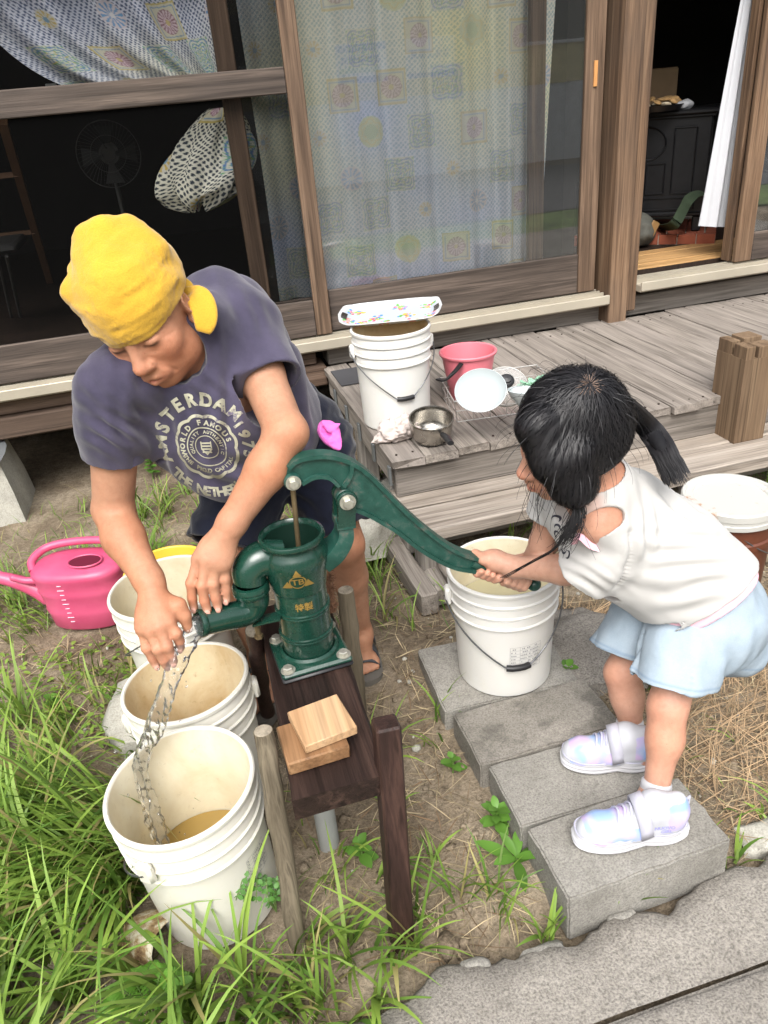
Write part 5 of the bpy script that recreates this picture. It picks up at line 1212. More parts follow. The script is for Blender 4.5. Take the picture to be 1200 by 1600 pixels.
def hand(F, wrist, kn, pips, dips, tips, thumb, r=.0104, wr=.026, palm=.0145, k=.003):
    # kn/pips/dips/tips: four fingers in order; thumb: list of points
    w = np.array(wrist)
    for i in range(4):
        F.chain([w * .75 + np.array(kn[i]) * .25, kn[i]], [palm * 1.25, palm * .92], .012)
        F.chain([kn[i], pips[i], dips[i], tips[i]], [r * 1.10, r * 1.03, r * .95, r * .86], k)
        F.ell(pips[i], (r * 1.04,) * 3, None, .006); F.ell(kn[i], (r * 1.15,) * 3, None, .010)
    F.chain(thumb, [r * 1.7, r * 1.35, r * 1.15, r * .95][:len(thumb)], .010)

# ================================================================ the man
MAN = thing('person', 'person in yellow head wrap and faded purple t-shirt bending over the spout', 'person', UZ(500, 1060, 0.0), 'people at the pump')
MF = Field((-.36, 1.20, -.01), (.46, 2.12, 1.36), .0031)
D3 = lambda *a: UD(*a)
mh = Head(UD(228, 492, 1.40), CV((-.34, .54, .77)), CV((-.10, -.81, .57)), .99, 1.08); mh.build(MF, brow=False)
shL, elL, wrL = D3(378, 515, 1.60), D3(447, 676, 1.505), D3(353, 833, 1.515)
shR, elR, wrR = D3(180, 610, 1.44), D3(177, 795, 1.57), D3(238, 918, 1.505)
nk = D3(272, 520, 1.49); hipc = D3(440, 690, 1.95); hipL = D3(480, 690, 1.97); hipR = D3(404, 700, 1.92)
kneeL, ankL = D3(538, 850, 2.0), D3(563, 985, 2.27); kneeR = D3(352, 865, 1.86); ankR = np.array((.02, 1.86, .09))
MF.chain([mh.p(0, -.035, -.045), mh.p(0, -.03, -.10), nk], [.054, .052, .062], .02)
MF.chain([shR, nk, shL], [.050, .066, .054], .03); chest = D3(318, 590, 1.60); MF.chain([nk, chest, hipc], [.075, .10, .095], .04); MF.cap(hipL, hipR, .08, .08, .03)
def arm(sh, el, wr, bend):
    m1 = sh * .55 + el * .45; m2 = el * .62 + wr * .38 + bend
    MF.chain([sh, m1, el], [.052, .046, .040], .015); MF.chain([el, m2, wr * .9 + el * .1, wr], [.040, .0415, .0285, .0275], .015)
    MF.ell(el + unit(el - (sh + wr) / 2) * .012, (.028,) * 3, None, .02)
arm(shL, elL, wrL, CV((.008, .004, .0))); arm(shR, elR, wrR, CV((-.008, 0, 0)))
# left hand, palm down over the spout
kl = [D3(310, 874, 1.520), D3(323, 872, 1.510), D3(337, 876, 1.512), D3(350, 882, 1.520)]
pl = [D3(299, 911, 1.520), D3(316, 915, 1.512), D3(333, 912, 1.518), D3(351, 904, 1.530)]
dl = [D3(300, 934, 1.530), D3(319, 938, 1.524), D3(337, 934, 1.530), D3(353, 923, 1.540)]
tl = [D3(303, 950, 1.540), D3(324, 953, 1.535), D3(341, 949, 1.541), D3(354, 937, 1.550)]
hand(MF, wrL, kl, pl, dl, tl, [D3(338, 850, 1.55), D3(318, 880, 1.56), D3(312, 905, 1.575), D3(314, 925, 1.585)])
MF.ell((wrL + kl[1] + kl[2]) / 3 + CV((0, 0, -.004)), (.036, .036, .017), frame(CV((.1, .25, .95)), CV((1, 0, 0))), .02)
# right hand, fingers in the stream
kr = [D3(262, 972, 1.480), D3(249, 980, 1.472), D3(235, 984, 1.476), D3(223, 982, 1.488)]
prr = [D3(275, 990, 1.482), D3(261, 1010, 1.474), D3(246, 1014, 1.478), D3(230, 1012, 1.492)]
dr = [D3(281, 1003, 1.496), D3(268, 1025, 1.488), D3(255, 1031, 1.492), D3(239, 1029, 1.505)]
tr = [D3(282, 1012, 1.508), D3(271, 1034, 1.500), D3(260, 1040, 1.504), D3(244, 1039, 1.514)]
hand(MF, wrR, kr, prr, dr, tr, [D3(256, 938, 1.505), D3(279, 946, 1.500), D3(288, 962, 1.505), D3(294, 982, 1.515)])
MF.ell((wrR + kr[1] + kr[2]) / 3 + CV((0, 0, -.006)), (.036, .036, .018), frame(CV((.1, .2, .97)), CV((1, 0, 0))), .02)
# legs and feet
for hp_, kn_, an_ in ((hipL, kneeL, ankL), (hipR, kneeR, ankR)):
    MF.chain([hp_, hp_ * .5 + kn_ * .5, kn_], [.085, .070, .050], .02); cf = kn_ * .62 + an_ * .38 + np.array((0, .018, 0)); MF.chain([kn_, cf, an_], [.050, .049, .031], .02)
toeL = UZ(575, 1062, .012); heel = np.array((ankL[0] + .005, ankL[1] + .035, .03))
ftd = unit(np.array((toeL[0] - heel[0], toeL[1] - heel[1], 0))); sdx = np.cross((0, 0, 1.), ftd)
def foot(an, toe, hl):
    fd = unit(np.array((toe[0] - hl[0], toe[1] - hl[1], 0))); sd = np.cross((0, 0, 1.), fd); L = np.linalg.norm((toe - hl)[:2])
    MF.chain([an, hl + (0, 0, .012)], [.031, .028], .02); MF.chain([an + fd * .02 - (0, 0, .02), hl + fd * L * .55 + (0, 0, .012)], [.032, .024], .025); MF.cap(hl, hl + fd * L * .6, .026, .025, .02)
    for q in range(5):
        o_ = (q - 2) * .0155; b0 = hl + fd * L * .66 + sd * o_ * .9 + (0, 0, -.004); b1 = hl + fd * (L * (.97 - .045 * q)) + sd * o_ * 1.02 + (0, 0, -.014)
        MF.chain([hl + fd * L * .45 + sd * o_ * .5 + (0, 0, .004), b0, b1], [.020, .014, .0115 if q == 0 else .0085], .008)
    return fd, sd, L
foot(ankL, np.array((toeL[0], toeL[1], .02)), np.array((heel[0], heel[1], .045))); foot(ankR, ankR * (1, 1, 0) + (-.03, -.20, .02), ankR * (1, 1, 0) + (0, .05, .045))
V, Q = MF.mesh(2); del MF
tan = np.array(G((176, 134, 109))); C = np.ones((len(V), 3)) * tan
C = C + (np.array(G((176, 112, 76))) - C) * np.clip(.45 * vnoise(V[:, 0] * 9, V[:, 1] * 9, V[:, 2] * 9, 3)[:, None] + .1, 0, .5)
for K in (kl, pl, kr, prr, dl, dr):
    for p in K: C = C + (np.array(G((206, 122, 98))) - C) * .40 * gauss(V, p, .011)
for K, nd in ((tl, CV((-.05, .25, .9))), (tr, CV((.1, .15, .95)))):
    for p in K: w = gauss(V, np.array(p) + nd * .0065, .0055); C = C + (np.array(G((232, 186, 168))) - C) * np.clip(w * 1.3, 0, .85)
C = C * (1 - .25 * np.clip(gauss(V, mh.p(0, .05, -.03), .11), 0, 1)) + np.array(G((172, 108, 78))) * .25 * gauss(V, mh.p(0, .05, -.03), .11)
C = mh.paint(V, C, lip=G((168, 92, 84)), brow=G((90, 70, 58)), cheek=G((190, 112, 84)))
# creases: crow's feet, cheek fold, wrist lines, veins on the backs of the hands
Nn = vnormals(V, Q); disp = np.zeros(len(V))
def groove(P, w, amp):
    global disp
    P = catmull(P, 6); d = np.full(len(V), 9.)
    for p in P: d = np.minimum(d, ((V - p) ** 2).sum(1))
    disp = disp + amp * np.exp(-d / (w * w))
for q in (-1, 1):
    groove([mh.p(q * .022, .098, -.035), mh.p(q * .034, .088, -.055), mh.p(q * .036, .078, -.075)], .0035, -.0028)
    for dz in (-.006, .001, .008): groove([mh.p(q * .055, .070, dz * .6), mh.p(q * .066, .052, dz * 1.5)], .0022, -.0018)
    groove([mh.p(q * .022, .086, -.016), mh.p(q * .036, .082, -.019), mh.p(q * .048, .072, -.014)], .003, -.0020)
for K, W_ in ((kl, wrL), (kr, wrR)):
    for i in range(4): groove([W_ * .6 + K[i] * .4 + CV((0, 0, .018)), K[i] + CV((0, 0, .008))], .0028, .0012)
groove([wrL + CV((-.02, .012, .02)), wrL + CV((0, .002, .027)), wrL + CV((.022, -.01, .015))], .003, -.0012)
V = V + Nn * disp[:, None]
meshobj('body', V, Q, 'skin_tan', MAN, C)

plain('nail_pink', G((206, 158, 142)), .3, 0, .05)
def nails(tips, dips, nd, parent, r=.0058):
    for t_, d_ in zip(tips, dips):
        ax = unit(np.array(t_) - np.array(d_)); up_n = unit(nd - ax * (nd @ ax)); M = np.stack([np.cross(ax, up_n), ax, up_n], 1); mb = MB(); mb.ico(np.array(t_) + up_n * r * 1.32 + ax * .002, (r, r * 1.25, r * .34), M, 2); obj('nail', mb, 'nail_pink', parent, 180)
nails(tl, dl, CV((-.02, .45, .9)), MAN); nails(tr, dr, CV((.1, .35, .93)), MAN)
# ---------------------------------------------------------------- head wrap
clothmat('yellow_towel', (.52, .30, .030), .10, 420, .8, .95, .3, None, 14)
BF = Field(mh.c - .19, mh.c + .22, .0032)
Mh = mh.M
BF.ell(mh.p(.0, -.010, .034), mh.r(.086, .108, .092), Mh, .02); BF.ell(mh.p(-.014, -.030, .078), mh.r(.080, .092, .064), Mh, .05)
BF.ell(mh.p(-.02, -.05, .128), mh.r(.038, .035, .030), Mh, .05)
for a, b, r_ in (((-.09, .0, .05), (-.075, .03, .105), .010), ((.07, -.05, .09), (.03, -.08, .135), .010), ((-.03, -.045, .158), (.005, -.055, .158), .008)): BF.cap(mh.p(*a), mh.p(*b), r_, r_, .03)
BF.half(mh.p(0, .09, .012), mh.M @ np.array((0, -.06, -.99)), 'sub', .006); 
inner = [(mh.p(.0, -.012, .030), mh.r(.079, .098, .082))]
for c_, r_ in inner: BF.ell(c_, r_, Mh, .0, 'sub')
V, Q = BF.mesh(2); Nn = vnormals(V, Q); L_ = (V - mh.c) @ mh.M
wr_ = .0020 * np.sin(L_[:, 2] * 105 + 5 * L_[:, 0] * 9 + 2.2 * vnoise(L_[:, 0] * 22, L_[:, 1] * 22, 0, 3)) * np.clip(np.abs(L_[:, 0]) / .07, 0, 1) ** 1.5 + .0016 * fbm(L_[:, 0] * 38, L_[:, 1] * 38, L_[:, 2] * 60, 8, 3) + .0018 * fbm(L_[:, 0] * 13, L_[:, 1] * 13, L_[:, 2] * 13, 18, 2)

def crease(P, w_, amp):
    P = catmull([mh.p(*q) for q in P], 8); d = np.full(len(V), 9.)
    for q in P: d = np.minimum(d, ((V - q) ** 2).sum(1))
    return amp * np.exp(-d / (w_ * w_))
for P, a_ in ((((.088, -.01, .05), (.06, .06, .055), (0, .10, .06)), .0035), (((.085, -.03, .085), (.05, .055, .095), (-.03, .075, .09)), .003), (((.08, .0, .025), (.05, .085, .028), (-.03, .10, .024)), .003), (((-.09, .0, .045), (-.075, .05, .035), (-.04, .09, .04)), .0035), (((.06, -.07, .11), (.02, .0, .125), (-.04, .02, .12)), .003)): wr_ = wr_ + crease(P, .004, a_ * .7) - crease([(x, y, z - .010) for x, y, z in P], .006, a_ * .8)
wr_ += .0022 * np.exp(-((L_[:, 2] - .010 + .06 * (L_[:, 1] - .09)) / .006) ** 2)
meshobj('head_wrap', V + Nn * wr_[:, None], Q, 'yellow_towel', MAN)
KF = Field(mh.c - .22, mh.c + .24, .003); k0 = D3(294, 462, 1.42)
KF.ell(k0, (.015, .014, .017), None, .008)
def flap(P, w, th=.0035):
    P = catmull(P, 5)
    for i in range(len(P) - 1):
        d = unit(P[i + 1] - P[i]); sd = unit(np.cross(d, CV((.35, .1, 1)))); ww = w * (.35 + .65 * math.sin(min(1, (i + 2) / len(P)) * 2.9)); nn = np.cross(d, sd); KF.rbx((P[i] + P[i + 1]) / 2, (np.linalg.norm(P[i + 1] - P[i]) * .6, ww, th * .4), np.stack([d, sd, nn], 1), th * .6, .006)
flap([k0, D3(306, 460, 1.40), D3(317, 476, 1.395), D3(321, 500, 1.39), D3(318, 518, 1.39)], .021); flap([k0, D3(298, 480, 1.41), D3(292, 500, 1.41)], .022); flap([k0, D3(285, 448, 1.43), D3(272, 438, 1.44)], .016)
V, Q = KF.mesh(1); meshobj('wrap_knot', V, Q, 'yellow_towel', MAN)

# ---------------------------------------------------------------- shorts
clothmat('navy_cloth', (.010, .012, .024), .25, 700, .3, .9, .2)
PF = Field((-.20, 1.45, .25), (.52, 2.25, .95), .004)
hl_, kl_ = hipL + CV((0.01, -.01, -.03)), hipR + CV((0, -.01, -.02))
PF.cap(hl_, kl_, .112, .112, .03); PF.chain([hipc + CV((0, .05, -.02)), hipc], [.125, .125], .03)
lkE = hipL * .22 + kneeL * .78; rkE = hipR * .10 + kneeR * .90
PF.chain([hipL, lkE, lkE + (lkE - hipL) * .2], [.102, .090, .092], .03); PF.chain([hipR, rkE, rkE + (rkE - hipR) * .2], [.104, .094, .096], .03)
for e_, h_ in ((lkE, hipL), (rkE, hipR)): n_ = unit(e_ - h_); PF.half(e_ + n_ * .012, n_, 'sub', .0, .2); PF.chain([e_ - n_ * .08, e_ + n_ * .06], [.082, .086], 0, 'sub')
V, Q = PF.mesh(2); Nn = vnormals(V, Q); V = V + Nn * (.005 * fbm(V[:, 0] * 14, V[:, 1] * 14, V[:, 2] * 22, 4, 3) + .0035 * np.sin(V[:, 2] * 90 + 6 * fbm(V[:, 0] * 8, V[:, 1] * 8, V[:, 2] * 5, 5, 2)))[:, None]
meshobj('shorts', V, Q, 'navy_cloth', MAN)

# ---------------------------------------------------------------- t-shirt
clothmat('purple_jersey', G((56, 53, 70)), .2, 900, .3, .95, .25, G((82, 77, 98)), 6)
SF = Field((-.40, 1.22, .55), (.46, 2.15, 1.32), .0036)
SF.chain([shR, nk - np.array((0, 0, .01)), shL], [.064, .082, .074], .04)
SF.chain([nk, chest, hipc + CV((.0, .03, 0))], [.092, .142, .118], .05)
# loose front hanging straight down from the chest
fr_t = D3(285, 612, 1.50); SF.ell(D3(300, 640, 1.545), (.122, .105, .068), frame(CV((.10, -.10, .98)), CV((.97, .25, 0))), .06)
SF.ell(D3(345, 690, 1.62), (.118, .112, .070), frame(CV((.12, -.1, .98)), CV((.97, .25, 0))), .07); SF.ell(D3(392, 715, 1.70), (.115, .098, .075), frame(CV((.15, -.1, .98)), CV((.95, .3, 0))), .07)
SF.chain([D3(425, 575, 1.72), D3(448, 690, 1.84)], [.072, .062], .05)
SF.cap(D3(335, 478, 1.62), shL, .078, .074, .04); SF.cap(D3(355, 505, 1.76), D3(410, 620, 1.93), .118, .118, .05)
# sleeves
slL = shL * .49 + elL * .51; slR = shR * .47 + elR * .53
slR = slR + CV((-.002, -.002, 0)); slL = slL + CV((.012, .004, 0))
SF.chain([shL, shL * .5 + slL * .5, slL + unit(slL - shL) * .03], [.074, .067, .066], .03); SF.chain([shR, shR * .5 + slR * .5, slR + unit(slR - shR) * .03], [.064, .062, .060], .03)
for s_, e_, nn_ in ((shL, slL, unit(slL - shL) + CV((-.05, -.12, 0))), (shR, slR, unit(slR - shR) + CV((0, -.1, 0)))):
    n_ = unit(nn_); q_ = (.054, .060) if s_ is shL else (.049, .054); SF.half(e_ + n_ * .006, n_, 'sub', 0, .105); SF.chain([e_ - n_ * .028, e_ + n_ * .04], q_, 0, 'sub')
# hem
hemN = CV((.30, -.95, .05)); hemP = D3(395, 792, 1.75); SF.half(hemP, unit(hemN), 'sub', .002)
SF.ell(hemP + unit(hemN) * -.015, (.145, .10, .055), frame(unit(hemN), CV((.95, .3, 0))), .004, 'sub')
# neck opening
nc = mh.p(0, .005, -.105); SF.ell(D3(262, 548, 1.425), (.074, .060, .07), frame(CV((-.35, .35, .85)), CV((.9, -.3, .2))), .004, 'sub'); SF.chain([mh.p(0, -.03, -.05), nk * .8 + chest * .2], [.066, .068], .004, 'sub')
V, Q = SF.mesh(3); Nn = vnormals(V, Q)
cv = (V - CC) @ RC.T; px_ = 600 - 1200 * cv[:, 0] / cv[:, 2] * 1.0; py_ = 800 + 1200 * cv[:, 1] / cv[:, 2]
w1 = .006 * fbm(V[:, 0] * 9, V[:, 1] * 9, V[:, 2] * 9, 24, 3)
def folds(A, B, wl, amp, spread, seed=0):                 # ridges running along A->B, fading away from the segment
    A, B = np.array(A), np.array(B); ab = B - A; t_ = np.clip(((V - A) @ ab) / (ab @ ab), 0, 1); q = V - A - t_[:, None] * ab; dist = np.linalg.norm(q, axis=1); sd = unit(np.cross(ab, CV((0, 0, 1)))); s_ = q @ sd
    return amp * np.cos(2 * np.pi * s_ / wl + 4.5 * vnoise(V[:, 0] * 8, V[:, 1] * 8, V[:, 2] * 8, seed)) * np.exp(-(dist / spread) ** 2) * np.clip(np.sin(np.pi * np.clip(t_, .08, .95)), 0, 1)
w1 += folds(D3(215, 590, 1.4), D3(262, 760, 1.6), .036, .010, .06, 1) + folds(D3(352, 540, 1.5), D3(345, 740, 1.55), .045, .011, .055, 2) + folds(D3(140, 640, 1.4), D3(225, 690, 1.45), .028, .008, .05, 3) + folds(D3(165, 590, 1.4), D3(230, 660, 1.45), .03, .007, .05, 13)
w1 += folds(D3(345, 440, 1.55), D3(380, 590, 1.55), .034, .009, .05, 4) + folds(D3(440, 570, 1.7), D3(470, 710, 1.8), .045, .009, .06, 5) + folds(D3(300, 720, 1.5), D3(400, 770, 1.65), .05, .008, .07, 6) + folds(D3(310, 470, 1.5), D3(330, 580, 1.5), .03, .007, .04, 7) + folds(D3(400, 470, 1.6), D3(440, 545, 1.6), .03, .006, .05, 8) + folds(D3(290, 590, 1.45), D3(350, 640, 1.5), .028, .005, .05, 9)
V = V + Nn * w1[:, None]
shirt = meshobj('t_shirt', V, Q, 'purple_jersey', MAN)
# print on the front
bvh = BVHTree.FromPolygons([tuple(p) for p in V], [tuple(q) for q in Q.tolist()])
PC = D3(327, 700, 1.53) - CV((0, 0, -1)) * .3; ex_, ey_, ez_ = CV((1, 0, 0)), CV((0, 1, 0)), CV((0, 0, -1))
t = NT('cracked_print'); v = t.coords((1, 1, 1), False); n1_ = t.noise(v, 160, 4, .7); n2_ = t.noise(v, 25, 3)
c = t.mix(t.ramp(t.mix(.5, n1_, n2_), [(.36, (1, 1, 1)), (.46, (0, 0, 0))]), G((168, 166, 146)), G((92, 84, 104))); t.set(Base_Color=c, Roughness=.8)
mb = MB(); pm_ = 1.32 / 1200                              # metres per photo pixel at the chest
def decal(V2, F2):
    V2, F2 = subtri(np.array(V2), F2, .008); out = []; ok = []
    for x, y, _ in V2:
        o_ = PC + ex_ * x + ey_ * y; h_, n_, i_, d_ = bvh.ray_cast(Vector(o_), Vector(ez_), .6)
        ok.append(h_ is not None); out.append(np.array(h_) - ez_ * .0016 if h_ is not None else o_)
    mb.add(out, [f for f in F2 if all(ok[i] for i in f)])
def arc_text(txt, R_, a0, a1, size, inward=False, bold=.0012):
    n = len(txt)
    for i, ch in enumerate(txt):
        if ch == ' ': continue
        a = rad(a0 + (a1 - a0) * (i / (n - 1))); V2, F2 = textmesh(ch, size, bold=bold); rot = a + (math.pi / 2 if inward else -math.pi / 2); c_, s_ = math.cos(rot), math.sin(rot)
        decal([(R_ * math.cos(a) + x * c_ - y * s_, R_ * math.sin(a) + x * s_ + y * c_, 0) for x, y, _ in V2], F2)
arc_text('AMSTERDAM', 77 * pm_, 192, 48, .031, bold=.0016); arc_text('THE NETHERLANDS', 79 * pm_, 214, 340, .026, True, .0013); arc_text('1975', 69 * pm_, 34, -8, .026, bold=.0013)
arc_text('WORLD FAMOUS', 40 * pm_, 195, 20, .013, bold=.0005); arc_text('THE PROUD CAPITAL', 41 * pm_, 205, 335, .010, True, .0004); arc_text('QUALITY AUTHENTIC', 25 * pm_, 200, -20, .008, bold=.0003)
def ringd(r0, r1, n=48, wob=0): a = np.linspace(0, 2 * np.pi, n, endpoint=False); f_ = 1 + wob * np.abs(np.sin(a * 6)); V2 = [(r0 * q * math.cos(x), r0 * q * math.sin(x), 0) for x, q in zip(a, f_)] + [(r1 * q * math.cos(x), r1 * q * math.sin(x), 0) for x, q in zip(a, f_)]; decal(V2, [[i, (i + 1) % n, (i + 1) % n + n, i + n] for i in range(n)])
ringd(47 * pm_, 52 * pm_, 96, .06); ringd(31 * pm_, 33 * pm_); ringd(18 * pm_, 19.5 * pm_)
for y0_ in (-10, -5, 0, 5): decal([(-8 * pm_, y0_ * pm_, 0), (8 * pm_, y0_ * pm_, 0), (8 * pm_, (y0_ + 2.6) * pm_, 0), (-8 * pm_, (y0_ + 2.6) * pm_, 0)], [[0, 1, 2, 3]])
decal([(-10 * pm_, 9 * pm_, 0), (-10 * pm_, -4 * pm_, 0), (0, -14 * pm_, 0), (10 * pm_, -4 * pm_, 0), (10 * pm_, 9 * pm_, 0), (8 * pm_, 9 * pm_, 0), (8 * pm_, -3 * pm_, 0), (0, -11 * pm_, 0), (-8 * pm_, -3 * pm_, 0), (-8 * pm_, 9 * pm_, 0)], [[0, 1, 8, 9], [1, 2, 7, 8], [2, 3, 6, 7], [3, 4, 5, 6]])
o = obj('shirt_print', mb, 'cracked_print', shirt, 180); o['kind'] = 'stuff'
# ---------------------------------------------------------------- sandal on the visible foot, and its pair
plain('sandal_grey', G((62, 64, 68)), .7, 0, .15, 20, .3, 200); plain('sandal_sole', G((96, 92, 86)), .85)
def sandal(toe, hl, name='sandal'):
    fd = unit(np.array((toe[0] - hl[0], toe[1] - hl[1], 0))); sd = np.cross((0, 0, 1.), fd); L = np.linalg.norm((toe - hl)[:2]) + .05; c0 = np.array((hl[0], hl[1], 0)) - fd * .03
    mb = MB(); out = []
    for tt in np.linspace(0, 1, 20): w_ = .036 + .014 * math.sin(tt * 2.6 + .2); w_ *= min(1, math.sqrt(max(.02, 1 - ((tt - .5) / .5) ** 6))); out.append((tt, w_))
    ring_ = [c0 + fd * L * t_ + sd * w_ for t_, w_ in out] + [c0 + fd * L * t_ - sd * w_ for t_, w_ in out[::-1]]; n = len(ring_)
    V = [p + (0, 0, -.004) for p in ring_] + [p + (0, 0, .022) for p in ring_]; mb.add(V, [list(range(n))[::-1], [i + n for i in range(n)]] + [[i, (i + 1) % n, (i + 1) % n + n, i + n] for i in range(n)]); o = obj(name, mb, 'sandal_sole', MAN, 40)
    for tt, hh, w_ in ((.40, .088, .018), (.62, .062, .014)):
        P = [c0 + fd * (L * tt + .012 * math.sin(a)) + sd * math.cos(a) * .046 + np.array((0, 0, .016 + (hh - .016) * math.sin(a))) for a in np.linspace(0, math.pi, 15)]; mb = MB(); mb.sweep([(-w_, -.0025), (w_, -.0025), (w_, .0025), (-w_, .0025)], P, up=(0, 0, 1) if False else fd); V = np.array(mb.v); mb = MB()
        Pn = np.array(P); 
        rows = []
        for dd in (-w_, w_): rows.append(Pn + fd * dd)
        G_ = np.stack([rows[0], rows[1]], 1); mb.grid(G_); s_ = obj('strap', mb, 'sandal_grey', o, 60); md = s_.modifiers.new('th', 'SOLIDIFY'); md.thickness = .004
    P = [c0 + fd * (L * .20 - .03 * math.sin(a)) + sd * math.cos(a) * .043 + np.array((0, 0, .05 + .015 * math.sin(a))) for a in np.linspace(0, math.pi, 13)]; mb = MB(); Pn = np.array(P); mb.grid(np.stack([Pn + (0, 0, -.012), Pn + (0, 0, .012)], 1)); s_ = obj('strap', mb, 'sandal_grey', o, 60); md = s_.modifiers.new('th', 'SOLIDIFY'); md.thickness = .004
    return o
sandal(np.array((toeL[0], toeL[1], 0)), np.array((heel[0], heel[1], 0))); sandal(ankR * (1, 1, 0) + (-.03, -.20, 0), ankR * (1, 1, 0) + (0, .05, 0))
# pink cap tucked into the pocket
plain('pink_fabric', G((240, 120, 206)), .85, 0, .1, 20, .3, 250); cc_ = D3(514, 676, 1.80)
HFd = Field(cc_ - .07, cc_ + .07, .0026); Mx = frame(CV((.2, .15, .95)), CV((.55, -.83, 0)))
HFd.ell(cc_, (.034, .026, .014), Mx, .01); HFd.ell(cc_ + CV((.016, -.024, .002)), (.020, .014, .007), Mx, .012); HFd.ell(cc_ + CV((-.004, .004, .014)), (.017, .012, .012), Mx, .004, 'sub'); HFd.ell(cc_ + CV((-.006, .014, .010)), (.020, .005, .004), Mx, .006); HFd.ell(cc_ + CV((.012, .012, .009)), (.006, .018, .004), Mx, .006)
V, Q = HFd.mesh(2); Nn = vnormals(V, Q); V = V + Nn * (.0022 * fbm(V[:, 0] * 60, V[:, 1] * 60, V[:, 2] * 60, 3, 2))[:, None]
o = meshobj('pink_hat', V - cc_, Q, 'pink_fabric', None); o.location = cc_; tag(o, 'small bright pink cloth hat tucked at the hip of the bending person', 'hat')
# ================================================================ the stream of water
glassmat('clear_water', .05, 1.33, boost=2.0)
WF = Field((-.36, .95, .05), (.0, 1.42, .72), .0028)
land = UZ(203, 1248, .24); g0 = SPT; Tt = np.linspace(0, 1, 26); mid_ = UD(268, 1065, 1.475)
# ballistic path through the landing point
dz = land[2] - g0[2]; path = catmull([g0, UZ(284, 1022, .575), UZ(266, 1068, .53), UZ(245, 1130, .45), UZ(222, 1195, .35), (-.262, 1.215, .25), (-.25, 1.18, .122)], 5); Tt = np.linspace(0, 1, len(path))
rr_ = random.Random(21)
for j in range(9):
    off = np.array((rr_.uniform(-1, 1), rr_.uniform(-1, 1), rr_.uniform(-1, 1))); sp = rr_.uniform(.2, 1)
    P = []; R_ = []
    for i, t_ in enumerate(Tt):
        w_ = .011 + .014 * t_ * (1 - .4 * t_); P.append(path[i] + off * w_ * sp + np.array((math.sin(t_ * (9 + 1.9 * j) + j * 2.3), math.cos(t_ * (15 - 1.3 * j) + j * 1.1), math.sin(t_ * (11 + 2.7 * j) + j))) * .0035 * (.5 + t_)); R_.append((.0080 - .0048 * t_) * (1 + .15 * math.sin(t_ * (23 + 5 * j) + j * 1.7)) * (.6 + .4 * sp))
    WF.chain(P, R_, .011)
for j in range(60):
    t_ = rr_.uniform(.25, 1); p = path[int(t_ * (len(path) - 1))] + np.array((rr_.gauss(0, 1), rr_.gauss(0, 1), rr_.gauss(0, 1))) * (.012 + .018 * t_); q = rr_.uniform(.0018, .0032); WF.ell(p, (q, q, q * rr_.uniform(1, 2)), None, .004)
WF.cap(SPT - SPD * .03, SPT + SPD * .012, .019, .017, .01)
V, Q = WF.mesh(1); Nn = vnormals(V, Q); V = V + Nn * (.0026 * fbm(V[:, 0] * 110, V[:, 1] * 110, V[:, 2] * 45, 33, 3))[:, None]
o = meshobj('water_stream', V, Q, 'clear_water', None); tag(o, 'clear water stream pouring from the pump spout into the front pail', 'water')
# ================================================================ the child
GIRL = thing('person', 'child in a white top and pale denim shorts gripping the pump lever', 'person', UZ(985, 1240, .12), 'people at the pump')
GF = Field((.40, .86, .10), (1.12, 1.62, 1.16), .0029)
gh = Head(UD(890, 682, 1.365), CV((-.30, .72, .63)), CV((-.90, -.40, .10)), .93); gh.build(GF, True)
gshN, gelN, gwrN = UD(935, 815, 1.445), UD(930, 892, 1.58), UD(804, 886, 1.70)
gshF, gelF, gwrF = UD(872, 765, 1.60), UD(850, 848, 1.68), UD(825, 888, 1.775)
gnk = UD(938, 768, 1.46); gch = UD(965, 815, 1.54); ghip = UD(1085, 945, 1.64)
GF.chain([gh.p(0, -.03, -.05), gh.p(0, -.03, -.10), gnk], [.042, .040, .045], .015); GF.chain([gshN, gnk, gshF], [.042, .05, .040], .02); GF.chain([gnk, gch, ghip], [.06, .088, .092], .03)
GF.chain([gshN, gshN * .5 + gelN * .5, gelN], [.040, .034, .031], .012); GF.chain([gelN, gelN * .62 + gwrN * .38, gwrN], [.031, .0325, .0225], .012)
GF.chain([gshF, gelF], [.036, .031], .012); GF.chain([gelF, gwrF], [.031, .022], .012)
hxN, knN, anN = UD(1085, 965, 1.60), UD(1043, 1105, 1.585), UD(1023, 1245, 1.605); hxF, knF, anF = UD(1030, 950, 1.72), UD(972, 1052, 1.76), UD(988, 1155, 1.80)
for a, b, c_ in ((hxN, knN, anN), (hxF, knF, anF)):
    GF.chain([a, a * .5 + b * .5, b], [.060, .046, .035], .02); cf = b * .66 + c_ * .34 + CV((.004, 0, 0)); GF.chain([b, cf, c_], [.035, .0335, .0245], .03)
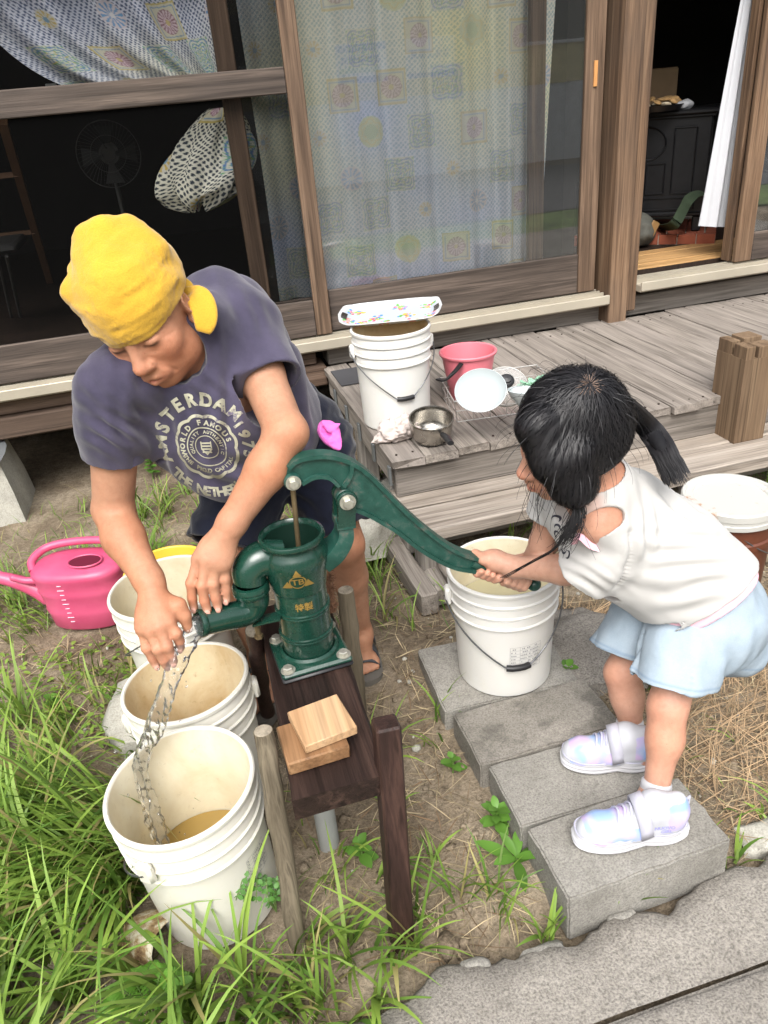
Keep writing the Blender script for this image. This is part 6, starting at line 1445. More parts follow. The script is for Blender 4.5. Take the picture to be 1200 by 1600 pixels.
# hands closed round the lever's grip
ha = HANDLE_A; hb_ = HANDLE_B; hd = unit(hb_ - ha)
def grip(center, wrist, r, thumbdir, n=4, gr=.0135, back=None):
    c_ = np.array(center); tow = unit(np.array(wrist) - c_); tow = unit(tow - hd * (tow @ hd)); oth = np.cross(hd, tow)
    if oth @ CV((0, 1, .6)) < 0: oth = -oth               # 'oth' points up towards the viewer
    GF.chain([wrist, c_ + tow * .030 + oth * .010], [.0235, .024], .014); GF.ell(c_ + tow * .020 + oth * .014, (.034, .022, .022), np.stack([hd, tow, np.cross(hd, tow)], 1), .014)
    for i in range(n):
        o_ = hd * (i - (n - 1) / 2) * .0155; R_ = gr + r * .8
        P = [c_ + o_ + (math.cos(a) * tow + math.sin(a) * oth) * R_ for a in np.radians([60, 100, 150, 200, 250, 300])]
        GF.chain(P, [r * 1.15, r * 1.12, r * 1.08, r * 1.0, r * .95, r * .85], .004)
    t0 = c_ - hd * .030 + tow * .024 + oth * .004; GF.chain([t0, c_ - hd * .040 + tow * .004 + oth * .020, c_ - hd * .046 - tow * .018 + oth * .008], [r * 1.4, r * 1.2, r * .95], .008)
gcN = ha + (hb_ - ha) * .26; gcF = ha + (hb_ - ha) * .70
grip(gcN, gwrN, .0088, None); grip(gcF, gwrF, .0082, None)
for tz, an_, tp, hl_ in ((.135, anN, UZ(912, 1310, .14), UZ(1050, 1292, .14)), (.115, anF, UZ(890, 1185, .12), UZ(1000, 1190, .12))):
    GF.chain([an_, hl_ + (0, 0, .02)], [.0275, .025], .015); GF.cap(an_, tp + (hl_ - tp) * .3, .027, .02, .02)
V, Q = GF.mesh(2); del GF
sk = np.array(G((188, 149, 129))); C = np.ones((len(V), 3)) * sk
C = C + (np.array(G((188, 122, 88))) - C) * np.clip(.35 * vnoise(V[:, 0] * 7, V[:, 1] * 7, V[:, 2] * 7, 13)[:, None] + .1, 0, .45)
for p in (gelN, knN, knF, gcN): C = C + (np.array(G((216, 138, 112))) - C) * .4 * gauss(V, p, .035)
C = gh.paint(V, C, lip=G((196, 104, 98)), brow=G((60, 44, 38)), cheek=G((224, 140, 118)))
meshobj('body', V, Q, 'skin_child', GIRL, C)

# ---------------------------------------------------------------- top
t = NT('white_jersey'); a_ = t.node('ShaderNodeVertexColor', layer_name='Col'); v = t.coords((1, 1, 1), False); n2_ = t.noise(v, 900, 2); n3_ = t.noise(v, 45, 3)
t.set(Base_Color=a_.outputs[0], Roughness=.95); t.b.inputs['Specular IOR Level'].default_value = .15; t.b.inputs['Sheen Weight'].default_value = .15; t.bump(t.mix(.35, n3_, n2_), .2, .002)
TF = Field((.52, .86, .40), (1.16, 1.56, 1.02), .0030)
ax1 = UD(1092, 945, 1.63)
TF.chain([gnk, gch, UD(1030, 868, 1.575), UD(1090, 925, 1.60)], [.066, .104, .118, .128], .04); TF.chain([gshN + CV((.012, .0, 0)), gnk, gshF], [.050, .058, .048], .03)
TF.cap(UD(905, 805, 1.54), UD(965, 860, 1.58), .068, .095, .04)
TF.chain([UD(968, 838, 1.465), UD(946, 868, 1.50), UD(908, 896, 1.555)], [.058, .062, .068], .018); TF.cap(gshF, UD(855, 815, 1.64), .046, .050, .02)
sN = unit(UD(912, 893, 1.555) - UD(958, 850, 1.48)); TF.half(UD(914, 892, 1.54), sN, 'sub', 0, .10); TF.chain([UD(926, 884, 1.53), UD(888, 905, 1.60)], [.052, .068], 0, 'sub')
sF = unit(UD(855, 815, 1.64) - gshF); TF.half(UD(858, 806, 1.64), sF, 'sub', 0, .07); TF.chain([UD(862, 795, 1.63), UD(850, 830, 1.66)], [.038, .046], 0, 'sub')
hN = unit(CV((.60, -.80, -.02))); hP = UD(1085, 940, 1.6); TF.half(hP, hN, 'sub', .003); TF.ell(hP - hN * .02, (.12, .115, .05), frame(hN), .003, 'sub')
TF.chain([gh.p(0, -.03, -.04), gnk * .9 + gch * .1], [.052, .053], .004, 'sub'); TF.ell(UD(893, 790, 1.46), (.055, .04, .045), frame(CV((-.6, .3, .7))), .006, 'sub')
# the open shoulder
TF.ell(UD(936, 818, 1.405), (.048, .022, .060), frame(CV((-.1, .25, .96)), CV((.93, .36, 0))), .003, 'sub')
V, Q = TF.mesh(3); Nn = vnormals(V, Q)
w1 = .005 * fbm(V[:, 0] * 9, V[:, 1] * 9, V[:, 2] * 9, 54, 3)
for A, B, wl, am, sp, sd in ((UD(985, 850, 1.46), UD(1120, 850, 1.52), .035, .0075, .05, 1), (UD(1000, 900, 1.48), UD(1140, 905, 1.55), .048, .008, .06, 2), (UD(990, 780, 1.44), UD(1000, 880, 1.46), .030, .008, .04, 3), (UD(1020, 760, 1.47), UD(1100, 830, 1.5), .045, .008, .05, 4), (UD(900, 880, 1.5), UD(960, 915, 1.5), .022, .006, .04, 5)): w1 += folds(A, B, wl, am, sp, sd)
def groove2(P, w_, amp):
    P = catmull(P, 8); d = np.full(len(V), 9.)
    for q in P: d = np.minimum(d, ((V - q) ** 2).sum(1))
    return amp * np.exp(-d / (w_ * w_))
w1 = w1 + groove2([UD(992, 835, 1.40), UD(986, 880, 1.43), UD(968, 925, 1.48)], .009, -.011)
V = V + Nn * w1[:, None]
C = np.ones((len(V), 3)) * np.array((.47, .46, .447)); cv = (V - CC) @ RC.T; px_ = 600 - 1200 * cv[:, 0] / cv[:, 2]; py_ = 800 - -1200 * cv[:, 1] / cv[:, 2]
pan = np.clip(1.6 * gauss(V, UD(925, 786, 1.41), .030) - .45, 0, .75); C = C * (1 - pan) + np.array((.62, .42, .36)) * pan
top = meshobj('top', V, Q, 'white_jersey', GIRL, C)
gb = BVHTree.FromPolygons([tuple(p) for p in V], [tuple(q) for q in Q.tolist()])
plain('print_dark', (.03, .03, .045), .8); mb = MB(); rr_ = random.Random(6)
ndir = CV((.75, -.05, -.66))
for k, (a, b) in enumerate(((868, 812), (873, 826), (880, 843), (872, 858), (884, 866), (866, 836))):
    o_ = UD(a, b, 1.50) - ndir * .08; ring_ = []
    a0 = rr_.uniform(0, 6)
    for s_ in np.linspace(0, 3.6, 12): ring_.append((.0075 * math.cos(s_ + a0), .0075 * math.sin(s_ + a0), .0016 * math.sin(s_ / 3.6 * math.pi) + .0006))
    M_ = frame(ndir, CV((0, 1, 0))); V2 = []
    for x, y, w_ in ring_: V2 += [(x * (1 - w_ / .0075), y * (1 - w_ / .0075)), (x * (1 + w_ / .0075), y * (1 + w_ / .0075))]
    pts = []
    for x, y in V2: h_ = gb.ray_cast(Vector(o_ + M_ @ np.array((x, y, 0))), Vector(ndir), .5)[0]; pts.append(np.array(h_) - ndir * .0012 if h_ is not None else None)
    if all(p is not None for p in pts): mb.add(pts, [[2 * i, 2 * i + 1, 2 * i + 3, 2 * i + 2] for i in range(11)])
if mb.v: o = obj('printed_motif', mb, 'print_dark', top, 180); o['kind'] = 'stuff'
# pink undershirt showing below the hem and at the shoulder
plain('pink_jersey', G((238, 186, 200)), .9, 0, .05); UF = Field((.62, .88, .38), (1.14, 1.5, .80), .0036); UF.chain([UD(1030, 868, 1.575), UD(1098, 935, 1.605)], [.104, .120], .03); UF.half(hP + hN * .018, hN, 'sub', .003); UF.half(hP - hN * .05, -hN, 'sub', 0); V, Q = UF.mesh(2); meshobj('undershirt', V, Q, 'pink_jersey', GIRL)
mb = MB(); P = catmull([UD(897, 850, 1.475), UD(905, 838, 1.425), UD(922, 852, 1.43), UD(938, 858, 1.44)], 6); mb.sweep([(-.006, -.001), (.006, -.001), (.006, .001), (-.006, .001)], P, up=CV((0, 0, 1))); obj('strap', mb, 'pink_jersey', GIRL, 60)
# ---------------------------------------------------------------- shorts
t = NT('pale_denim'); a_ = t.node('ShaderNodeVertexColor', layer_name='Col'); v = t.coords((1, 1, 1), False); n1_ = t.noise(v, 16, 5, .65); n2_ = t.noise(v, 1100, 2); n3_ = t.noise(v, 70, 4)
c = t.mix(.6, a_.outputs[0], t.ramp(n1_, [(.3, (.82, .86, .90)), (.7, (1.12, 1.10, 1.08))]), 'MULTIPLY'); c = t.mix(.4, c, t.ramp(n2_, [(.3, (.72, .72, .72)), (.7, (1.2, 1.2, 1.2))]), 'MULTIPLY')
t.set(Base_Color=c, Roughness=.95); t.b.inputs['Specular IOR Level'].default_value = .15; t.bump(t.mix(.35, n3_, n2_), .4, .003)
HF = Field((.62, .82, .22), (1.24, 1.60, .72), .0034)
HF.chain([UD(1088, 925, 1.62), UD(1095, 965, 1.63)], [.118, .125], .03); HF.ell(UD(1128, 962, 1.67), (.105, .10, .10), None, .04)
cN0, cN1 = UD(1082, 960, 1.60), UD(1046, 1085, 1.58); cF0, cF1 = UD(1020, 945, 1.70), UD(968, 1022, 1.75)
HF.chain([cN0, cN0 * .5 + cN1 * .5, cN1 + (cN1 - cN0) * .15], [.094, .085, .081], .012); HF.chain([cF0, cF1], [.080, .072], .012); HF.cap(UD(1135, 970, 1.70), UD(1150, 1012, 1.74), .080, .070, .012)
nN = unit(CV((-.12, -.98, -.15))); HF.half(UD(1046, 1068, 1.56), nN, 'sub', .002, .24); HF.chain([cN1 + (cN0 - cN1) * .6, cN1 + (cN1 - cN0) * .3], [.072, .077], 0, 'sub')
nF = unit(CV((-.35, -.93, -.05))); HF.half(cF1, nF, 'sub', .002, .125); HF.chain([cF1 + (cF0 - cF1) * .5, cF1 + (cF1 - cF0) * .4], [.062, .070], 0, 'sub')
HF.half(UD(1060, 890, 1.6), unit(CV((-.62, .78, 0))), 'sub', .002)
V, Q = HF.mesh(2); Nn = vnormals(V, Q); wa = unit(CV((.8, -.3, .5)))
ang_ = np.arctan2((V - cN0) @ CV((1, .1, 0)), (V - cN0) @ CV((0, -.2, 1))); hN_ = np.clip(((V - cN0) @ nN) / .15, -.3, 1)
V = V + Nn * ((.0028 * np.sin(ang_ * 11 + 2 * vnoise(V[:, 0] * 9, V[:, 1] * 9, V[:, 2] * 9, 6)) * np.clip(hN_ + .5, .15, 1)) + .004 * fbm(V[:, 0] * 12, V[:, 1] * 12, V[:, 2] * 12, 44, 3))[:, None]

def seam(P, w_, amp):
    P = catmull(P, 8); d = np.full(len(V), 9.)
    for q in P: d = np.minimum(d, ((V - q) ** 2).sum(1))
    return amp * np.exp(-d / (w_ * w_))
Nn = vnormals(V, Q); V = V + Nn * (seam([UD(1003, 940, 1.58), UD(996, 1000, 1.60), UD(990, 1050, 1.60)], .010, -.012) + seam([UD(1118, 930, 1.55), UD(1122, 990, 1.55), UD(1112, 1050, 1.55)], .009, -.010) + seam([UD(1075, 945, 1.50), UD(1085, 1010, 1.49), UD(1080, 1075, 1.50)], .003, .002))[:, None]
C = np.ones((len(V), 3)) * np.array(G((158, 172, 184)))
hd_ = (V - UD(1046, 1068, 1.56)) @ nN; hf_ = (V - cF1) @ nF
ln_ = np.clip(np.exp(-((hd_ + .012) / .0028) ** 2) + np.exp(-((hf_ + .012) / .0028) ** 2) * (np.linalg.norm(V - cF1, axis=1) < .11) + seam([UD(1075, 945, 1.50), UD(1085, 1010, 1.49), UD(1080, 1075, 1.50)], .003, .6), 0, 1)[:, None]
C = C * (1 - .45 * ln_) + np.array(G((104, 128, 156))) * .45 * ln_
meshobj('shorts', V, Q, 'pale_denim', GIRL, C)
# ---------------------------------------------------------------- hair
t = NT('black_hair'); v = t.coords((1, 1, 1), False); n1_ = t.noise(v, 70, 4); t.set(Base_Color=t.ramp(n1_, [(.3, (.006, .006, .008)), (.7, (.016, .014, .016))]), Roughness=.5); t.b.inputs['Specular IOR Level'].default_value = .45
plain('scalp', G((112, 92, 80)), .7); t = NT('hair_base'); t.set(Base_Color=(.008, .008, .010), Roughness=.75); t.b.inputs['Specular IOR Level'].default_value = .2
RF = Field(gh.c - .20, gh.c + .20, .0030); Mg = gh.M
RF.ell(gh.p(0, -.014, .036), gh.r(.086, .101, .096), Mg, .02); RF.ell(gh.p(0, -.045, -.02), gh.r(.082, .075, .075), Mg, .04)
RF.chain([gh.p(.035, .075, .085), gh.p(.066, .072, .02), gh.p(.074, .055, -.045), gh.p(.068, .045, -.080)], np.array([.030, .024, .020, .008]) * 1, .03); RF.chain([gh.p(.078, .03, .02), gh.p(.080, .035, -.05), gh.p(.070, .038, -.080)], [.026, .020, .008], .03)
RF.ell(gh.p(-.005, .128, -.035), gh.r(.080, .066, .092), Mg, .010, 'sub'); RF.half(gh.p(0, 0, -.075), gh.M @ np.array((0, -.55, -.84)), 'sub', .02)
V, Q = RF.mesh(2); Nn = vnormals(V, Q); wh = gh.p(.038, -.040, .122)
L_ = (V - gh.c) @ gh.M; az_ = np.arctan2((V - wh) @ gh.l, (V - wh) @ gh.f); V = V + Nn * (.0009 * np.sin(az_ * 70 + 3 * fbm(L_[:, 0] * 14, L_[:, 1] * 14, L_[:, 2] * 14, 3, 2)) * np.clip(np.linalg.norm(V - wh, axis=1) / .06, 0, 1))[:, None]
hair = meshobj('hair', V, Q, 'hair_base', GIRL)
hb2 = BVHTree.FromPolygons([tuple(p) for p in V], [tuple(q) for q in Q.tolist()])
down = np.array((0, 0, -1.)); SV_, SQ_ = [], []; SN_ = [0]
def ribbon(P, w0, w1, nrm):
    P = np.asarray(P); k = len(P); d = np.gradient(P, axis=0); sd = np.cross(d, nrm); sd /= np.linalg.norm(sd, axis=1)[:, None] + 1e-9; w_ = np.linspace(w0, w1, k)[:, None]
    o_ = SN_[0]; SN_[0] += 2 * k; SV_.append(np.stack([P - sd * w_, P + sd * w_], 1).reshape(-1, 3)); i = np.arange(k - 1) * 2 + o_; SQ_.append(np.stack([i, i + 1, i + 3, i + 2], 1))
r3 = np.random.default_rng(5); pick = r3.choice(len(V), 6500, replace=False)
for ii in pick:
    p = V[ii].copy(); n_ = Nn[ii]; P = []; N2 = []; off = r3.uniform(.0006, .0075) * (1.35 if r3.uniform() < .12 else 1); tw = r3.normal(0, .16)
    st = .0075
    for k in range(r3.integers(8, 21)):
        g_ = p - wh; g_ = g_ / (np.linalg.norm(g_) + 1e-6); t_ = g_ + .35 * down + tw * np.cross(n_, g_); t_ = t_ - n_ * (t_ @ n_); t_ /= np.linalg.norm(t_) + 1e-6
        P.append(p + n_ * off); N2.append(n_); q = p + t_ * st; loc_, nn_, _, _ = hb2.find_nearest(Vector(q))
        if loc_ is None: break
        dq = np.linalg.norm(np.array(loc_) - q)
        if dq > .006: p = q + down * .001; n_ = n_
        else: p = np.array(loc_); n_ = np.array(nn_)
    if len(P) > 4: ribbon(P, .0006, .0003, np.array(N2))
# ponytail and loose locks
pt = catmull([gh.p(.02, -.115, .03), UD(1012, 668, 1.45), UD(1034, 700, 1.425), UD(1054, 742, 1.41)], 8); pf = Field(pt.min(0) - .06, pt.max(0) + .06, .003); pf.chain(pt, np.interp(np.linspace(0, 1, len(pt)), [0, .15, .5, .85, 1], [.010, .012, .013, .006, .002]), .01); Vp, Qp = pf.mesh(2); Np_ = vnormals(Vp, Qp); dpt = unit(pt[-1] - pt[0]); s_ = np.cross(dpt, CV((0, 0, 1))); Vp = Vp + Np_ * (.0006 * np.sin(((Vp - pt[0]) @ unit(s_)) * 1500))[:, None]
pony = meshobj('ponytail', Vp, Qp, 'hair_base', GIRL)
for k in range(900):
    a, r_ = r3.uniform(0, 6.283), math.sqrt(r3.uniform(0, 1)); e1_ = unit(s_); e2_ = np.cross(dpt, e1_); ph = r3.uniform(0, 6); ext = r3.uniform(.9, 1.12)
    P = []
    for i, t_ in enumerate(np.linspace(0, 1, 12)):
        w_ = np.interp(t_, [0, .15, .5, .85, 1], [.012, .016, .022, .022, .024]); base = pt[min(len(pt) - 1, int(t_ * (len(pt) - 1)))] + dpt * max(0, t_ * ext - 1) * .1; P.append(base + (e1_ * math.cos(a + .3 * t_) + e2_ * math.sin(a + .3 * t_)) * w_ * (.25 + .8 * r_) + .0015 * math.sin(t_ * 6 + ph) * e1_ + (e2_ * math.sin(t_ * 9 + ph) * .006 if t_ > .85 else 0))
    ribbon(P, .0008, .0003, CV((.1, .2, 1)))
for k in range(150):
    w_ = r3.normal(0, 1, 3) * .004; p0 = UD(898 + r3.normal(0, 5), 772, 1.355 + r3.normal(0, .012)); P = catmull([p0, UD(903 + r3.normal(0, 5), 800, 1.36) + w_, UD(886 + r3.normal(0, 6), 838, 1.385) + w_ * 1.6, UD(868 + r3.normal(0, 9), 860 + r3.normal(0, 8), 1.42) + w_ * 2], 5); ribbon(P[:r3.integers(8, 16)], .0008, .0003, CV((0, 0, 1)))
for k in range(7):
    w_ = r3.normal(0, 1, 3) * .0025; P = catmull([UD(897, 800, 1.36) + w_, UD(872, 852, 1.42) + w_, UD(835, 876, 1.50) + w_, UD(785 + r3.uniform(-4, 6), 903, 1.60)], 6); ribbon(P, .0009, .0006, CV((0, 0, 1)))
for k in range(16):
    a, b = r3.uniform(825, 870), r3.uniform(735, 770); P = catmull([UD(a, b, 1.36), UD(a - r3.uniform(0, 15), b + r3.uniform(20, 40), 1.40), UD(a - r3.uniform(-10, 30), b + r3.uniform(50, 90), 1.45)], 6); ribbon(P, .0005, .0003, CV((0, 0, 1)))
for k in range(90):                                       # fly-away hairs round the outline
    ii = pick[k]; p = V[ii] + Nn[ii] * .003; g_ = unit(p - wh); P = [p + g_ * s_ * .045 + Nn[ii] * (.010 * math.sin(s_ * 2.6)) + down * .012 * s_ * s_ for s_ in np.linspace(0, 1, 6)]; ribbon(P, .0004, .0002, CV((0, 0, 1)))
SVa = np.concatenate(SV_); SQa = np.concatenate(SQ_); o = meshobj('hair_strands', SVa, SQa, 'black_hair', hair if False else GIRL); o['kind'] = 'stuff'
# parting
mb = MB(); loc_, nn_, _, _ = hb2.find_nearest(Vector(wh)); M_ = frame(np.array(nn_)); wq = np.array(loc_)
for k in range(55):
    a = r3.uniform(0, 6.283); d = r3.uniform(.0, .013) * (1 + .6 * abs(math.cos(a - .6))); p = wq + M_ @ np.array((math.cos(a) * d, math.sin(a) * d, 0)); l_, n_, _, _ = hb2.find_nearest(Vector(p)); p = np.array(l_) + np.array(n_) * .0022; dr_ = unit(p - wq + 1e-5); sd = np.cross(np.array(n_), dr_); mb.add([p - sd * .0005, p + sd * .0005, p + dr_ * .010 + sd * .0002, p + dr_ * .010 - sd * .0002], [[0, 1, 2, 3]])
o = obj('parting', mb, 'scalp', GIRL, 180); o['kind'] = 'stuff'
# ---------------------------------------------------------------- sneakers
attrmat('shoe_upper', .55, .35, .15, 500); plain('shoe_white', (.50, .50, .525), .45, 0, .04); plain('shoe_lace', (.40, .40, .50), .6); plain('shoe_strap', (.44, .44, .51), .4, 0, .05)
def sneaker(toe, heel_, z0, an, kn_):
    toe = np.array((toe[0], toe[1], z0)); hl = np.array((heel_[0], heel_[1], z0)); fd = unit(toe - hl); sd = np.cross((0, 0, 1.), fd); up = np.array((0, 0, 1.)); L = np.linalg.norm(toe - hl); P = lambda x, y, z: hl + fd * x * L + sd * y + up * z; M = np.stack([fd, sd, up], 1)
    F = Field(np.minimum(toe, hl) - .07, np.maximum(toe, hl) + (.07, .07, .15), .0024)
    F.chain([P(.14, 0, .045), P(.5, 0, .036), P(.82, 0, .030), P(.90, 0, .028)], [.034, .033, .034, .028], .02); F.chain([P(.10, 0, .07), P(.28, 0, .082)], [.030, .031], .02); F.chain([P(.30, 0, .082), P(.58, 0, .048)], [.027, .025], .02); F.cap(P(.05, 0, .07), P(.06, 0, .095), .018, .014, .015)
    F.half(P(0, 0, .020), -up, 'sub', 0); F.chain([an + up * .03, P(.17, 0, .06)], [.032, .024], .004, 'sub')
    V, Q = F.mesh(2); n_ = lambda s, q: vnoise(V[:, 0] * s, V[:, 1] * s, V[:, 2] * s, q)[:, None]
    C = np.ones((len(V), 3)) * (.47, .48, .52); x = ((V - hl) @ fd / L)[:, None]; z = (V[:, 2:3] - z0)
    dye = np.array((.27, .40, .66)) * (1 - np.clip(n_(45, 2) + .5, 0, 1)) + np.array((.52, .40, .62)) * np.clip(n_(45, 2) + .5, 0, 1); dye = dye * (1 - .5 * np.clip(n_(70, 8), 0, 1)) + .62 * .5 * np.clip(n_(70, 8), 0, 1)
    m_ = (((x > .55) & (x < .97) & (z > .028)) | ((x > .38) & (x <= .60) & (z > .032) & (z < .062)) | ((x < .20) & (z > .045) & (z < .10))).astype(float); C = C * (1 - m_) + dye * m_
    up_ = meshobj('sneaker', V, Q, 'shoe_upper', GIRL, C)
    mb = MB(); n = 56; out = []
    for k in range(n):
        a = k * 2 * math.pi / n; cx, sx = math.cos(a), math.sin(a); x_ = .5 + .545 * np.sign(cx) * abs(cx) ** .75; wv_ = .040 * (1 - .22 * math.exp(-((x_ - .42) / .16) ** 2)) * (1.04 if x_ > .5 else .96); out.append((x_, wv_ * np.sign(sx) * abs(sx) ** .7))
    rows = []
    for z_, g_ in ((0, .93), (.004, 1.0), (.009, 1.045), (.012, 1.0), (.015, 1.0), (.019, 1.05), (.023, 1.0), (.026, 1.02), (.033, .99)):
        arch = [.010 * math.exp(-((x_ - .40) / .10) ** 2) for x_, _ in out]; rows.append([P(.5 + (x_ - .5) * g_, y_ * g_, z_ + (arch[i] if z_ == 0 else 0) + (.010 * max(0, (x_ - .85)) * 2 + .006 * max(0, .15 - x_) * 4) * (1 if z_ > .01 else .5) + (.0012 * (i % 2) if z_ == 0 else 0)) for i, (x_, y_) in enumerate(out)])
    V2 = [p for r_ in rows for p in r_]; F2 = [[i * n + j, i * n + (j + 1) % n, (i + 1) * n + (j + 1) % n, (i + 1) * n + j] for i in range(len(rows) - 1) for j in range(n)] + [list(range(n))[::-1], [(len(rows) - 1) * n + j for j in range(n)]]; mb.add(V2, F2); obj('sole', mb, 'shoe_white', up_, 35, False)
    for x_, h_, w_ in ((.40, .108, .012),):
        Pn = np.array([P(x_ + .06 * math.sin(a), math.cos(a) * .0395, .030 + (h_ - .030) * math.sin(a) ** .7) for a in np.linspace(.05, math.pi - .05, 18)]); mb = MB(); mb.grid(np.stack([Pn - fd * w_ + up * .004, Pn + fd * w_ - up * .006], 1)); s_ = obj('strap', mb, 'shoe_strap', up_, 60); md = s_.modifiers.new('th', 'SOLIDIFY'); md.thickness = .004; md.offset = 0
    for x_, h_ in ((.53, .086), (.59, .080), (.65, .075)):
        Pn = [P(x_ + .01 * math.sin(a * 3), math.cos(a) * .027, .038 + (h_ - .030) * math.sin(a)) for a in np.linspace(.5, math.pi - .5, 10)]; mb = MB(); mb.tube(Pn, .0028, 6); obj('lace', mb, 'shoe_lace', up_, 60)
    axp = lambda z: an + (kn_ - an) * ((z - an[2]) / (kn_[2] - an[2]))
    mb = MB(); mb.tube([axp(z0 + .045), axp(z0 + .064), axp(z0 + .073), axp(z0 + .076)], [.0315, .0315, .0305, .026], 24, False); obj('sock', mb, 'shoe_white', up_, 60)
    mb = MB(); mb.tube([P(.5 + (x_ - .5) * 1.0, y_ * 1.0, .0345 + .012 * max(0, x_ - .85) * 2) for x_, y_ in out], .0016, 5, closed=True); obj('welt', mb, 'shoe_lace', up_, 60)
    mb = MB(); mb.tube([P(.01, 0, .085), P(-.05, 0, .098), P(-.045, 0, .078), P(.0, 0, .07)], .003, 6); obj('pull_tab', mb, 'shoe_strap', up_, 60)
    return P, up_, M
P_, up_, M_ = sneaker(UZ(905, 1315, .128), UZ(1062, 1297, .128), .127, anN, knN)
sneaker(UZ(884, 1190, .108), UZ(1012, 1192, .108), .107, anF, knF)
plain('lilac_ink', G((150, 150, 200)), .6)
nb_ = BVHTree.FromPolygons([tuple(v_.co + Vector(pos(GIRL))) for v_ in up_.data.vertices], [tuple(p.vertices) for p in up_.data.polygons]); mb = MB()
side = M_[:, 1] if (M_[:, 1] @ (CC - P_(.4, 0, 0))) > 0 else -M_[:, 1]; fdn = -M_[:, 0] if np.cross(M_[:, 2], side) @ -M_[:, 0] > 0 else M_[:, 0]
for txt, z_, x_ in (('NUOVO', .056, .235), ('GIRL', .046, .215)):
    V2, F2 = textmesh(txt, .011, bold=.0003); pts = []
    for x, y, _ in V2:
        o_ = P_(x_, 0, z_) + side * .08 + fdn * x + M_[:, 2] * y; h_ = nb_.ray_cast(Vector(o_), Vector(-side), .2)[0]; pts.append(np.array(h_) + side * .0008 if h_ is not None else None)
    if all(p is not None for p in pts): mb.add(pts, F2)
if mb.v: o = obj('lettering', mb, 'lilac_ink', up_, 180); o['kind'] = 'stuff'
# ================================================================ plants and litter
attrmat('grass_blade', .5, .35, trans=.35); attrmat('leaf_green', .45, .4, trans=.25); attrmat('straw_dry', .85, .15)
g5 = np.random.default_rng(77)
def blades(base, az, lean, ln, w, bend, col, seg=7, fold=.0):
    # base (n,3); az heading; lean initial tilt from vertical; bend extra tilt at the tip -> ribbon mesh arrays
    n = len(base); t_ = np.linspace(0, 1, seg); th = lean[:, None] + bend[:, None] * t_[None] ** 1.4
    step = (ln / (seg - 1))[:, None]; hx = np.cumsum(np.sin(th) * step, 1) - np.sin(th[:, :1]) * step; hz = np.cumsum(np.cos(th) * step, 1) - np.cos(th[:, :1]) * step
    wob = .04 * ln[:, None] * np.sin(t_[None] * 3 + az[:, None] * 7)
    P = np.stack([base[:, :1] + hx * np.cos(az)[:, None] - wob * np.sin(az)[:, None], base[:, 1:2] + hx * np.sin(az)[:, None] + wob * np.cos(az)[:, None], base[:, 2:3] + hz], -1)
    pr_ = np.minimum(1, .55 + 2.2 * t_) * np.clip(1.02 - t_ ** 2.2, .02, 1); sd = np.stack([-np.sin(az), np.cos(az), 0 * az], -1)
    rl = g5.normal(0, .35, n)[:, None]; sd = sd * np.cos(rl) + np.array((0, 0, 1.)) * np.sin(rl)
    W_ = (w[:, None] * pr_[None])[..., None] * sd[:, None]
    V = np.stack([P - W_, P + W_], 2).reshape(n, seg * 2, 3); i = np.arange(seg - 1) * 2
    Q = np.stack([i, i + 1, i + 3, i + 2], 1)[None] + (np.arange(n) * seg * 2)[:, None, None]
    C = np.repeat((col[:, None] * (.75 + .35 * t_[None, :, None])), 2, 1)
    return V.reshape(-1, 3), Q.reshape(-1, 4), C.reshape(-1, 3)
def greens(n, dry=.08):
    a = g5.uniform(0, 1, (n, 1)); c = np.array((.09, .18, .029)) * (1 - a) + np.array((.26, .38, .068)) * a; m = g5.uniform(0, 1, n) < dry; c[m] = np.array((.34, .30, .12)) * g5.uniform(.7, 1.1, (m.sum(), 1)); return c * g5.uniform(.85, 1.3, (n, 1))
def blocked(x, y):                                        # nothing grows under pails, slabs, stand and boards
    b = np.zeros(len(x), bool)
    for cx, cy, r_ in ((-.175, 1.172, .165), (-.15, 1.455, .155), (-.165, 1.80, .13), (-.15, 2.13, .13), (.662, 1.545, .13), (1.525, 1.775, .13), (-.50, 2.40, .14), (.30, 1.75, .09)): b |= np.hypot(x - cx, y - cy) < r_
    b |= (x > .45) & (x < .86) & (y > .83) & (y < 1.72); b |= (y < .852 - np.clip(.25 - x, 0, 5) * .35 + .02); return b
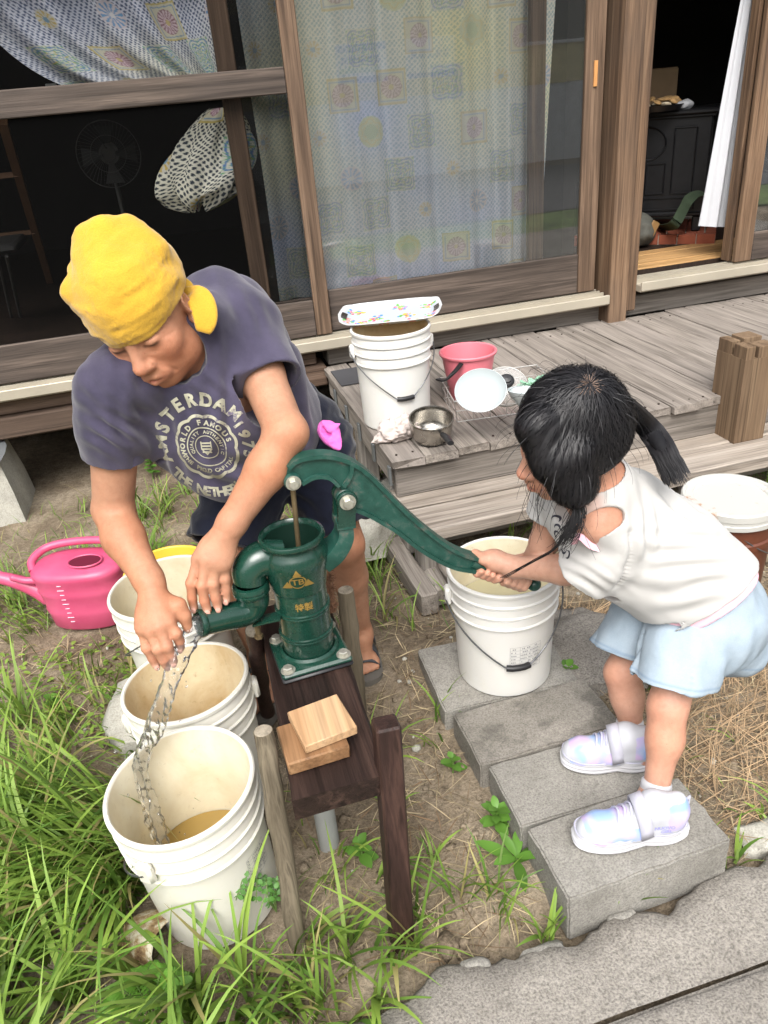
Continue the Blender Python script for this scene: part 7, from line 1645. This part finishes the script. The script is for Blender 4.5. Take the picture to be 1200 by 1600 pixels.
def density(x, y, kind):
    n1 = fbm(x * 2.3, y * 2.3, 0, 91, 3); d = np.zeros_like(x)
    if kind == 'long':
        d = np.where(x < -.22, 1.0, 0) * np.clip((2.25 - y) / .5, 0, 1) * np.clip(.75 + n1, .1, 1)
        d = np.maximum(d, np.where((x >= -.30) & (x < .14) & (y < 1.03), .36, 0) * np.clip(.7 + n1, 0, 1)); d = np.maximum(d, np.where((x >= .0) & (x < .47) & (y < 1.25), .30, 0) * np.clip(.6 + 1.2 * n1, 0, 1))
        d = np.maximum(d, np.where((y > 2.35) & (y < 3.3) & (x < .35), .5, 0) * np.clip(.4 + 1.5 * n1, 0, 1)); d = np.maximum(d, np.where((x > .35) & (x < .62) & (y > 2.0) & (y < 2.7), .6, 0)); d = np.maximum(d, np.where((x > .5) & (x < 2.4) & (y > 1.9) & (y < 2.5), .18, 0)); d = np.maximum(d, np.where((x > .86) & (x < 2.5) & (y > .9) & (y < 2.0), .10, 0) * np.clip(.5 + 1.5 * n1, 0, 1)); d = np.maximum(d, np.where((x > .25) & (x < .46) & (y > 1.0) & (y < 1.9), .40, 0) * np.clip(.4 + 1.5 * n1, 0, 1))
    elif kind == 'short':
        d = np.clip(.28 + .7 * n1, 0, 1) * np.where(x < .1, 1, .55); d = np.maximum(d, np.where(x < -.2, .6, 0))
    elif kind == 'straw':
        d = np.where(x > .15, 1.0, .55) * np.clip(.75 + .9 * fbm(x * 1.6, y * 1.6, 0, 17, 3), .1, 1); d = np.maximum(d, np.where((x > .85) & (y < 1.9), 1.0, 0))
    return d
def scatter(n, x0, x1, y0, y1, kind):
    x, y = g5.uniform(x0, x1, n), g5.uniform(y0, y1, n); k = (g5.uniform(0, 1, n) < density(x, y, kind)) & ~blocked(x, y); return x[k], y[k]
def emit(name, parts_, m, label=None, cat=None, kind='stuff', loc=(0, 0, 0)):
    o_ = 0; VV, QQ, CC_ = [], [], []
    for V, Q, C in parts_: VV.append(V); QQ.append(Q + o_); CC_.append(C); o_ += len(V)
    V = np.concatenate(VV); me = mesh_np(name, V, np.concatenate(QQ), loc); me.materials.append(MATS[m]); setcol(me, np.concatenate(CC_)); smooth(me, 180); o = bpy.data.objects.new(name, me); link(o); o.location = loc; tag(o, label, cat, kind=kind); return o
parts_ = []
# long clumped grass
x, y = scatter(3600, -1.5, 2.4, .55, 3.3, 'long')
x2, y2 = scatter(1100, -1.1, .0, .5, 1.9, 'long'); x, y = np.concatenate([x, x2]), np.concatenate([y, y2])
nb_ = g5.integers(5, 11, len(x)); near = (y < 1.5) & (x < .2); hg = np.where(near & (x < -.2), g5.uniform(.18, .42, len(x)), g5.uniform(.10, .22, len(x)))
cx, cy, nr, hg = [np.repeat(q, nb_) for q in (x, y, near, hg)]; n = len(cx); bx_, by_ = cx + g5.normal(0, .012, n), cy + g5.normal(0, .012, n)
az = g5.uniform(0, 6.283, n)
for qx, qy in ((-.175, 1.172), (-.135, 1.455), (-.165, 1.80), (-.50, 2.40), (.662, 1.545)):
    m_ = np.hypot(bx_ - qx, by_ - qy) < .42; az[m_] = (np.arctan2(by_ - qy, bx_ - qx) + g5.uniform(-1.2, 1.2, n))[m_]
parts_.append(blades(np.stack([bx_, by_, gz(bx_, by_) - .004], 1), az, g5.uniform(.05, .55, n), hg * g5.uniform(.55, 1.15, n), g5.uniform(.0018, .0046, n) * np.where(nr, 1.7, 1.0), g5.uniform(.3, 1.7, n), greens(n, .14)))
emit('grass', parts_, 'grass_blade', 'long green grass growing round the pails and pump stand', 'grass')
# short grass
parts_ = []; x, y = scatter(9000, -1.6, 2.6, .55, 3.4, 'short'); n = len(x); base = np.stack([x, y, gz(x, y) - .003], 1)
parts_.append(blades(base, g5.uniform(0, 6.283, n), g5.uniform(.1, .9, n), g5.uniform(.03, .10, n), g5.uniform(.0012, .0026, n), g5.uniform(.2, 1.4, n), greens(n, .25), 5)); emit('short_grass', parts_, 'grass_blade', 'sparse short grass and seedlings on the bare soil', 'grass')
# straw
parts_ = []; x, y = scatter(22000, -1.0, 2.6, .6, 3.2, 'straw'); n = len(x); base = np.stack([x, y, gz(x, y) + g5.uniform(.001, .012, n)], 1); s_ = g5.uniform(.4, 1.1, (n, 1)); col = np.array((.52, .42, .26)) * s_; rd_ = g5.uniform(0, 1, n) < .25; col[rd_] = np.array((.26, .17, .10)) * s_[rd_]
parts_.append(blades(base, g5.uniform(0, 6.283, n), np.full(n, 1.5) + g5.normal(0, .07, n), g5.uniform(.02, .11, n), g5.uniform(.0006, .0016, n), g5.normal(0.02, .12, n), col, 4))
bx_ = g5.uniform(.88, 1.7, 2500); by_ = g5.uniform(.92, 1.75, 2500); k = ~blocked(bx_, by_); bx_, by_ = bx_[k], by_[k]; n = len(bx_); col = np.array((.46, .32, .19)) * g5.uniform(.5, 1.25, (n, 1))
parts_.append(blades(np.stack([bx_, by_, gz(bx_, by_) + g5.uniform(.002, .02, n)], 1), g5.normal(.5, .7, n), np.full(n, 1.47) + g5.normal(0, .08, n), g5.uniform(.06, .20, n), g5.uniform(.0006, .0013, n), g5.normal(.05, .15, n), col, 6)); emit('straw_litter', parts_, 'straw_dry', 'dry straw and dead stalks littering the soil', 'straw')
# ground cover of tiny leaves
def leaf_arrays(base, d, up, L, w, col, seg=5, fold=.25):
    n = len(base); t_ = np.linspace(0, 1, seg); prof = np.sin(np.clip(t_ * .96 + .04, 0, 1) * np.pi) ** .8; sd = np.cross(d, up); sd /= np.linalg.norm(sd, axis=1)[:, None] + 1e-9
    c = base[:, None] + d[:, None] * (L[:, None] * t_)[..., None] - np.array((0, 0, 1.)) * (.22 * L[:, None] * t_ ** 2)[..., None]
    W_ = (w[:, None] * prof)[..., None]; A = c - sd[:, None] * W_ + up[:, None] * W_ * fold; B = c + sd[:, None] * W_ + up[:, None] * W_ * fold
    V = np.stack([A, c, B], 2).reshape(n, seg * 3, 3); i = np.arange(seg - 1) * 3; q = np.concatenate([np.stack([i, i + 1, i + 4, i + 3], 1), np.stack([i + 1, i + 2, i + 5, i + 4], 1)]); Q = q[None] + (np.arange(n) * seg * 3)[:, None, None]
    return V.reshape(-1, 3), Q.reshape(-1, 4), np.repeat(col, seg * 3, 0)
parts_ = []; xs_, ys_ = g5.uniform(-1.3, .45, 5000), g5.uniform(.7, 2.8, 5000); k = (fbm(xs_ * 3, ys_ * 3, 0, 41, 3) > .12) & ~blocked(xs_, ys_) & ((xs_ < -.1) | (ys_ > 2.2)); xs_, ys_ = xs_[k], ys_[k]; n = len(xs_); az = g5.uniform(0, 6.283, n); el = g5.uniform(-.1, .6, n); d = np.stack([np.cos(az) * np.cos(el), np.sin(az) * np.cos(el), np.sin(el)], 1); up = np.stack([-np.cos(az) * np.sin(el), -np.sin(az) * np.sin(el), np.cos(el)], 1)
parts_.append(leaf_arrays(np.stack([xs_, ys_, gz(xs_, ys_) + g5.uniform(.005, .03, n)], 1), d, up, g5.uniform(.012, .028, n), g5.uniform(.004, .009, n), greens(n, .03) * .9)); emit('ground_cover', parts_, 'leaf_green', 'low leafy ground cover among the grass', 'ground cover')
# fallen small stones
parts_ = []; mb = MB()
for k in range(260):
    a, b = g5.uniform(-.9, 1.9), g5.uniform(.75, 2.7)
    if blocked(np.array([a]), np.array([b]))[0]: continue
    r_ = g5.uniform(.003, .009) * (1.8 if g5.uniform() < .08 else 1); mb.ico((a, b, float(gz(a, b)) + r_ * .3), (r_, r_ * g5.uniform(.6, 1), r_ * g5.uniform(.5, .8)), rotm('Z', g5.uniform(0, 3)), 1)
o = obj('gravel', mb, 'pier_concrete', None, 60); tag(o, 'small pale pebbles scattered on the soil', 'gravel', kind='stuff')

bm = bmesh.new(); bmesh.ops.create_icosphere(bm, subdivisions=1, radius=1); IV = np.array([v.co[:] for v in bm.verts]); IF = np.array([[v.index for v in f.verts] for f in bm.faces]); bm.free()
n = 5200; a, b = g5.uniform(-1.0, 2.2, n), g5.uniform(.72, 2.9, n); k = ~blocked(a, b) & (fbm(a * 2, b * 2, 0, 55, 2) > -.35); a, b = a[k], b[k]; n = len(a); r_ = g5.gamma(2.0, .0024, n) + .001
VV = (IV[None] * (1 + .25 * g5.normal(0, 1, (n, len(IV), 1))) * (r_[:, None, None] * g5.uniform(.6, 1.1, (n, 1, 3)))) + np.stack([a, b, gz(a, b) + r_ * .2], 1)[:, None]
me = mesh_np('soil_clods', VV.reshape(-1, 3), (IF[None] + (np.arange(n) * len(IV))[:, None, None]).reshape(-1, 3)); me.materials.append(MATS['soil']); smooth(me, 180); o = bpy.data.objects.new('soil_clods', me); link(o); tag(o, 'crumbs of dry soil over the bare ground', 'soil', kind='stuff')
# ---------------------------------------------------------------- single plants
def plant(name, label, cat, p, leaves, stem=None, m='leaf_green', col=(.09, .20, .03)):
    T = thing(name, label, cat, p)
    if stem: mb = MB(); mb.tube(stem, np.linspace(.0028, .0014, len(stem)), 6); o = obj('stem', mb, 'stem_green', T, 60)
    for (b, d, u_, L, w_) in leaves:
        V, Q, C = leaf_arrays(np.array([b]), np.array([unit(d)]), np.array([unit(u_)]), np.array([L]), np.array([w_]), np.array([np.array(col) * g5.uniform(.8, 1.35)]), 7, .22)
        me = mesh_np('leaf', V, Q, pos(T)); me.materials.append(MATS[m]); setcol(me, C); smooth(me, 180); o = bpy.data.objects.new('leaf', me); link(o, T)
    return T
plain('stem_green', (.10, .17, .04), .6)
def broad(px, py, h_, n, L, w_, label, z=0.0, name='weed'):
    p = UZ(px, py, z); p[2] = z if z else float(gz(p[0], p[1])); lv = []
    for k in range(n):
        f_ = k / max(1, n - 1); a = k * 2.4 + g5.uniform(-.3, .3); el = .15 + .55 * f_; b = p + (0, 0, h_ * (.25 + .75 * f_)); d = np.array((math.cos(a) * math.cos(el), math.sin(a) * math.cos(el), math.sin(el))); u_ = np.array((-math.cos(a) * math.sin(el), -math.sin(a) * math.sin(el), math.cos(el))); lv.append((b, d, u_, L * g5.uniform(.7, 1.1) * (1 - .3 * f_), w_ * g5.uniform(.8, 1.1) * (1 - .3 * f_)))
    return plant(name, label, 'weed', p, lv, [p, p + (0.003, 0, h_ * .5), p + (0, 0.002, h_)])
broad(776, 1306, .075, 13, .055, .015, 'leafy weed beside the second stepping slab')
broad(806, 1362, .03, 7, .105, .017, 'long-leaved weed at the corner of the near block')
broad(708, 1215, .05, 7, .042, .013, 'small weed left of the slab stained by water')
broad(886, 1052, .025, 9, .045, .016, 'small bright weed squeezed between pail and concrete lump', .06)
broad(238, 742, .14, 16, .05, .017, 'bushy weed under the house behind the bending person')
broad(85, 1110, .06, 10, .045, .017, 'dark leafy weed among grass left of the middle pail')
broad(250, 1120, .05, 9, .05, .016, 'broad-leaved weed tucked behind the front pail', 0, 'weed')
broad(565, 1345, .06, 9, .05, .014, 'leafy seedling under the front of the pump stand')
def tuft(px, py, n, h0, h1, label, z=None, spread=.014, wd=(.003, .0055)):
    p = UZ(px, py, 0 if z is None else z); p[2] = float(gz(p[0], p[1])) if z is None else z; T = thing('grass_tuft', label, 'grass tuft', p)
    for k in range(n):
        b = p + np.array((g5.normal(0, spread), g5.normal(0, spread * .6), -.004)); V, Q, C = blades(b[None], g5.uniform(0, 6.283, 1), g5.uniform(.05, .6, 1), g5.uniform(h0, h1, 1), g5.uniform(*wd, 1), g5.uniform(.2, 1.2, 1), greens(1, .06) * 1.05, 9)
        me = mesh_np('blade', V, Q, pos(T)); me.materials.append(MATS['grass_blade']); setcol(me, C); smooth(me, 180); o = bpy.data.objects.new('blade', me); link(o, T)
tuft(975, 1408, 16, .07, .17, 'grass tuft in front of the near block at the paving edge', .0); tuft(858, 1470, 12, .08, .18, 'grass tuft at the broken paving edge left of the block', .0)
tuft(1140, 1350, 9, .06, .12, 'small grass tuft between block and pale stone', .0); tuft(640, 1480, 14, .12, .30, 'tall grass tuft at the foot of the square post'); tuft(545, 1500, 12, .15, .34, 'tall grass tuft between the two front posts of the stand'); tuft(380, 1540, 16, .16, .36, 'tall wide-bladed grass tuft in front of the front pail', wd=(.004, .007)); tuft(500, 1560, 12, .12, .30, 'grass tuft low in front of the stand near the paving')
tuft(300, 1590, 18, .18, .38, 'broad-bladed grass tuft at the bottom beside the fern', wd=(.004, .0075)); tuft(120, 1560, 22, .2, .42, 'tall arching grass tuft in the bottom corner of the yard', wd=(.004, .0075)); tuft(60, 1400, 20, .2, .42, 'tall arching grass tuft left of the rusty tin', wd=(.004, .007)); tuft(90, 1230, 18, .18, .36, 'tall grass tuft left of the front pail rim', wd=(.0035, .006)); tuft(30, 1130, 18, .18, .34, 'tall grass tuft at the left edge below the watering can')
tuft(690, 1130, 9, .08, .16, 'thin grass tuft beside the stained slab', wd=(.002, .004)); tuft(575, 880, 10, .14, .28, 'grass tuft behind the pump beside the concrete lump'); tuft(600, 760, 5, .20, .32, 'upright broad grass blades beside the deck corner', wd=(.006, .010), spread=.006)
# pinnate plant by the round post
p = UZ(432, 1425, 0); lv = []; T = thing('pinnate_weed', 'weed with rows of small round leaflets beside the front pail', 'weed', p)
for k in range(6):
    a = rad(70 + k * 24 + g5.uniform(-8, 8)); L = g5.uniform(.05, .09); P = catmull([p, p + (.02 * math.cos(a), .01 * math.sin(a), .06 + .02 * k % .04), p + np.array((math.cos(a) * L * .6, -.02, .12 + .012 * k)), p + np.array((math.cos(a) * L, -.045, .085 + .012 * k))], 6); mb = MB(); mb.tube(P, .0011, 5); fr_ = obj('frond', mb, 'stem_green', T, 60)
    for i in range(3, len(P), 2):
        dr_ = unit(P[i] - P[i - 1]); sd = unit(np.cross(dr_, (0, -.5, 1.)))
        for s_ in (-1, 1):
            V, Q, C = leaf_arrays(P[i][None], (sd * s_ + dr_ * .2)[None], np.array([[0, -.4, .9]]), np.array([.0125]), np.array([.0048]), np.array([[.07, .19, .03]]) * g5.uniform(.85, 1.3), 6, .05); me = mesh_np('leaflet', V, Q, pos(T)); me.materials.append(MATS['leaf_green']); setcol(me, C); smooth(me, 180); o = bpy.data.objects.new('leaflet', me); link(o, fr_)
# fern
p = UZ(240, 1600, 0); T = thing('fern', 'small bright green fern at the bottom edge', 'fern', p)
for k in range(6):
    a = rad(20 + k * 30); L = .085; P = catmull([p, p + (.03 * math.cos(a), .03 * math.sin(a), .06), p + (L * .65 * math.cos(a), L * .55 * math.sin(a), .09), p + (L * math.cos(a), L * .9 * math.sin(a), .07)], 7); mb = MB(); mb.tube(P, .001, 5); fr_ = obj('frond', mb, 'stem_green', T, 60)
    for i in range(3, len(P)):
        dr_ = unit(P[i] - P[i - 1]); sd = unit(np.cross(dr_, (0, 0, 1.)))
        for s_ in (-1, 1):
            f_ = i / len(P); V, Q, C = leaf_arrays(P[i][None], (sd * s_ + dr_ * .45)[None], np.array([[0, 0, 1.]]), np.array([.022 * math.sin(f_ * 2.9) + .003]), np.array([.0028]), np.array([[.12, .27, .035]]) * g5.uniform(.85, 1.2), 5, .1); me = mesh_np('leaflet', V, Q, pos(T)); me.materials.append(MATS['leaf_green']); setcol(me, C); smooth(me, 180); o = bpy.data.objects.new('leaflet', me); link(o, fr_)
